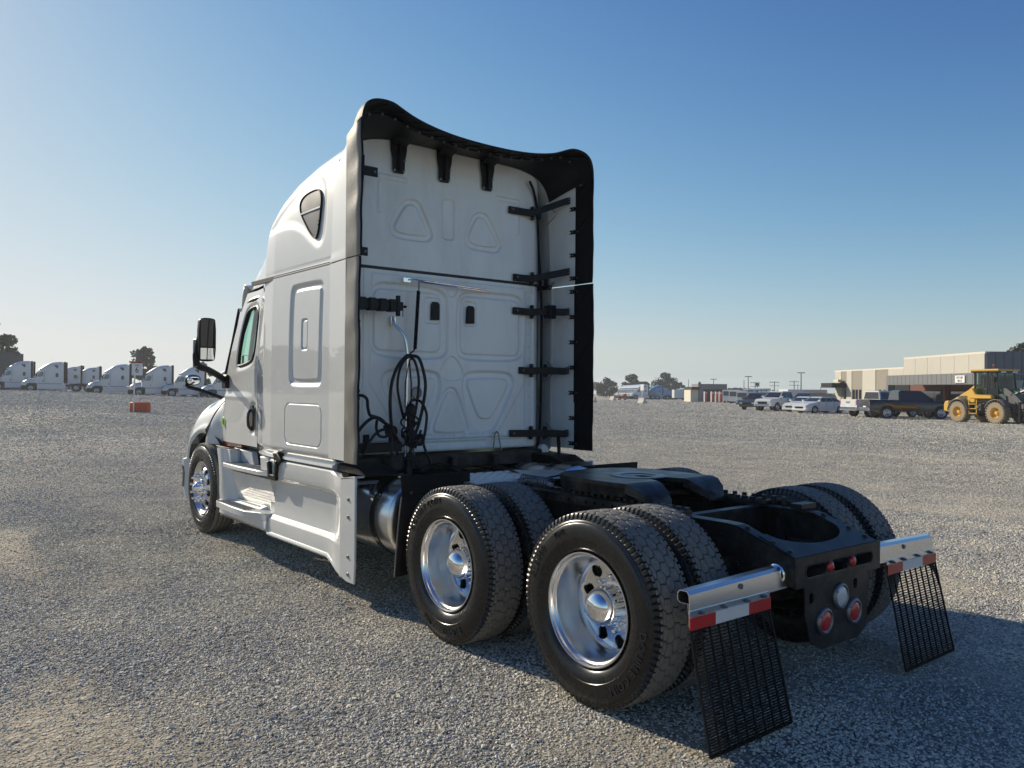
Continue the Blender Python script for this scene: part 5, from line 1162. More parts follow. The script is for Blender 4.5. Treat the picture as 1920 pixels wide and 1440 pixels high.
mb = MB(); mb.lathe([(.095, .128), (.095, .145), (.085, .15), (.075, .18), (.05, .20), (.03, .225), (.001, .228)], (0, 0, 0), 40, 'y'); SHUB_ME = mb.mesh('hub_cap', CHROME, smooth=35)
def nuts(y0, ln, r=.1425, rad=.017):
    mb = MB()
    for k in range(10):
        t = 2*PI*(k+.5)/10; mb.lathe([(rad*1.35, 0), (rad*1.35, .006), (rad, .010), (rad*.92, ln*.55), (rad*.75, ln*.62), (rad*.72, ln*.7), (rad*.95, ln*.85), (rad*.6, ln), (.0005, ln*1.02)] if ln > .05 else [(rad*1.2, 0), (rad*1.15, .006), (rad*.85, .010), (rad*.82, ln*.8), (rad*.5, ln), (.0005, ln)], (r*math.cos(t), y0, r*math.sin(t)), 10, 'y')
    return mb
LUG_ME = nuts(-.097, .045).mesh('lug_nuts', CHROME, smooth=40); SLUG_ME = nuts(.126, .085).mesh('lug_nuts', CHROME, smooth=40)
def text_ring(txt, r, a0, size, y=.1465, tilt=0.0, flip=False, depth=.0030):
    """raised letters bent round the sidewall; a0 = angle of the text's middle, degrees anticlockwise seen from outside"""
    cu = bpy.data.curves.new('txt', 'FONT'); cu.body = txt; cu.size = size; cu.extrude = depth; cu.align_x = 'CENTER'; cu.align_y = 'CENTER'; cu.resolution_u = 2; cu.space_character = 1.12
    ob = bpy.data.objects.new('txt', cu); me = bpy.data.meshes.new_from_object(ob)
    vs_ = []
    for v in me.vertices:
        a = math.radians(a0)-v.co.x/r; rr = r+v.co.y
        vs_.append((-rr*math.cos(a), y+v.co.z, rr*math.sin(a)))
    mb = MB(); mb.add(vs_, [tuple(p.vertices) for p in me.polygons]); bpy.data.objects.remove(ob); bpy.data.curves.remove(cu); bpy.data.meshes.remove(me)
    return mb
def wheel(x, y, outer, side_, rot, kind='drive', texts=()):
    w = bpy.data.objects.new('wheel', None); scene.collection.objects.link(w); w.parent = T; w.location = (x, y, .508); w.empty_display_size = .2
    rz = 0 if side_ > 0 else PI
    w.rotation_euler = (0, 0, rz)
    ry = math.radians(rot)
    link('tread', TREAD_ME, w, rot=(0, ry, 0)); link('tyre', WALL_ME, w, rot=(0, ry, 0))
    if kind == 'steer':
        link('rim', STEERRIM_ME, w, rot=(0, ry, 0)); link('hub_cap', SHUB_ME, w, rot=(0, ry, 0)); link('lug_nuts', SLUG_ME, w, rot=(0, ry, 0))
    elif outer:
        link('rim', DISH_ME, w, rot=(0, ry, 0)); link('hub_cap', HUB_ME, w, rot=(0, ry, 0)); link('lug_nuts', LUG_ME, w, rot=(0, ry, 0))
    else: link('rim', INNERRIM_ME, w)
    for tx in texts: part('lettering', text_ring(*tx[0], **tx[1]), TYREL, w, recalc=False, smooth=0)
    return w
TYREL = mat('raised_lettering', (.030, .030, .030), .20)
K = {}
wheel(0, 1.075, True, 1, 8, texts=[(('DOUBLE COIN', .418, -32, .060), {}), (('RLB400', .418, 152, .060), {}), (('TIRE', .420, 118, .042), {})])
wheel(1.32, 1.075, True, 1, 75, texts=[(('DOUBLE COIN', .418, 125, .060), {}), (('RLB400', .418, 285, .060), {}), (('TIRE', .420, 245, .042), {})])
for x, r in ((0, 33), (1.32, 51)): wheel(x, .735, False, 1, r)
for x, r in ((0, 14), (1.32, 71)): wheel(x, -1.075, True, -1, r); wheel(x, -.735, False, -1, r+20)
# steer tyres have straight ribs: their own tread
mb = MB(); NW = [(-.118, .498), (-.115, .505), (-.080, .508), (-.078, .496), (-.070, .496), (-.068, .509), (-.028, .510), (-.026, .497), (-.018, .497), (-.016, .510), (.016, .510), (.018, .497), (.026, .497), (.028, .510), (.068, .509), (.070, .496), (.078, .496), (.080, .508), (.115, .505), (.118, .498)]
mb.lathe([(r, h) for h, r in NW], (0, 0, 0), 96, 'y'); RIB_ME = mb.mesh('tread', TREAD, smooth=30)
TM = TREAD_ME; TREAD_ME = RIB_ME
wheel(AX, 1.055, True, 1, 5, 'steer'); wheel(AX, -1.055, True, -1, 5, 'steer'); TREAD_ME = TM
mb = MB(); mb.cyl((AX, -.95, .5), (AX, .95, .5), .06, n=12); part('front_axle', mb, GREASE, T)
mb = MB(); mb.box(4.9, 6.9, -.62, .62, .55, 1.15); mb.box(3.2, 4.9, -.5, .5, .60, .9); part('engine_block', mb, GREASE, T)
# ------------------------------------------------------------ mud flap hangers, tape, flaps
for s in (1, -1):
    y0, y1 = s*.435, s*1.215; x = -.655
    pr = [(-.024, .036), (.022, .036), (.034, .020), (.034, -.010), (.020, -.022), (-.030, -.022), (-.036, -.075), (-.042, -.075), (-.040, -.016), (-.036, .020)]
    secs = [[(x+a, y, zc_+b) for a, b in pr] for y, zc_ in ((y0, .724), (y1, .706))]
    mb = MB(); mb.loft(secs, caps=False); secs2 = [[(x+a*.88, y, zc_+b*.92) for a, b in pr] for y, zc_ in ((y0, .724), (y1, .706))]; mb.loft(secs2, caps=False)
    o = len(mb.v); mb.loft([secs[1], secs2[1]], caps=False); hg = part('flap_hanger', mb, ALU, T, smooth=20, recalc=False)
    mb = MB(); mb.lathe([(.001, 0), (.048, 0), (.054, s*.02), (.054, s*.04), (.046, s*.045)], (x, y0, .715), 24, 'y'); part('hanger_collar', mb, CHROME, hg)
    mb = MB(); mb.box(x-.048, x-.042, s*.60, s*1.225, .585, .655)
    tp = part('flap_clamp', mb, ALU, T)
    mb = MB()
    for k, yy_ in enumerate((.66, .80, .98, 1.15)): mb.cyl((x-.045, s*yy_, .642), (x-.072, s*yy_, .642), .006, n=8); mb.cyl((x-.050, s*yy_, .642), (x-.058, s*yy_, .642), .011, n=6)
    mb.cyl((x-.03, s*.83, .712), (x-.045, s*.83, .712), .014, n=8)
    part('clamp_bolts', mb, STEEL, tp)
    for ya, yb, m_, nm in ((.60, .785, TAPER, 'red_tape'), (.785, 1.045, TAPEW, 'white_tape'), (1.045, 1.23, TAPER, 'red_tape')):
        mb = MB(); mb.box(x-.056, x-.049, s*ya, s*yb, .570, .628); part(nm, mb, m_, tp)
    mb = MB(); w0, w1 = .61, 1.225; z1, z0 = .575, .035; dx = lambda z: x-.05-.12*((z1-z)/.54)**1.15
    def yy(t, z): k = (z1-z)/(z1-z0); return s*(w0-.02*k+(w1-w0+.02*k-.0)*t)
    def bar(t0, za, t1, zb_, w_, h_): mb.bar((dx(za), yy(t0, za), za), (dx(zb_), yy(t1, zb_), zb_), w_, h_, (1, 0, 0))
    for i in range(10): bar(i/9, z1, i/9, z0, .012 if i in (0, 9) else .007, .008)
    zz = z1; i = 0
    while zz > z0+.005:
        k = (z1-zz)/(z1-z0); th_ = .0030+.0034*k**1.5; pitch = .0150-.0035*k
        mb.bar((dx(zz), yy(0, zz), zz), (dx(zz), yy(1, zz), zz), th_, .006, (1, 0, 0)) ; zz -= pitch; i += 1
    bar(0, z0, 1, z0, .012, .008)
    for i in range(7): bar(0, z1-.012-i*.022, .02+.035*(7-i), z1, .007, .007); bar(1, z1-.012-i*.022, 1-.02-.035*(7-i), z1, .007, .007)
    part('mud_flap', mb, RUBBERK, T, recalc=False, smooth=0)
# ------------------------------------------------------------ hoses, tracker bar and stays on the back wall
mb = MB(); mb.tube([(2.93, .52, 2.595), (2.91, .50, 2.60), (2.91, .42, 2.598), (2.91, -.36, 2.575), (2.94, -.375, 2.56), (2.97, -.375, 2.555)], .0065, 8); mb.tube([(2.91, .42, 2.585), (2.91, -.33, 2.560)], .0055, 6); mb.box(2.93, 2.98, .50, .57, 2.575, 2.61); part('tracker_bar', mb, CHROME, T)
mb = MB(); mb.tube(spline([(2.95, .66, 2.27), (2.93, .655, 2.20), (2.88, .60, 2.12), (2.86, .575, 2.0), (2.86, .57, 1.8), (2.87, .575, 1.2), (2.9, .56, 1.03)], 6), .0125, 10); mb.prism(rrect(.635, .68, 2.19, 2.27, .015), 2.945, 2.975, 'yz'); part('grab_pole', mb, ALU, T)
mb = MB(); sp = [(2.89, .44+.008*math.cos(t*2*PI*60), 2.50-.42*t) if False else (2.89+.010*math.sin(t*2*PI*45), .445+.03*t+.012*math.cos(t*2*PI*45), 2.50-.50*t) for t in np.linspace(0, 1, 540)]
mb.tube(sp, .006, 5); mb.tube([(2.89, .44, 2.59), (2.89, .442, 2.50)], .005, 6); mb.tube(spline([(2.89, .475, 2.0), (2.885, .50, 1.975), (2.88, .53, 1.955), (2.88, .50, 1.93), (2.88, .53, 1.90)], 5), .006, 6); part('hose_tender_spring', mb, RUBBERK, T)
def hose(pts, r=.013, n=8): 
    mb = MB(); mb.tube(spline(pts, 9), r, n); part('hose', mb, HOSE, T)
hose([(2.86, .54, 1.94), (2.83, .60, 1.93), (2.80, .70, 1.84), (2.78, .765, 1.70), (2.77, .785, 1.55), (2.77, .775, 1.38), (2.78, .75, 1.28), (2.80, .70, 1.22)], .014)
hose([(2.86, .54, 1.93), (2.85, .60, 1.90), (2.84, .66, 1.80), (2.83, .68, 1.66), (2.84, .64, 1.5), (2.86, .60, 1.40)], .011)
hose([(2.86, .53, 1.94), (2.84, .47, 1.92), (2.83, .43, 1.82), (2.82, .41, 1.68), (2.83, .43, 1.50), (2.84, .46, 1.36), (2.84, .50, 1.26)], .014)
hose([(2.87, .53, 1.93), (2.86, .49, 1.88), (2.85, .46, 1.74), (2.85, .47, 1.58), (2.85, .50, 1.42), (2.86, .54, 1.30)], .012)
hose([(2.84, .50, 1.56), (2.82, .45, 1.54), (2.80, .41, 1.44), (2.80, .42, 1.30), (2.80, .44, 1.20), (2.79, .42, 1.12), (2.79, .38, 1.04), (2.80, .38, .98), (2.80, .46, .96), (2.80, .54, 1.06), (2.82, .56, 1.18), (2.84, .55, 1.34), (2.84, .57, 1.46), (2.84, .54, 1.55), (2.84, .50, 1.56)], .012)
hose([(2.80, 1.10, 1.58), (2.79, 1.04, 1.60), (2.78, .995, 1.57), (2.78, .985, 1.50), (2.78, .965, 1.44), (2.77, .92, 1.425), (2.77, .86, 1.40), (2.78, .80, 1.34), (2.79, .76, 1.28), (2.79, .755, 1.16), (2.80, .76, 1.04), (2.82, .80, .96)], .013)
hose([(2.76, 1.13, 1.24), (2.75, 1.07, 1.33), (2.75, 1.0, 1.395), (2.75, .93, 1.42), (2.76, .85, 1.38), (2.78, .78, 1.34), (2.79, .72, 1.26), (2.80, .68, 1.20)], .014)
hose([(2.76, 1.12, 1.07), (2.76, 1.04, 1.12), (2.76, .98, 1.22), (2.76, .92, 1.29), (2.77, .84, 1.32), (2.77, .78, 1.29), (2.78, .82, 1.26), (2.78, .88, 1.27), (2.79, .90, 1.33), (2.79, .895, 1.40)], .012)
hose([(2.82, .52, 1.30), (2.81, .60, 1.20), (2.80, .70, 1.14), (2.80, .64, 1.06), (2.82, .56, 1.12), (2.83, .48, 1.22), (2.84, .44, 1.30)], .011)
mb = MB(); rg = random.Random(5)
for k in range(7):      # the knotted bundle
    c = (2.83+rg.uniform(-.02, .02), .56+rg.uniform(-.03, .03)); pts = []
    a0 = rg.uniform(0, 6)
    for i in range(9): t = i/8; pts.append((c[0]+.03*math.cos(a0+t*7), c[1]+(.045+.02*rg.random())*math.sin(a0+t*9+k), 1.46-.30*t+rg.uniform(-.012, .012)))
    mb.tube(spline(pts, 7), .0085, 6)
for k in range(5):
    c = (2.80, .53+rg.uniform(-.05, .02)); pts = []
    for i in range(8): t = i/7; pts.append((c[0]+.02*math.cos(t*6+k), c[1]+.07*math.sin(t*6.3+k), 1.22+.045*math.cos(t*7+k*2)))
    mb.tube(spline(pts, 7), .0095, 6)
for k in range(4):
    pts = [(2.79+.01*k, .76+.05*math.sin(t*6.3+k*1.3), 1.30+.045*math.cos(t*6.3+k*.7)) for t in np.linspace(0, 1.0, 8)]; mb.tube(spline(pts, 6), .011, 6)
part('knotted_hoses', mb, HOSE, T)
mb = MB(); mb.ball((2.83, .55, 1.47), .05, 8, (.7, 1.0, 1.3)); mb.cyl((2.83, .55, 1.40), (2.83, .56, 1.20), .028, n=10); mb.tube([(2.85, .555, 1.90), (2.84, .60, 1.70), (2.84, .60, 1.50)], .005, 5); mb.tube([(2.85, .555, 1.90), (2.84, .54, 1.70), (2.84, .54, 1.50)], .007, 5); part('cable_plug', mb, BLACK, T)
# ------------------------------------------------------------ far tractors
LM = {}
def paint(name, col, rough=.35): return mat(name, col, rough, coat=.8, vary=.05)
FWHITE = paint('far_white', (.62, .64, .66)); FBLUE = paint('far_blue', (.035, .22, .46)); FTYRE = mat('far_tyre', (.02, .02, .02), .7); FRIM = mat('far_rim', (.55, .55, .55), .35, metal=.8)
def simple_wheel(parent, x, y, r, w, rim=FRIM, rr=.58, name='wheel'):
    s = 1 if y > 0 else -1
    mb = MB(); mb.lathe([(r*rr, -w/2), (r*.93, -w/2), (r, -w*.36), (r, w*.36), (r*.93, w/2), (r*rr, w/2)], (x, y, r), 24, 'y'); wl_ = part(name, mb, FTYRE, parent)
    mb = MB(); mb.lathe([(r*rr, s*w/2*.98), (r*rr*.92, s*w*.42), (r*rr*.80, s*w*.25), (r*rr*.45, s*w*.32), (r*rr*.28, s*w*.5), (.001, s*w*.55)], (x, y, r), 20, 'y'); part('rim', mb, rim, wl_)
    mb = MB()
    for k in range(6): t = PI*k/3; mb.cyl((x+r*rr*.62*math.cos(t), y+s*w*.30, r+r*rr*.62*math.sin(t)), (x+r*rr*.62*math.cos(t), y+s*w*.335, r+r*rr*.62*math.sin(t)), r*.07, n=8)
    part('rim_holes', mb, FTYRE, wl_)
def far_truck(label, loc, rz, color=FWHITE, group=None, midroof=False, window=True, boxy=False, bumper=None):
    t = thing('semi_truck', label, 'truck', loc, rz, group)
    A = []
    for x in np.linspace(3.0, 5.5, 26):
        y, z = roof_sec(x, 48); 
        if boxy: z = ZS+(z-ZS)*.82
        A.append(np.stack([np.full_like(y, x), y, z], -1))
    mb = MB(); mb.grid(A); part('roof_cap', mb, color, t, smooth=50)
    secs = []
    for x in np.linspace(3.0, 4.8, 8):
        Y = float(YB(x)); secs.append([(x, Y-.1, 1.0), (x, Y, 1.05), (x, Y-float(tumble(x, 2.68)), 2.68), (x, -Y+float(tumble(x, 2.68)), 2.68), (x, -Y, 1.05), (x, -Y+.1, 1.0)])
    mb = MB(); mb.loft(secs); part('sleeper', mb, color, t, smooth=30)
    secs = []
    for x in (4.83, 5.2, 5.55, 5.98):
        Y = float(YB(x)); zt_ = 2.66 if x < 5.5 else (2.55 if x < 5.6 else 1.75); secs.append([(x, Y, 1.03), (x, Y-float(tumble(x, min(zt_, 2.0))), min(zt_, 1.85)), (x, Y-float(tumble(x, zt_)), zt_), (x, -Y+float(tumble(x, zt_)), zt_), (x, -Y+float(tumble(x, min(zt_, 2.0))), min(zt_, 1.85)), (x, -Y, 1.03)])
    mb = MB(); mb.loft(secs); part('cab', mb, color, t, smooth=30)
    mb = MB(); mb.add([(5.60, .92, 2.54), (5.60, -.92, 2.54), (6.08, -1.0, 1.76), (6.08, 1.0, 1.76)], [(0, 1, 2, 3)]); mb.add([(5.60, .92, 2.54), (6.08, 1.0, 1.76), (5.95, 1.03, 1.74), (5.52, .95, 2.54)], [(0, 1, 2, 3)]); mb.add([(5.60, -.92, 2.54), (6.08, -1.0, 1.76), (5.95, -1.03, 1.74), (5.52, -.95, 2.54)], [(0, 1, 2, 3)]); part('windscreen', mb, FGLASS, t, smooth=0)
    for s in (1, -1):
        pts = [(x, s*(float(YB(x)-tumble(x, z))+.012), z) for x, z in WIN]
        mb = MB(); mb.add(pts+[(5.2, pts[0][1], 2.2)], [(i, (i+1) % len(pts), len(pts)) for i in range(len(pts))]); part('window', mb, FGLASS, t, smooth=0)
        if window:
            mb = MB(); mb.prism(rrect(3.28, 3.60, 1.85, 2.35, .09), s*1.205, s*1.216); part('sleeper_window', mb, SMOKED, t)
        if not boxy:
            mb = MB(); p = smooth_poly(ROOFWIN, 1); mb.add([(x, s*(roof_y(x, z)+.012), z) for x, z in p]+[(3.39, s*(roof_y(3.39, 3.17)+.014), 3.17)], [(i, (i+1) % len(p), len(p)) for i in range(len(p))]); part('roof_window', mb, SMOKED, t, smooth=0)
        else:
            mb = MB(); mb.prism(rrect(3.25, 3.62, 2.95, 3.2, .05), s*1.17, s*1.20); part('roof_window', mb, SMOKED, t)
        mb = MB(); mb.box(2.70, 3.02, s*1.20, s*1.225, 1.09, 3.68); part('side_extender', mb, color, t)
        mb = MB(); mb.box(2.46, 2.70, s*1.205, s*1.23, 1.08, 3.78); part('extender_rubber', mb, RUBBERK, t)
        mb = MB(); mb.loft([[(x, s*1.10, .98), (x, s*1.20, .96), (x, s*1.22, .35), (x, s*1.15, .28), (x, s*1.0, .28), (x, s*1.0, .98)] for x in (2.48, 4.3, 5.6)]); mb.box(4.5, 5.5, s*1.2, s*1.26, .44, .50); mb.box(4.5, 5.5, s*1.18, s*1.24, .80, .86); part('skirt', mb, color, t)
        mb = MB(); mb.box(5.6, 5.7, s*1.26, s*1.45, 1.92, 2.38); mb.bar((5.66, s*1.40, 1.93), (5.9, s*1.04, 1.72), .05, .05); part('mirror', mb, BLACK, t, bevel=.02)
        mb = MB(); mb.box(4.95, 5.03, s*1.08, s*1.12, 1.2, 1.46); part('door_handle', mb, BLACKG, t)
        mb = MB(); mb.prism([(4.815, 1.04), (4.825, 1.04), (4.825, 2.66), (4.815, 2.66)], s*1.09, s*1.118); part('door_gap', mb, GROOVE, t)
        mb = MB(); mb.loft([[(7.02+.16*k, s*(1.15-.12*k-.1*k*k), .96), (7.02+.16*k, s*(1.12-.12*k-.1*k*k), 1.12), (6.9+.16*k, s*(.9-.1*k), 1.08), (6.9+.16*k, s*(.9-.1*k), .96)] for k in (0, .5, 1, 1.5)]); part('headlight', mb, CLEAR, t)
        mb = MB(); mb.bar((6.15, s*.93, 1.62), (6.75, s*.98, 1.52), .03, .06); part('hood_vent', mb, BLACK, t)
        mb = MB(); mb.box(6.9, 6.96, s*1.02, s*1.18, 1.64, 1.80); mb.bar((6.93, s*1.05, 1.65), (6.6, s*.85, 1.52), .035, .035); part('hood_mirror', mb, BLACK, t)
        simple_wheel(t, AX, s*1.08, .505, .26); simple_wheel(t, 1.32, s*1.03, .505, .30); simple_wheel(t, 0, s*1.03, .505, .30)
        mb = MB(); mb.box(-.72, -.68, s*.6, s*1.22, .05, .7); part('mud_flap', mb, RUBBERK, t)
    y0 = []
    for x in np.linspace(6.02, 7.42, 24): y, z = hood_sec(x, 36); y0.append(np.stack([np.full_like(y, x), y, z], -1))
    mb = MB(); mb.grid(y0); mb.loft([[tuple(p) for p in y0[-1]], [(7.36, p[1]*.9, .74+(p[2]-.74)*.7) for p in y0[-1]]], close=False); part('hood', mb, color, t, smooth=50)
    mb = MB(); mb.loft([bsec(u) for u in np.linspace(-PI/2, PI/2, 18)]); part('bumper', mb, bumper or color, t, smooth=50)
    mb = MB()
    for i in range(6): mb.box(7.38-.015*i, 7.44-.015*i, -.5, .5, .80+i*.09, .86+i*.09)
    part('grille', mb, BLACK, t)
    mb = MB(); mb.box(-.7, 6.9, -.44, .44, .68, .93); mb.box(.3, 1.2, -.45, .45, .93, 1.08); mb.box(5.7, 6.9, -1.1, 1.1, .55, 1.1); part('chassis', mb, FRAME, t)
    mb = MB(); mb.box(2.98, 3.0, -1.2, 1.2, 1.05, 3.6); part('back_wall', mb, color, t)
    return t
FGLASS = mat('far_glass', (.09, .14, .15), .05, coat=1.0)
def place_yaw(view_deg): return YAW+math.radians(view_deg)     # 90 = pointing to the viewer's left
G1 = 'white sleeper tractors parked in a row on the left side of the yard'
ROW = [  # picture column of the tail, distance
 (64, 106, 'white sleeper tractor cut off by the left picture edge, first of the left row'),
 (125, 103, 'white sleeper tractor with black bumper and oval sleeper window, second of the left row'),
 (247, 101, 'white sleeper tractor just left of the Lane 6 sign'),
 (325, 99, 'white sleeper tractor right behind the Lane 6 sign'),
 (386, 99, 'white sleeper tractor with black bumper between the Lane 6 sign and the hood mirror'),
 (458, 97, 'white sleeper tractor half hidden behind the hood mirror of the foreground truck')]
HD = 90+24
def truck_spot(u_tail, D, hd):
    h = math.radians(hd); la = (u_tail-960)/1514.3*D; return yard(la+2.46*math.sin(h), D-2.46*math.cos(h))
proto = None
for i, (la, de, lab) in enumerate(ROW):
    loc = truck_spot(la, de, HD)
    if proto is None: proto = far_truck(lab, loc, place_yaw(HD), group=G1, bumper=BLACK)
    else: dup(proto, loc, place_yaw(HD+(i*1.3 % 2)-1), lab, G1)
p2 = far_truck('boxy white tractor with two small sleeper windows, behind the second truck of the left row', truck_spot(156, 122, HD), place_yaw(HD-2), boxy=True, group=G1)
dup(p2, truck_spot(190, 123, HD), place_yaw(HD), 'boxy white tractor in the middle of the left row, standing back between two others', G1)
t = thing('yard_tractor', 'tall white cab with pale beacon, seen past the windscreen pillar of the foreground truck', 'truck', yard(-17.1, 53), place_yaw(118))
mb = MB(); mb.prism([(-2.2, .9), (-2.2, 3.25), (-1.9, 3.45), (-.35, 3.45), (-.10, 3.2), (.0, 2.2), (.05, .9)], -1.1, 1.1); part('cab', mb, FWHITE, t, bevel=.08)
mb = MB(); mb.add([(.06, .95, 2.15), (.06, -.95, 2.15), (-.06, -.9, 3.22), (-.06, .9, 3.22)], [(0, 1, 2, 3)]); part('windscreen', mb, FGLASS, t, smooth=0)
for s in (1, -1):
    mb = MB(); mb.prism([(-1.3, 2.2), (-.2, 2.2), (-.3, 3.1), (-1.3, 3.1)], s*1.10, s*1.115); part('window', mb, FGLASS, t)
    mb = MB(); mb.box(.25, .36, s*1.28, s*1.50, 2.95, 3.62); mb.bar((-.1, s*1.1, 3.6), (.3, s*1.38, 3.66), .04, .04); mb.bar((-.1, s*1.1, 2.7), (.3, s*1.38, 2.98), .04, .04); part('mirror', mb, BLACK, t, bevel=.02)
    simple_wheel(t, -.9, s*1.0, .5, .28); simple_wheel(t, -4.2, s*1.0, .5, .28)
mb = MB(); mb.box(-5.4, 0, -.45, .45, .55, .9); mb.box(.02, .2, -1.1, 1.1, .5, .95); part('chassis', mb, FRAME, t)
mb = MB(); mb.cyl((-.8, .6, 3.45), (-.8, .6, 3.62), .17, n=12); part('beacon', mb, AMBER, t); mb = MB(); mb.cyl((-.8, .6, 3.62), (-.8, .6, 3.85), .22, .20, n=12); part('beacon_cap', mb, SIGNW if 'SIGNW' in globals() else FWHITE, t)
# right: a receding rank of white tractors with sunlit noses, then the blue one
G2 = 'pale tractors parked close together beside the blue one in the distance'
for i in range(7):
    p_ = truck_spot(1181+i*5.2, 236-i*5.5, 112)
    dup(proto, p_, place_yaw(112), ['white tractor at the left end of the far rank', 'second pale tractor from the left in the far rank', 'third pale tractor from the left in the far rank', 'middle pale tractor of the far rank', 'third pale tractor from the blue one in the far rank', 'second pale tractor from the blue one in the far rank', 'pale tractor directly beside the blue one in the far rank'][i], G2)
far_truck('bright blue sleeper tractor facing left in the far distance', truck_spot(1241, 206, 97), place_yaw(97), FBLUE, boxy=True)
# ------------------------------------------------------------ boxes, trailers, pieces of yard furniture
def place_box(name, label, cat, la, de, L_, W_, H_, m, rz, z0=0.0, group=None, ribs=0, wheels=False):
    t = thing(name, label, cat, yard(la, de), place_yaw(rz), group)
    mb = MB(); mb.box(-L_/2, L_/2, -W_/2, W_/2, z0, z0+H_); part('body', mb, m, t, bevel=.03)
    if ribs:
        mb = MB()
        for i in range(ribs): x = -L_/2+(i+.5)*L_/ribs; mb.box(x-.06, x+.06, -W_/2-.04, W_/2+.04, z0+.12, z0+H_-.12)
        part('wall_ribs', mb, m, t)
    if wheels:
        for s in (1, -1):
            for x in (-L_*.36, -L_*.22): simple_wheel(t, x, s*(W_/2-.16), .5, .3)
        mb = MB(); mb.box(-L_/2+.3, L_/2-.5, -W_/2+.2, W_/2-.2, z0-.2, z0-.01); mb.box(L_*.28, L_*.30, -.8, .8, .1, z0); part('underframe', mb, FRAME, t)
    return t
TRAILW = mat('trailer_white', (.62, .64, .66), .45, vary=.06)
place_box('shipping_container', 'blue ribbed container behind the blue tractor', 'container', 44.3, 230, 5.4, 2.5, 2.4, FBLUE, 92, ribs=12)
place_box('shipping_container', 'paler blue container standing right of the blue tractor', 'container', 43.4, 239, 5, 2.5, 3.1, paint('pale_blue', (.10, .30, .45)), 92, ribs=16)
tr = place_box('box_trailer', 'white box trailer left of the small grey building', 'trailer', 41.6, 199, 3.8, 2.5, 2.0, TRAILW, 92, .5, wheels=True)
mb = MB(); mb.box(-1.5, -.4, 1.255, 1.28, 1.7, 2.3); part('window', mb, SMOKED, tr)
mb = MB(); mb.box(-1.5, -.4, -1.28, -1.255, 1.7, 2.3); part('window', mb, SMOKED, tr)
# lane signs
REDP = mat('red_barrier', (.55, .085, .022), .55, vary=.15); SIGNW = mat('sign_white', (.74, .74, .74), .5); CONC = mat('pale_concrete', (.50, .47, .42), .85, vary=.15, bump=.01, bscale=20)
def text_mesh(body, size, extrude=.004, align='CENTER'):
    cu = bpy.data.curves.new('txt', 'FONT'); cu.body = body; cu.size = size; cu.extrude = extrude; cu.align_x = align; cu.align_y = 'CENTER'; cu.resolution_u = 2
    ob = bpy.data.objects.new('txt', cu); me = bpy.data.meshes.new_from_object(ob); mb = MB(); mb.add([tuple(v.co) for v in me.vertices], [tuple(p.vertices) for p in me.polygons])
    bpy.data.objects.remove(ob); bpy.data.curves.remove(cu); bpy.data.meshes.remove(me); return mb
def lane_sign(label, la, de, rz, number='6', sc=1.0, base=REDP):
    t = thing('lane_sign', label, 'sign', yard(la, de), place_yaw(rz))      # sign faces local -x
    mb = MB(); mb.prism([(-.25, 0), (.25, 0), (.22, .55), (-.22, .55)], -.50, .46, 'xz'); part('base_block', mb, base, t, bevel=.02)
    mb = MB(); mb.bar((-.28, .20, 0), (-.28, .14, 2.1), .06, .05, (0, 1, 0)); part('post', mb, SIGNW, t)
    mb = MB(); mb.box(-.30, -.27, -.30, .31, 2.02, 2.68); b = part('board', mb, SIGNW, t)
    mb = MB(); mb.box(-.302, -.268, -.31, .32, 2.68, 2.735); part('top_strip', mb, mat('sign_red', (.45, .02, .02), .5) if 'sign_red' not in MATS else MATS['sign_red'], b)
    for body, size, z in (('Lane', .15, 2.58), (number, .46, 2.30)):
        m_ = text_mesh(body, size); m_.v = [(-.304-z_*.3, -x_+.005, z+y_) for x_, y_, z_ in m_.v]; 
        part('lettering', m_, BLACK, b, smooth=0, recalc=False)
    return t
lane_sign('white Lane 6 sign on a red weighted base, left of the truck', -20.4, 44.3, -6)
# white blocks with lane signs seen edge-on in the distance
def barrier(label, la, de, rz, sign=False):
    t = thing('barrier_block', label, 'barrier', yard(la, de), place_yaw(rz), 'white concrete lane blocks')
    mb = MB(); mb.prism([(-.38, 0), (.38, 0), (.38, .2), (.20, .42), (.14, .85), (-.14, .85), (-.20, .42), (-.38, .2)], -.75, .75, 'xz'); part('block', mb, CONC, t, bevel=.02)
    if sign:
        mb = MB(); mb.bar((0, 0, .8), (0, 0, 2.2), .07, .07); part('post', mb, SIGNW, t)
        mb = MB(); mb.box(-.02, .02, -.45, .45, 1.95, 2.85); part('board', mb, SIGNW, t)
    return t
barrier('white concrete block nearest the foreground truck in the distance', 12.4, 124, -66)
barrier('white concrete block between the tractor rank and its neighbour blocks', 20.6, 165, -66)
barrier('white concrete block carrying a white lane board, in front of the blue tractor', 19.5, 121, -66, True)
# small rental lift / red machine left of the rank
t = thing('utility_cart', 'small red machine standing in front of the far rank of tractors', 'machine', yard(23.5, 172), place_yaw(80))
mb = MB(); mb.box(-.9, .9, -.6, .6, .35, .9); mb.box(-.9, -.2, -.55, .55, .9, 1.3); part('body', mb, REDP, t, bevel=.08)
mb = MB()
for x in (-.8, .8):
    for y in (-.5, .5): mb.bar((x, y, .9), (x*.9, y, 1.8), .06, .06)
mb.box(-.9, .9, -.6, .6, 1.8, 1.86); part('canopy', mb, REDP, t)
for x in (-.6, .6):
    for s in (1, -1): simple_wheel(t, x, s*.62, .3, .2)
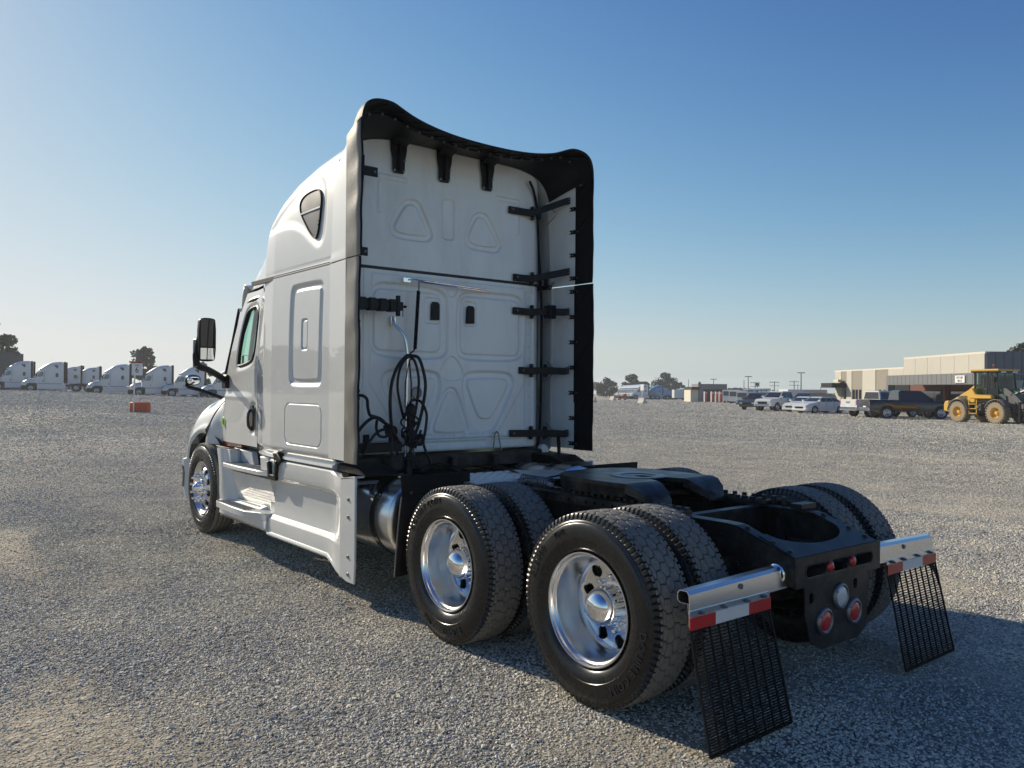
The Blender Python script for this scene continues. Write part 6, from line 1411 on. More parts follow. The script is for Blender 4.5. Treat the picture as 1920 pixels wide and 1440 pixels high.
# ------------------------------------------------------------ trees
def leaf_mat(name, c):
    m = mat(name, c, .7, vary=.45, vscale=.8)
    return m
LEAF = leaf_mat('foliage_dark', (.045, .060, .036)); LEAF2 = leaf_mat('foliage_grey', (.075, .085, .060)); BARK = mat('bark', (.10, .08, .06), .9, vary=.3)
def make_tree(label, loc, h, w, seed, leaf=LEAF, trunk_h=.18, clumps=26, group=None, leaves=2600, size=.42, shape='round'):
    rg = np.random.default_rng(seed); t = thing('tree', label, 'tree', loc, 0, group)
    mb = MB(); mb.tube([(0, 0, -.3), (.02*w, .01*w, h*trunk_h), (.0, .03*w, h*.45), (.03*w, 0, h*.75)], [w*.035, w*.028, w*.018, w*.006], 8)
    for k in range(7):
        a = rg.random()*2*PI; z0 = h*(trunk_h+.05+.4*rg.random()); mb.tube([(0, .01*w, z0), (w*.18*math.cos(a), w*.18*math.sin(a), z0+h*.12), (w*.34*math.cos(a), w*.34*math.sin(a), z0+h*.2)], [w*.014, w*.009, w*.003], 5)
    part('trunk', mb, BARK, t)
    C = []
    for k in range(clumps):
        a = rg.random()*2*PI; u = rg.random(); zz = trunk_h+.08+(.86-trunk_h)*u
        rr = (math.sin(min(1, (u*.92+.10))*PI)**.55 if shape == 'round' else (1-u)*.9+.15)*w*.5*(.25+.75*rg.random()**.5)
        C.append((rr*math.cos(a), rr*math.sin(a), zz*h, w*(.11+.10*rg.random())))
    C = np.array(C); idx = rg.integers(0, clumps, leaves); d = rg.normal(size=(leaves, 3)); d /= np.linalg.norm(d, axis=1)[:, None]
    r = C[idx, 3]*(.45+.62*rg.random(leaves)**.6); P = C[idx, :3]+d*r[:, None]*np.array([1, 1, .8])
    n1 = rg.normal(size=(leaves, 3)); n1 /= np.linalg.norm(n1, axis=1)[:, None]; n2 = np.cross(n1, rg.normal(size=(leaves, 3))); n2 /= np.linalg.norm(n2, axis=1)[:, None]
    s_ = size*(.5+.8*rg.random(leaves))[:, None]; V = np.stack([P-n1*s_, P+n2*s_*.6, P+n1*s_, P-n2*s_*.6], 1).reshape(-1, 3)
    mb = MB(); mb.v = list(map(tuple, V.tolist())); mb.f = [(4*i, 4*i+1, 4*i+2, 4*i+3) for i in range(leaves)]; mb.m = [0]*leaves
    part('crown', mb, leaf, t, recalc=False, smooth=0)
    return t
TG = 'trees beyond the far end of the yard'
make_tree('round-crowned dark tree on its own, nearest the foreground truck on the right', yard(29.5, 252, -.1), 5.9, 6.2, 1, clumps=30, group=TG, trunk_h=.10, size=.36)
make_tree('tall uneven tree behind the far white tractors', yard(39.0, 262), 7.3, 6.6, 2, clumps=22, group=TG, size=.38)
make_tree('low bushy tree at the right foot of the uneven tree', yard(43.2, 262), 5.2, 3.6, 3, clumps=14, group=TG, leaves=1400, size=.34)
make_tree('tall dark tree right above the blue container', yard(52.4, 275), 8.4, 7.6, 4, clumps=26, group=TG, size=.40)
make_tree('small dark tree at the right end of the tree group', yard(57.2, 275), 5.4, 4.0, 5, clumps=14, group=TG, leaves=1500, size=.36)
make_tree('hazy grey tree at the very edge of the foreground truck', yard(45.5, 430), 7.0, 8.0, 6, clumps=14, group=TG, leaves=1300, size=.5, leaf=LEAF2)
make_tree('broad tree standing behind the Lane 6 sign', yard(-66.5, 146), 8.0, 4.9, 7, clumps=26, group=TG, size=.32, leaves=3200)
make_tree('large dark tree at the left picture edge', yard(-72.4, 112), 9.6, 7.4, 8, clumps=24, group=TG, size=.30, leaves=3800)
make_tree('small tree top seen behind the door mirror', yard(-56.0, 146), 5.3, 3.0, 9, clumps=12, group=TG, leaves=1300, size=.3)
make_tree('dark tree top showing over the office roof at the right edge', yard(64.0, 100), 8.6, 5.0, 10, clumps=20, group=TG, leaves=2200, size=.3)
# a hedge line far away on the right and a low tree line on the sunny side, both read as one mass
def treeline(name, label, pts, h, seed, n, size, leaf=LEAF):
    rg = np.random.default_rng(seed); P = []
    seg = rg.integers(0, len(pts)-1, n); u = rg.random(n); a = np.array(pts)[seg]; b = np.array(pts)[seg+1]
    Q = a*(1-u[:, None])+b*u[:, None]; run = seg+u
    hh = h*(.45+.40*np.sin(run*5.1+1)**2*np.sin(run*2.3)**2+.35*vnoise(run*7, run*0, seed)); z = hh*rg.random(n)**.7
    Q = Q+rg.normal(size=(n, 2))*1.6; base = np.array([ground(x, y) for x, y in Q])
    P = np.c_[Q, z+base]; n1 = rg.normal(size=(n, 3)); n1 /= np.linalg.norm(n1, axis=1)[:, None]; n2 = np.cross(n1, rg.normal(size=(n, 3))); n2 /= np.linalg.norm(n2, axis=1)[:, None]
    s_ = size*(.5+.8*rg.random(n))[:, None]; V = np.stack([P-n1*s_, P+n2*s_*.7, P+n1*s_, P-n2*s_*.7], 1).reshape(-1, 3)
    mb = MB(); mb.v = list(map(tuple, V.tolist())); mb.f = [(4*i, 4*i+1, 4*i+2, 4*i+3) for i in range(n)]; mb.m = [0]*n
    o = part(name, mb, leaf, None, recalc=False, smooth=0); tag(o, label, 'trees', kind='stuff'); return o
yy_ = lambda la, de: yard(la, de)[:2]
treeline('far_hedge', 'low dark hedge and scrub along the far right edge of the yard', [yy_(60, 330), yy_(100, 310), yy_(140, 300), yy_(190, 300)], 3.4, 21, 7000, .9)
sunny = [(CAM[0]+150*math.cos(math.radians(a)), CAM[1]+150*math.sin(math.radians(a))) for a in (1, 10, 20, 30, 42, 55)]
treeline('tree_row', 'row of mixed trees along the sunny side of the yard, mirrored in the truck paint', sunny, 10.5, 22, 16000, .75)
# ------------------------------------------------------------ poles
WOOD = mat('pole_wood', (.10, .09, .08), .85, vary=.2)
def pole(label, la, de, h, arms=0, w=.16, top=False):
    t = thing('utility_pole', label, 'pole', yard(la, de), place_yaw(0), 'poles on the skyline')
    mb = MB(); mb.cyl((0, 0, 0), (0, 0, h), w, w*.7, 8); part('shaft', mb, WOOD, t)
    if arms:
        mb = MB()
        for k in range(arms): mb.box(-.06, .06, -1.6, 1.6, h-.4-k*1.1, h-.25-k*1.1)
        for k in (-1.3, -.5, .5, 1.3): mb.box(-.05, .05, k-.05, k+.05, h-.25, h)
        part('cross_arm', mb, WOOD, t)
    if top:
        mb = MB(); mb.box(-.3, .3, -.9, .9, h-.1, h+.1); part('lamp_head', mb, WOOD, t)
    return t
for lab, u, v, de, arms, top, w in (('thin pole left of the small grey building', 1291, 711, 260, 0, False, .12), ('pole with a short head above the small grey building', 1338, 711, 250, 0, True, .14),
    ('thin bare pole left of the white pickup', 1395, 712, 230, 0, False, .12), ('lamp pole with flat head left of the crossed poles', 1403, 706, 225, 0, True, .14), ('pole with two cross arms, leftmost of three', 1416, 716, 260, 2, False, .16),
    ('pole with two cross arms, middle of three', 1452, 715, 260, 2, False, .16), ('pole with two cross arms, right of the three', 1489, 714, 260, 2, False, .18), ('tall lamp pole right of the cross-armed poles', 1502, 699, 200, 0, True, .16),
    ('short pole beside the tall lamp pole', 1496, 721, 260, 0, False, .13), ('small pole over the hedge left of the office', 1539, 725, 260, 0, False, .12)):
    la = (u-960)/1514.3*de; hz = 727.1+.0078*(u-960); p_ = yard(la, de); pole(lab, la, de, (hz-v)/1514.3*de+1.67-p_[2], arms, w, top)
t = thing('satellite_dish', 'round dish on a thin mast between two cross-armed poles', 'dish', yard(74.5, 245), place_yaw(0))
mb = MB(); mb.cyl((0, 0, 0), (0, 0, 4.6), .08, n=8); mb.lathe([(.001, 0), (.35, .05), (.6, .18)], (-.1, 0, 4.7), 16, 'x'); part('mast_and_bowl', mb, WOOD, t)
# ------------------------------------------------------------ small grey building with canopy, red pillars, red machine
GB = mat('grey_block_wall', (.20, .20, .195), .8, vary=.08, bump=.004, bscale=30); TRIM = mat('sunlit_stucco', (.62, .57, .46), .8, vary=.06)  # the pale second tone has the side wall's sunlight painted into it
t = thing('yard_office', 'small flat-roofed grey building with a canopy in the far distance', 'building', yard(37.0, 160), place_yaw(0))
mb = MB(); mb.box(0, 6, -5.6, .1, 0, 3.55); mb.box(-.02, 0, -5.6, .1, 3.42, 3.55); part('wall', mb, GB, t)
mb = MB(); mb.box(0, 6, .12, 1.6, 0, 2.9); part('side_wall', mb, TRIM, t)
mb = MB(); mb.box(-1.2, 6, .12, 1.7, 2.4, 2.95); part('canopy', mb, BLACK, t)
mb = MB(); mb.box(-.03, -.005, -4.7, -.9, 0, 2.5); part('roller_door', mb, mat('dark_red_door', (.09, .035, .03), .6), t)
mb = MB(); mb.lathe([(.3, 0), (.3, .25), (.1, .45), (.001, .5)], (1.5, -.5, 3.55), 12, 'z'); part('roof_vent', mb, GB, t)
RW = mat('red_white', (.50, .035, .02), .5)
for i, la in enumerate((36.6, 37.9, 38.7, 39.4, 40.2, 40.8)):
    t = thing('bollard', ['red and white pillar, leftmost in front of the small grey building', 'second red and white pillar from the left at the small grey building', 'third red and white pillar from the left at the small grey building', 'fourth red and white pillar from the left at the small grey building', 'fifth red and white pillar from the left at the small grey building', 'rightmost red and white pillar at the small grey building'][i], 'pillar', yard(la-.2, 152), place_yaw(0), 'red and white pillars')
    mb = MB(); mb.box(-.22, .22, -.22, .10, 0, 2.05); part('body', mb, RW, t, bevel=.03)
    mb = MB(); mb.box(-.22, .22, .10, .24, .1, 2.05); mb.box(-.23, .23, -.23, .12, 1.7, 1.85); part('white_panel', mb, SIGNW, t)
t = thing('flatbed_equipment', 'dark red machine with orange drums beside the small grey building', 'machine', yard(41.0, 146), place_yaw(0))
mb = MB(); mb.box(-1, 1, -2.6, .6, .35, .85); mb.box(-.9, .9, -.6, .5, .85, 1.7); part('body', mb, mat('rusty_red', (.16, .04, .03), .7), t, bevel=.03)
mb = MB()
for k in range(3): mb.cyl((0, -.2, 1.2+k*.3), (0, -.2, 1.4+k*.3), .22, n=10)
part('drums', mb, SIGNW, t)
for x, y in ((-.8, .1), (-.8, -2.0), (.8, .1), (.8, -2.0)): 
    mb = MB(); mb.lathe([(.1, -.1), (.38, -.1), (.38, .1), (.1, .1)], (x, y, .38), 14, 'x'); part('wheel', mb, FTYRE, t)
# ------------------------------------------------------------ road vehicles
def vehicle(name, label, cat, loc, rz, L_, W_, body_top, cabin, wheels, wr, paintm, zb=.28, glass=DARKGLASS, group=None, rim=FRIM, bumper=None, tail=None, bed=None, chrome=False, rails=False, grille=True, fascia=None):
    """body_top: (x, z) line of the body's upper edge from tail to nose; cabin: (x, z) outline of the glasshouse"""
    t = thing(name, label, cat, loc, rz, group); hw = W_/2
    xs = np.linspace(body_top[0][0], body_top[-1][0], 70); secs = []
    for x in xs:
        zt_ = float(interp(x, body_top)); zl = zb
        for wx in wheels:
            d = (wr*1.16)**2-(x-wx)**2
            if d > 0: zl = max(zl, wr+math.sqrt(d))
        e = min(1, (x-xs[0])/.25+.35, (xs[-1]-x)/.55+.25)**.5; w = hw*(.86+.14*e)
        zl = min(zl, zt_-.05); zm = max(zl+.02, zt_-.14)
        secs.append([(x, 0, zb if zl > zb+.3 else zl), (x, w*.80, zb if zl > zb+.3 else zl), (x, w*.81, zl), (x, w, zl+.01), (x, w*1.005, (zl+zm)/2), (x, w*.985, zm), (x, w*.90, zt_), (x, 0, zt_+.02), (x, -w*.90, zt_), (x, -w*.985, zm), (x, -w*1.005, (zl+zm)/2), (x, -w, zl+.01), (x, -w*.81, zl), (x, -w*.80, zb if zl > zb+.3 else zl)])
    mb = MB(); mb.loft(secs); part('body', mb, paintm, t, smooth=38)
    zs0 = min(z for x, z in cabin); zt_ = max(z for x, z in cabin)
    def cw(z): return hw*(.925-.20*((z-zs0)/(zt_-zs0))**1.1)
    mb = MB(); mb.loft([[(x, s_*cw(z), z) for x, z in cabin] for s_ in (1, -1)]); 
    cb_ = part('cabin', mb, paintm, t, smooth=25, bevel=.03)
    # windows: inset panes on each flank plus front and rear screens
    cx0 = min(x for x, z in cabin); cx1 = max(x for x, z in cabin)
    def inset(p, k):
        cx_, cz_ = sum(a for a, b in p)/len(p), sum(b for a, b in p)/len(p); return [(cx_+(a-cx_)*k, cz_+(b-cz_)*(k-.12)) for a, b in p]
    top_l = [q for q in cabin if q[1] > zt_-.12]; rx0, rx1 = min(a for a, b in top_l), max(a for a, b in top_l)
    npan = 3 if cx1-cx0 > 2.4 else 2
    zlo, zhi = zs0+.05, zt_-.10
    def edge(z, front):
        c = [q for q in cabin]; xs_ = []
        for (a, b), (c_, d_) in zip(c, c[1:]+c[:1]):
            if (b-z)*(d_-z) <= 0 and abs(b-d_) > 1e-6: xs_.append(a+(c_-a)*(z-b)/(d_-b))
        return max(xs_) if front else min(xs_)
    b0, b1, t0_, t1_ = edge(zlo, False)+.10, edge(zlo, True)-.12, edge(zhi, False)+.10, edge(zhi, True)-.10
    for s_ in (1, -1):
        for k in range(npan):
            f0, f1 = k/npan, (k+1)/npan; g_ = .012
            pts = [(b0+(b1-b0)*(f0+g_), zlo), (b0+(b1-b0)*(f1-g_), zlo), (t0_+(t1_-t0_)*(f1-g_), zhi), (t0_+(t1_-t0_)*(f0+g_), zhi)]
            mb = MB(); mb.add([(x, s_*(cw(z)+.006), z) for x, z in pts]+[(x, s_*(cw(z)-.01), z) for x, z in pts], [(0,1,2,3),(7,6,5,4),(0,4,5,1),(1,5,6,2),(2,6,7,3),(3,7,4,0)]); part('window', mb, glass, t, smooth=0)
    for fr_ in (True, False):
        sg = 1 if fr_ else -1; xa, xb = edge(zlo, fr_), edge(zhi, fr_)
        mb = MB(); mb.add([(xa+sg*.006, cw(zlo)-.08, zlo), (xa+sg*.006, -cw(zlo)+.08, zlo), (xb+sg*.006, -cw(zhi)+.06, zhi), (xb+sg*.006, cw(zhi)-.06, zhi)], [(0, 1, 2, 3)]); part('windscreen' if fr_ else 'rear_window', mb, glass, t, smooth=0)
    nx, tx_ = body_top[-1], body_top[0]
    zh = nx[1]
    for s_ in (1, -1):
        mb = MB(); mb.box(nx[0]-.30, nx[0]+.012, s_*hw*.55, s_*hw*.88, zh-.20, zh-.05); part('headlight', mb, CLEAR, t, bevel=.03)
        mb = MB(); mb.box(tx_[0]-.012, tx_[0]+.16, s_*hw*.72, s_*hw*.93, tx_[1]-.42 if rails else tx_[1]-.30, tx_[1]-.10); part('tail_light', mb, RED, t, bevel=.02)
        mb = MB(); xm = edge(zlo, True)-.15; mb.box(xm-.08, xm+.08, s_*(cw(zs0)+.02), s_*(cw(zs0)+.24), zs0+.03, zs0+.20); part('mirror', mb, paintm, t, bevel=.03)
        for wx in wheels: simple_wheel(t, wx, s_*(hw-.13), wr, .24, rim, .66)
        mb = MB()
        for k in range(1, npan+1): 
            xd = b0+(b1-b0)*k/npan; mb.box(xd-.16, xd-.02, s_*hw*.995, s_*(hw+.012), zs0-.20, zs0-.17)
        part('door_handles', mb, CHROME if chrome else paintm, t)
        mb = MB()
        for k in range(0, npan+1):
            xd = b0+(b1-b0)*k/npan; mb.box(xd-.006, xd+.006, s_*hw*.96, s_*(hw+.006), zb+.10, zs0-.04)
        part('door_gaps', mb, GROOVE, t)
    mb = MB(); mb.box(nx[0]-.1, nx[0]+.05, -hw*.88, hw*.88, zb+.02, zb+.20); part('front_bumper', mb, bumper or paintm, t, bevel=.04)
    mb = MB(); mb.box(tx_[0]-.08, tx_[0]+.1, -hw*.92, hw*.92, zb+.05, zb+.25); part('rear_bumper', mb, bumper or paintm, t, bevel=.04)
    if grille: mb = MB(); mb.box(nx[0]-.02, nx[0]+.02, -hw*.5, hw*.5, zb+.22, zh-.08); part('grille', mb, BLACKG, t)
    mb = MB(); mb.box(tx_[0]-.012, tx_[0]+.01, -.26, .26, zb+.28, zb+.40); part('licence_plate', mb, SIGNW, t)
    return t
CW_ = paint('car_white', (.66, .67, .66)); CK_ = paint('car_black', (.012, .012, .014), .2); CS_ = paint('car_silver', (.35, .36, .36)); CG_ = paint('car_dark_green', (.03, .035, .033))
pick_top = [(-2.95, 1.30), (-1.0, 1.30), (-.9, 1.32), (1.2, 1.30), (1.45, 1.26), (2.6, 1.18), (2.88, 1.02)]
pick_cab = [(-.98, 1.28), (-.92, 1.90), (-.75, 1.95), (.45, 1.95), (.62, 1.92), (1.42, 1.28)]
sed_top = [(-2.4, .95), (-2.2, 1.02), (-1.5, 1.02), (1.0, .98), (2.0, .86), (2.42, .68)]
sed_cab = [(-1.75, 1.0), (-1.0, 1.40), (-.7, 1.45), (.25, 1.45), (.45, 1.42), (1.25, .98)]
suv_top = [(-2.3, 1.05), (-2.2, 1.12), (1.1, 1.12), (2.1, 1.02), (2.4, .85)]
suv_cab = [(-2.2, 1.10), (-2.05, 1.75), (-1.8, 1.80), (.4, 1.80), (.6, 1.76), (1.3, 1.10)]
PR = dict(L_=5.9, W_=2.03, body_top=pick_top, cabin=pick_cab, wheels=(-1.80, 1.85), wr=.42, zb=.50)
def pv(u, v_base, D): return yard((u-960)/1514.3*D, D)
bp_ = vehicle('pickup_truck', 'black crew-cab pickup parked left of the yellow loader, tail to the left', 'pickup', pv(1702, 785, 56.5), place_yaw(-93), paintm=CK_, bumper=CHROME, rails=True, **PR)
def tail_text(par, body):
    m_ = text_mesh(body, .20, .004); m_.v = [(-2.972-z*.5, -x, 1.10+y) for x, y, z in m_.v]; part('tailgate_lettering', m_, BLACK if par.name.startswith('x') else STEEL, par, smooth=0, recalc=False)
tail_text(bp_, 'RAM')
mb = MB(); mb.box(-2.965, -2.955, -.85, .85, .86, 1.26); part('tailgate', mb, CK_, bp_, bevel=.003)
wp_ = vehicle('pickup_truck', 'white crew-cab pickup seen from its tail, left of the black pickup', 'pickup', pv(1655, 781, 60.5), place_yaw(-76), paintm=CW_, bumper=CHROME, rails=True, **PR)
mb = MB(); mb.box(-2.965, -2.955, -.85, .85, .86, 1.26); part('tailgate', mb, CW_, wp_, bevel=.003)
m_ = text_mesh('RAM', .22, .004); m_.v = [(-2.972-z*.5, -x, 1.08+y) for x, y, z in m_.v]; part('tailgate_lettering', m_, BLACK, wp_, smooth=0, recalc=False)
sv_ = vehicle('pickup_truck', 'silver crew-cab with tall cab roof, behind the black pickup', 'pickup', pv(1697, 781, 61.5), place_yaw(-84), paintm=CS_, bumper=CHROME, rails=True, **PR)
vehicle('pickup_truck', 'white crew-cab pickup with its nose to the left, biggest vehicle of the parked line', 'pickup', pv(1462, 769, 80), place_yaw(90+38), paintm=CW_, chrome=True, bumper=CHROME, rails=True, **PR)
vehicle('suv', 'dark SUV with silver nose at the left end of the parked line', 'SUV', pv(1422, 768, 84), place_yaw(90+45), 4.7, 1.85, suv_top, suv_cab, (-1.45, 1.45), .36, CG_, .35)
vehicle('suv', 'black SUV between the white pickup and the white sedans', 'SUV', pv(1514, 768, 80), place_yaw(90+32), 4.7, 1.9, suv_top, suv_cab, (-1.45, 1.45), .37, CK_, .35, chrome=True)
vehicle('sedan', 'white sedan behind the nearest white sedan', 'car', pv(1512, 772, 75), place_yaw(90+34), 4.8, 1.82, sed_top, sed_cab, (-1.42, 1.45), .33, CW_, .22)
vehicle('sedan', 'white sedan nearest the camera in the parked line, nose to the left', 'car', pv(1538, 774, 71), place_yaw(90+24), 4.8, 1.82, sed_top, sed_cab, (-1.42, 1.45), .33, CW_, .22)
# background cars and box bodies behind the parked line
place_box('box_trailer', 'white box trailer behind the white pickup', 'trailer', 35.3, 98, 5.0, 2.4, 1.7, TRAILW, 98, .55, wheels=True)
vans = [(1385, 138, 2.3), (1400, 134, 2.1), (1412, 140, 2.6), (1372, 150, 2.4), (1428, 142, 2.7), (1440, 138, 2.2)]
for i, (u, D, h) in enumerate(vans):
    la = (u-960)/1514.3*D
    b = place_box('parked_van', ['white van directly right of the red machine', 'second white van right of the red machine', 'third white van right of the red machine', 'white van partly behind the red machine', 'white van above the roof of the dark SUV', 'white van left of the white pickup'][i], 'van', la, D, 3.6, 1.9, h-.4, TRAILW, 140, .4, 'white vans standing behind the parked line', wheels=False)
    mb = MB(); mb.box(1.79, 1.82, -.8, .8, h*.55, h-.25); mb.box(-.2, 1.4, .94, .965, h*.55, h-.25); part('windows', mb, SMOKED, b)
    for s in (1, -1):
        for x in (-1.1, 1.1): simple_wheel(b, x, s*.85, .34, .22)
vehicle('sedan', 'black and white car next to the far vans', 'car', pv(1412, 753, 112), place_yaw(90+30), 4.8, 1.82, sed_top, sed_cab, (-1.42, 1.45), .33, CK_, .22)
mb = MB()
q = [yard(34.0, 70), yard(28.5, 82), yard(29.2, 84.5), yard(37.5, 74)]
# ------------------------------------------------------------ office building (its axes follow the yard's)
CONCL = mat('cream_tilt_up', (.48, .455, .39), .85, vary=.07, vscale=1.5, bump=.004, bscale=12); CONCD = mat('taupe_tilt_up', (.26, .235, .19), .85, vary=.08, vscale=1.5, bump=.004, bscale=12)
DGREY = mat('charcoal_cladding', (.15, .155, .16), .5, vary=.1); BRICKR = mat('red_brown_wall', (.13, .045, .03), .8, vary=.15, vscale=6); COPING = mat('pale_coping', (.62, .58, .48), .6)
OFFGLASS = mat('office_glass', (.04, .05, .055), .03, coat=1.0, metal=.35)
# local axes: +x away from the viewer along the yard axis, +y to the viewer's left
bl = thing('office_building', 'long cream and taupe office with charcoal entrance canopy at the right', 'building', yard(38.7, 66, -.25), place_yaw(0))
B = bl
def bpart(name, m, boxes, lab=None, bevel=0):
    mb = MB()
    for b in boxes: mb.box(*b)
    return part(name, mb, m, B, bevel=bevel, label=lab)
bpart('core_wall', CONCL, [(0, 13.5, -22, 0, 0, 5.35), (13.5, 30.5, -22, 0, 0, 4.45)])
bpart('coping', COPING, [(-.1, 13.6, -.3, .1, 5.35, 5.52), (13.6, 30.6, -.3, .1, 4.45, 4.60)])
bpart('side_cladding', DGREY, [(-.06, 0, -22, 0, 3.2, 5.52)])
mb = MB()
for i in range(30): part('cladding_panel', MB().box(-.11, -.062, -(i+1)*.72+.03, -i*.72-.03, 3.25, 5.45), DGREY, B)
# tilt-up panels on the long wall
cols = [(13.6, 16.9, 'c'), (17.0, 19.7, 't'), (19.8, 23.0, 'c'), (23.1, 25.7, 't'), (25.8, 27.2, 'c'), (27.3, 28.6, 't'), (28.7, 30.5, 'c')]
for a, b, k in cols: part('wall_panel', MB().box(a, b, .0, .07 if k == 't' else .10, 0, 4.45), CONCD if k == 't' else CONCL, B, label='taupe concrete panel' if k == 't' else 'cream concrete panel')
for i in range(6): part('wall_panel', MB().box(i*2.27+.02, (i+1)*2.27-.02, .0, .09, 3.55, 5.35), CONCL, B)
for x0 in (17.4, 18.5, 23.3, 24.2, 25.0, 27.4):
    w = part('window', MB().box(x0, x0+.55, .05, .11, 1.15, 2.35), BLACK, B)
    part('pane', MB().box(x0+.05, x0+.50, .11, .125, 1.2, 2.3), DARKGLASS, w)
# far canopy over the side door
bpart('door_canopy', BLACK, [(27.2, 30.6, .12, 1.75, 2.55, 3.10)], bevel=.02)
part('side_door', MB().box(28.9, 29.9, .10, .13, 0, 2.2), CONCL, B)
part('canopy_vent', MB().box(27.9, 29.3, .3, .8, 3.2, 3.5), TRIM, B)
# entrance canopy: charcoal fascia, piers, brick-brown recess with glazing
bpart('fascia', DGREY, [(-7.0, 7.4, 4.45, 4.6, 2.75, 3.62), (7.4, 7.55, 4.0, 4.6, 2.0, 3.62), (-7.0, 7.5, .1, 4.45, 3.45, 3.6)])
for i in range(20): part('fascia_panel', MB().box(-7.0+i*.727+.02, -7.0+(i+1)*.727-.02, 4.60, 4.635, 2.78, 3.60), DGREY, B)
part('end_pier', MB().box(7.1, 7.55, 4.05, 4.66, 0, 2.75), DGREY, B)
bpart('recess_wall', BRICKR, [(-6.5, 9.0, 1.6, 1.75, 0, 3.4), (2.25, 2.55, 1.75, 2.1, 0, 2.75)])
part('opening_shade', MB().box(9.0, 12.6, 1.6, 1.80, 0, 3.4), BLACK, B)  # solid black block, painted shade in place of a real carport interior
part('door', MB().box(7.2, 8.1, 1.76, 1.82, 0, 2.1), BLACK, B)
for x0, x1 in ((2.6, 6.3), (-1.0, 2.2), (-3.2, -1.3), (-5.0, -3.4), (-6.4, -5.1)):
    f_ = part('window', MB().box(x0, x1, 1.76, 1.84, .15, 2.3), BLACK, B)
    for k in range(2):
        for z0_, z1_ in ((.22, 1.0), (1.06, 2.22)):
            xa = x0+.05+(x1-x0-.1)*k/2; xb = x0+.05+(x1-x0-.1)*(k+1)/2-.05; part('pane', MB().box(xa, xb, 1.84, 1.852, z0_, z1_), OFFGLASS, f_)
sg = part('wall_sign', MB().box(-5.35, -4.05, 4.64, 4.72, 2.90, 3.45), SIGNW, B)
m_ = text_mesh('RITCHIE\nBROS', .24, .004); m_.v = [(-4.70-x, 4.725+z, 3.16+y-.0) for x, y, z in m_.v]; part('sign_lettering', m_, BLACK, sg, smooth=0, recalc=False)
# far dark banner building at the left edge
t = thing('dark_sign_hall', 'dark hall with pale lettering strips behind the left row of tractors', 'building', yard(-70.3, 108), place_yaw(0))
mb = MB(); mb.box(0, 6, -1.3, 8, 0, 5.0); part('wall', mb, mat('dark_hall', (.045, .05, .06), .7), t)
for z, w_ in ((4.6, 1.3), (4.0, .7)):
    mb = MB()
    for i in range(int(w_*9)): mb.box(-.02, -.005, -1.05+i*.135, -1.05+i*.135+.09, z-.12, z+.10)
    part('lettering_strip', mb, SIGNW, t)
# ------------------------------------------------------------ wheel loader
YEL = paint('loader_yellow', (.68, .40, .05), .4); DUSTT = mat('dusty_tyre', (.30, .24, .16), .85, vary=.25, vscale=6); LG = mat('loader_grey', (.10, .10, .10), .5, vary=.2)
ld = thing('wheel_loader', 'yellow wheel loader with a fork carriage parked in front of the office', 'loader', pv(1858, 794, 49.0), place_yaw(-163))
def ltyre(x, y, r=.64, w=.52):
    s = 1 if y > 0 else -1
    mb = MB(); mb.lathe([(r*.50, -w/2), (r*.90, -w/2), (r*.97, -w*.42), (r*.97, w*.42), (r*.90, w/2), (r*.50, w/2)], (x, y, r), 40, 'y')
    w_ = part('wheel', mb, DUSTT, ld, smooth=30)
    mb = MB()
    for k in range(24):
        for s2 in (1, -1):
            t = 2*PI*(k+.5*(s2 > 0))/24; c, s_ = math.cos(t), math.sin(t); c2, s3 = math.cos(t+.10), math.sin(t+.10)
            mb.bar((x+r*.985*c, y+s2*w*.50, r+r*.985*s_), (x+r*.985*c2, y+s2*.02, r+r*.985*s3), .075, .06, (c, 0, s_))
    part('lugs', mb, DUSTT, w_, stuff=True)
    mb = MB(); mb.lathe([(r*.50, s*w/2*.95), (r*.46, s*w*.30), (r*.30, s*w*.10), (r*.16, s*w*.18), (r*.15, s*w*.34), (.001, s*w*.36)], (x, y, r), 28, 'y')
    for k in range(8): t = PI*k/4; mb.cyl((x+r*.23*math.cos(t), y+s*w*.12, r+r*.23*math.sin(t)), (x+r*.23*math.cos(t), y+s*w*.20, r+r*.23*math.sin(t)), .03, n=6)
    part('rim', mb, YEL, w_, smooth=40)
for x in (-1.30, 1.40):
    for s in (1, -1): ltyre(x, s*.98)
mb = MB(); mb.prism([(-2.45, .65), (-2.45, 1.10), (-2.35, 1.28), (-2.0, 1.32), (-2.0, .62)], -1.15, 1.15); part('counterweight', mb, YEL, ld, bevel=.06)
mb = MB(); mb.loft([[(-2.30, s_*w_, 1.30), (-1.6, s_*w_, 1.66), (-1.0, s_*w_*.98, 1.98), (-.62, s_*w_*.95, 2.28), (-.50, s_*w_, 2.2), (-.45, s_*w_, 1.2), (-2.25, s_*w_, .95)] for s_, w_ in ((1, .72), (-1, .72))]); part('engine_hood', mb, YEL, ld, bevel=.06)
mb = MB()
for k in range(7): mb.box(-1.7+k*.10, -1.66+k*.10, -.735, .735, 1.3, 1.62)
part('hood_grille', mb, LG, ld)
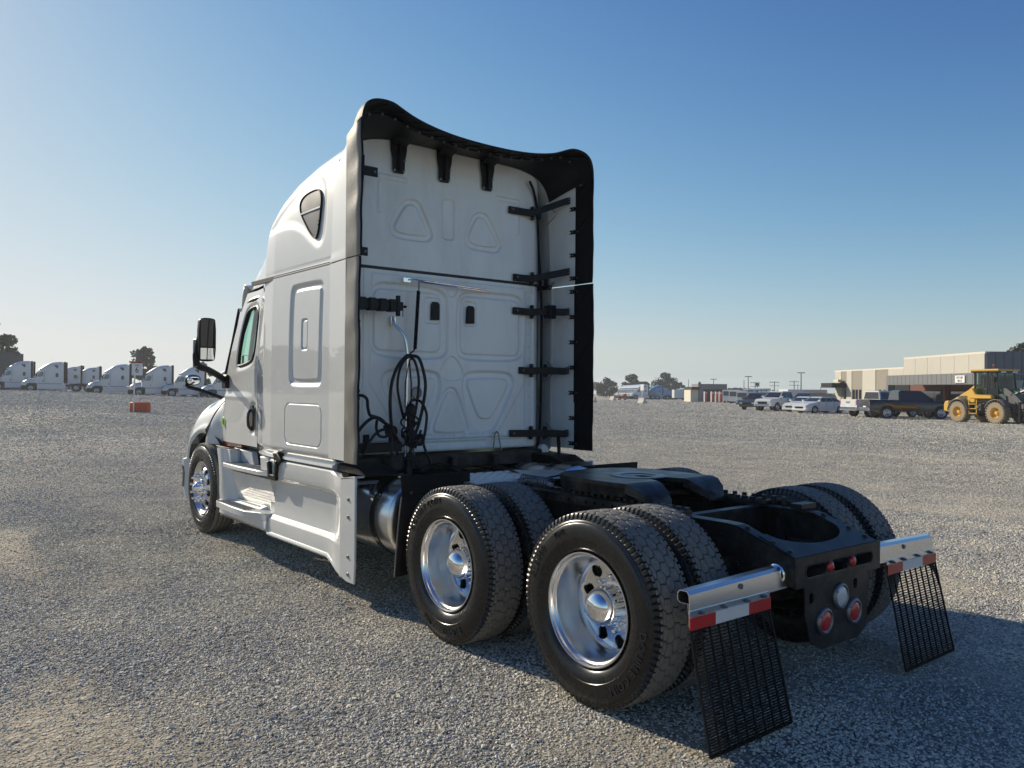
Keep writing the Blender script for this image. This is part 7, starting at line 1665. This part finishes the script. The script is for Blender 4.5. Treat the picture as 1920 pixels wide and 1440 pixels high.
for s in (1, -1):
    mb = MB(); mb.grid([[(x_, s*y_, z_) for y_ in (.70, 1.24)] for x_, z_ in [(-1.30+.78*math.cos(t), .66+.78*math.sin(t)) for t in np.linspace(.1, PI-.1, 16)]]); f_ = part('rear_fender', mb, LG, ld, smooth=60); md = f_.modifiers.new('s', 'SOLIDIFY'); md.thickness = .05
    mb = MB(); mb.grid([[(x_, s*y_, z_) for y_ in (.70, 1.24)] for x_, z_ in [(1.40+.78*math.cos(t), .66+.78*math.sin(t)) for t in np.linspace(.5, PI-.35, 14)]]); f_ = part('front_fender', mb, LG, ld, smooth=60); md = f_.modifiers.new('s', 'SOLIDIFY'); md.thickness = .05
    mb = MB(); mb.prism([(-.60, 1.65), (-.55, 2.05), (-.35, 2.1), (-.1, 1.70), (1.0, 1.70), (1.05, 1.45), (-.55, 1.45)], s*.80, s*1.10); part('platform', mb, YEL, ld, bevel=.05)
    mb = MB()
    for k in range(3): mb.box(-.55, .0, s*1.0, s*1.15, .55+k*.28, .59+k*.28)
    mb.bar((-.55, s*1.1, .5), (-.55, s*1.1, 1.4), .04, .04); mb.bar((0, s*1.1, .5), (0, s*1.1, 1.4), .04, .04); part('ladder', mb, YEL, ld)
    mb = MB(); mb.box(-.2, .25, s*.7, s*1.05, .75, 1.15); mb.cyl((.05, s*1.06, .98), (.05, s*1.10, .98), .12, n=14); part('tool_box', mb, LG, ld, bevel=.03)
mb = MB(); mb.box(-1.9, 2.0, -.5, .5, .60, 1.2); mb.box(.9, 2.1, -.45, .45, 1.1, 1.75); part('chassis', mb, LG, ld, bevel=.05)
cabm = MB()
for x, x2 in ((-.55, -.45), (.38, .38), (1.0, 1.15)):
    for s in (1, -1): cabm.bar((x2, s*.72, 1.6), (x, s*.66, 3.05), .07, .07)
cabm.box(-.6, 1.05, -.72, .72, 1.5, 1.62); cb2 = part('cab_frame', cabm, BLACK, ld)
mb = MB(); mb.box(-.72, 1.25, -.80, .80, 3.03, 3.10); part('cab_roof', mb, BLACK, ld, bevel=.02)
mb = MB(); mb.box(-.75, 1.28, -.83, .83, 3.10, 3.24); part('cab_roof_cap', mb, YEL, ld, bevel=.05)
for s in (1, -1):
    for a in ((-.46, .34, -.52, .34), (.42, 1.10, .42, .98)):
        mb = MB(); mb.add([(a[0], s*.725, 1.7), (a[1], s*.725, 1.7), (a[3], s*.675, 3.0), (a[2], s*.675, 3.0)], [(0, 1, 2, 3)]); part('cab_glass', mb, GLASS, ld, smooth=0)
mb = MB(); mb.add([(1.16, .68, 1.7), (1.16, -.68, 1.7), (1.02, -.64, 3.0), (1.02, .64, 3.0)], [(0, 1, 2, 3)]); part('cab_glass', mb, GLASS, ld, smooth=0)
mb = MB(); mb.box(-.3, .2, -.28, .28, 1.6, 2.1); mb.box(-.35, -.2, -.28, .28, 2.1, 2.7); mb.box(.55, .75, -.2, .2, 1.6, 2.2); part('cab_seat', mb, INTERIOR, ld, bevel=.05)
mb = MB()
for y in (.55, .35, -.35, -.55): mb.box(1.22, 1.30, y-.07, y+.07, 3.0, 3.10); mb.box(-.78, -.70, y-.07, y+.07, 3.0, 3.1)
part('work_lights', mb, CLEAR, ld)
mb = MB(); mb.tube([(-.8, -.3, 2.2), (-.8, -.3, 3.0), (-.85, -.3, 3.15)], .05, 8); part('exhaust', mb, LG, ld); mb = MB(); mb.cyl((.2, 0, 3.24), (.2, 0, 3.50), .02, n=6); mb.cyl((.2, 0, 3.45), (.2, 0, 3.55), .07, n=10); part('beacon', mb, AMBER, ld)
for s in (1, -1):
    mb = MB(); sec = [(1.1, 2.0), (1.5, 2.12), (2.1, 1.75), (2.75, 1.15), (2.95, .55), (2.75, .45), (2.55, .95), (1.9, 1.5), (1.3, 1.75)]
    mb.prism(sec, s*.42, s*.56); part('lift_arm', mb, LG, ld, bevel=.02)
    mb = MB(); mb.cyl((1.3, s*.30, 1.35), (2.3, s*.30, 1.2), .07, n=10); part('lift_cylinder', mb, CHROME, ld)
    mb = MB(); mb.bar((1.25, s*1.0, 2.05), (1.32, s*1.15, 2.75), .04, .04); mb.box(1.26, 1.40, s*1.1, s*1.3, 2.45, 2.75); part('mirror', mb, BLACK, ld)
mb = MB(); mb.bar((1.9, 0, 2.05), (2.7, 0, 1.85), .12, .18); mb.bar((2.7, 0, 2.1), (2.75, 0, 1.1), .10, .14); mb.cyl((1.5, 0, 1.7), (2.5, 0, 2.0), .08, n=10); mb.box(2.75, 2.95, -.6, .6, .4, 1.3); part('tilt_linkage', mb, STEEL, ld, bevel=.02)
fk = MB(); fk.box(2.95, 3.05, -1.25, 1.25, .12, .20); fk.box(2.95, 3.05, -1.25, 1.25, 1.20, 1.30); fk.box(2.95, 3.05, -1.25, 1.25, .55, .62); fk.box(2.95, 3.05, -1.25, 1.25, .85, .92)
for y in np.linspace(-1.2, 1.2, 7): fk.box(2.94, 3.06, y-.05, y+.05, .12, 1.3)
part('fork_carriage', fk, BLACK, ld)
for y in (-.6, .6): part('fork', MB().box(3.05, 4.3, y-.08, y+.08, .04, .10).box(3.02, 3.10, y-.08, y+.08, .04, 1.1), FRAME, ld)
# pale apron that the cars stand on
q = [pv(1395, 768, 87), pv(1300, 768, 92)]
mb = MB(); P = [(30.0, 88), (42, 94), (38.4, 62), (31.5, 62), (29.2, 72), (27.5, 80)]
V = [yard(a, b, .012) for a, b in [(25.0, 88.0), (38.5, 95.0), (38.5, 50.0), (33.5, 50.0), (27.3, 62.0), (25.5, 74.0)]]
mb.add(V, [tuple(range(len(V)))]); o = part('parking_apron', mb, mat('pale_apron', (.30, .28, .24), .9, vary=.12, bump=.01, bscale=8), None, smooth=0); o['kind'] = 'structure'

# ------------------------------------------------------------ air
def build_haze():
    m = bpy.data.materials.new('haze_air'); m.use_nodes = True; N, L = m.node_tree.nodes, m.node_tree.links; N.clear()
    o = N.new('ShaderNodeOutputMaterial'); v = N.new('ShaderNodeVolumePrincipled'); v.inputs['Density'].default_value = .0006
    v.inputs['Color'].default_value = (.90, .93, .97, 1); v.inputs['Anisotropy'].default_value = .25
    L.new(v.outputs[0], o.inputs['Volume'])
    mb = MB(); mb.box(CAM[0]-790, CAM[0]+790, CAM[1]-790, CAM[1]+790, -7.5, 13.5)
    h = part('haze', mb, m, None, smooth=0, recalc=True); h['kind'] = 'stuff'; return h
build_haze()
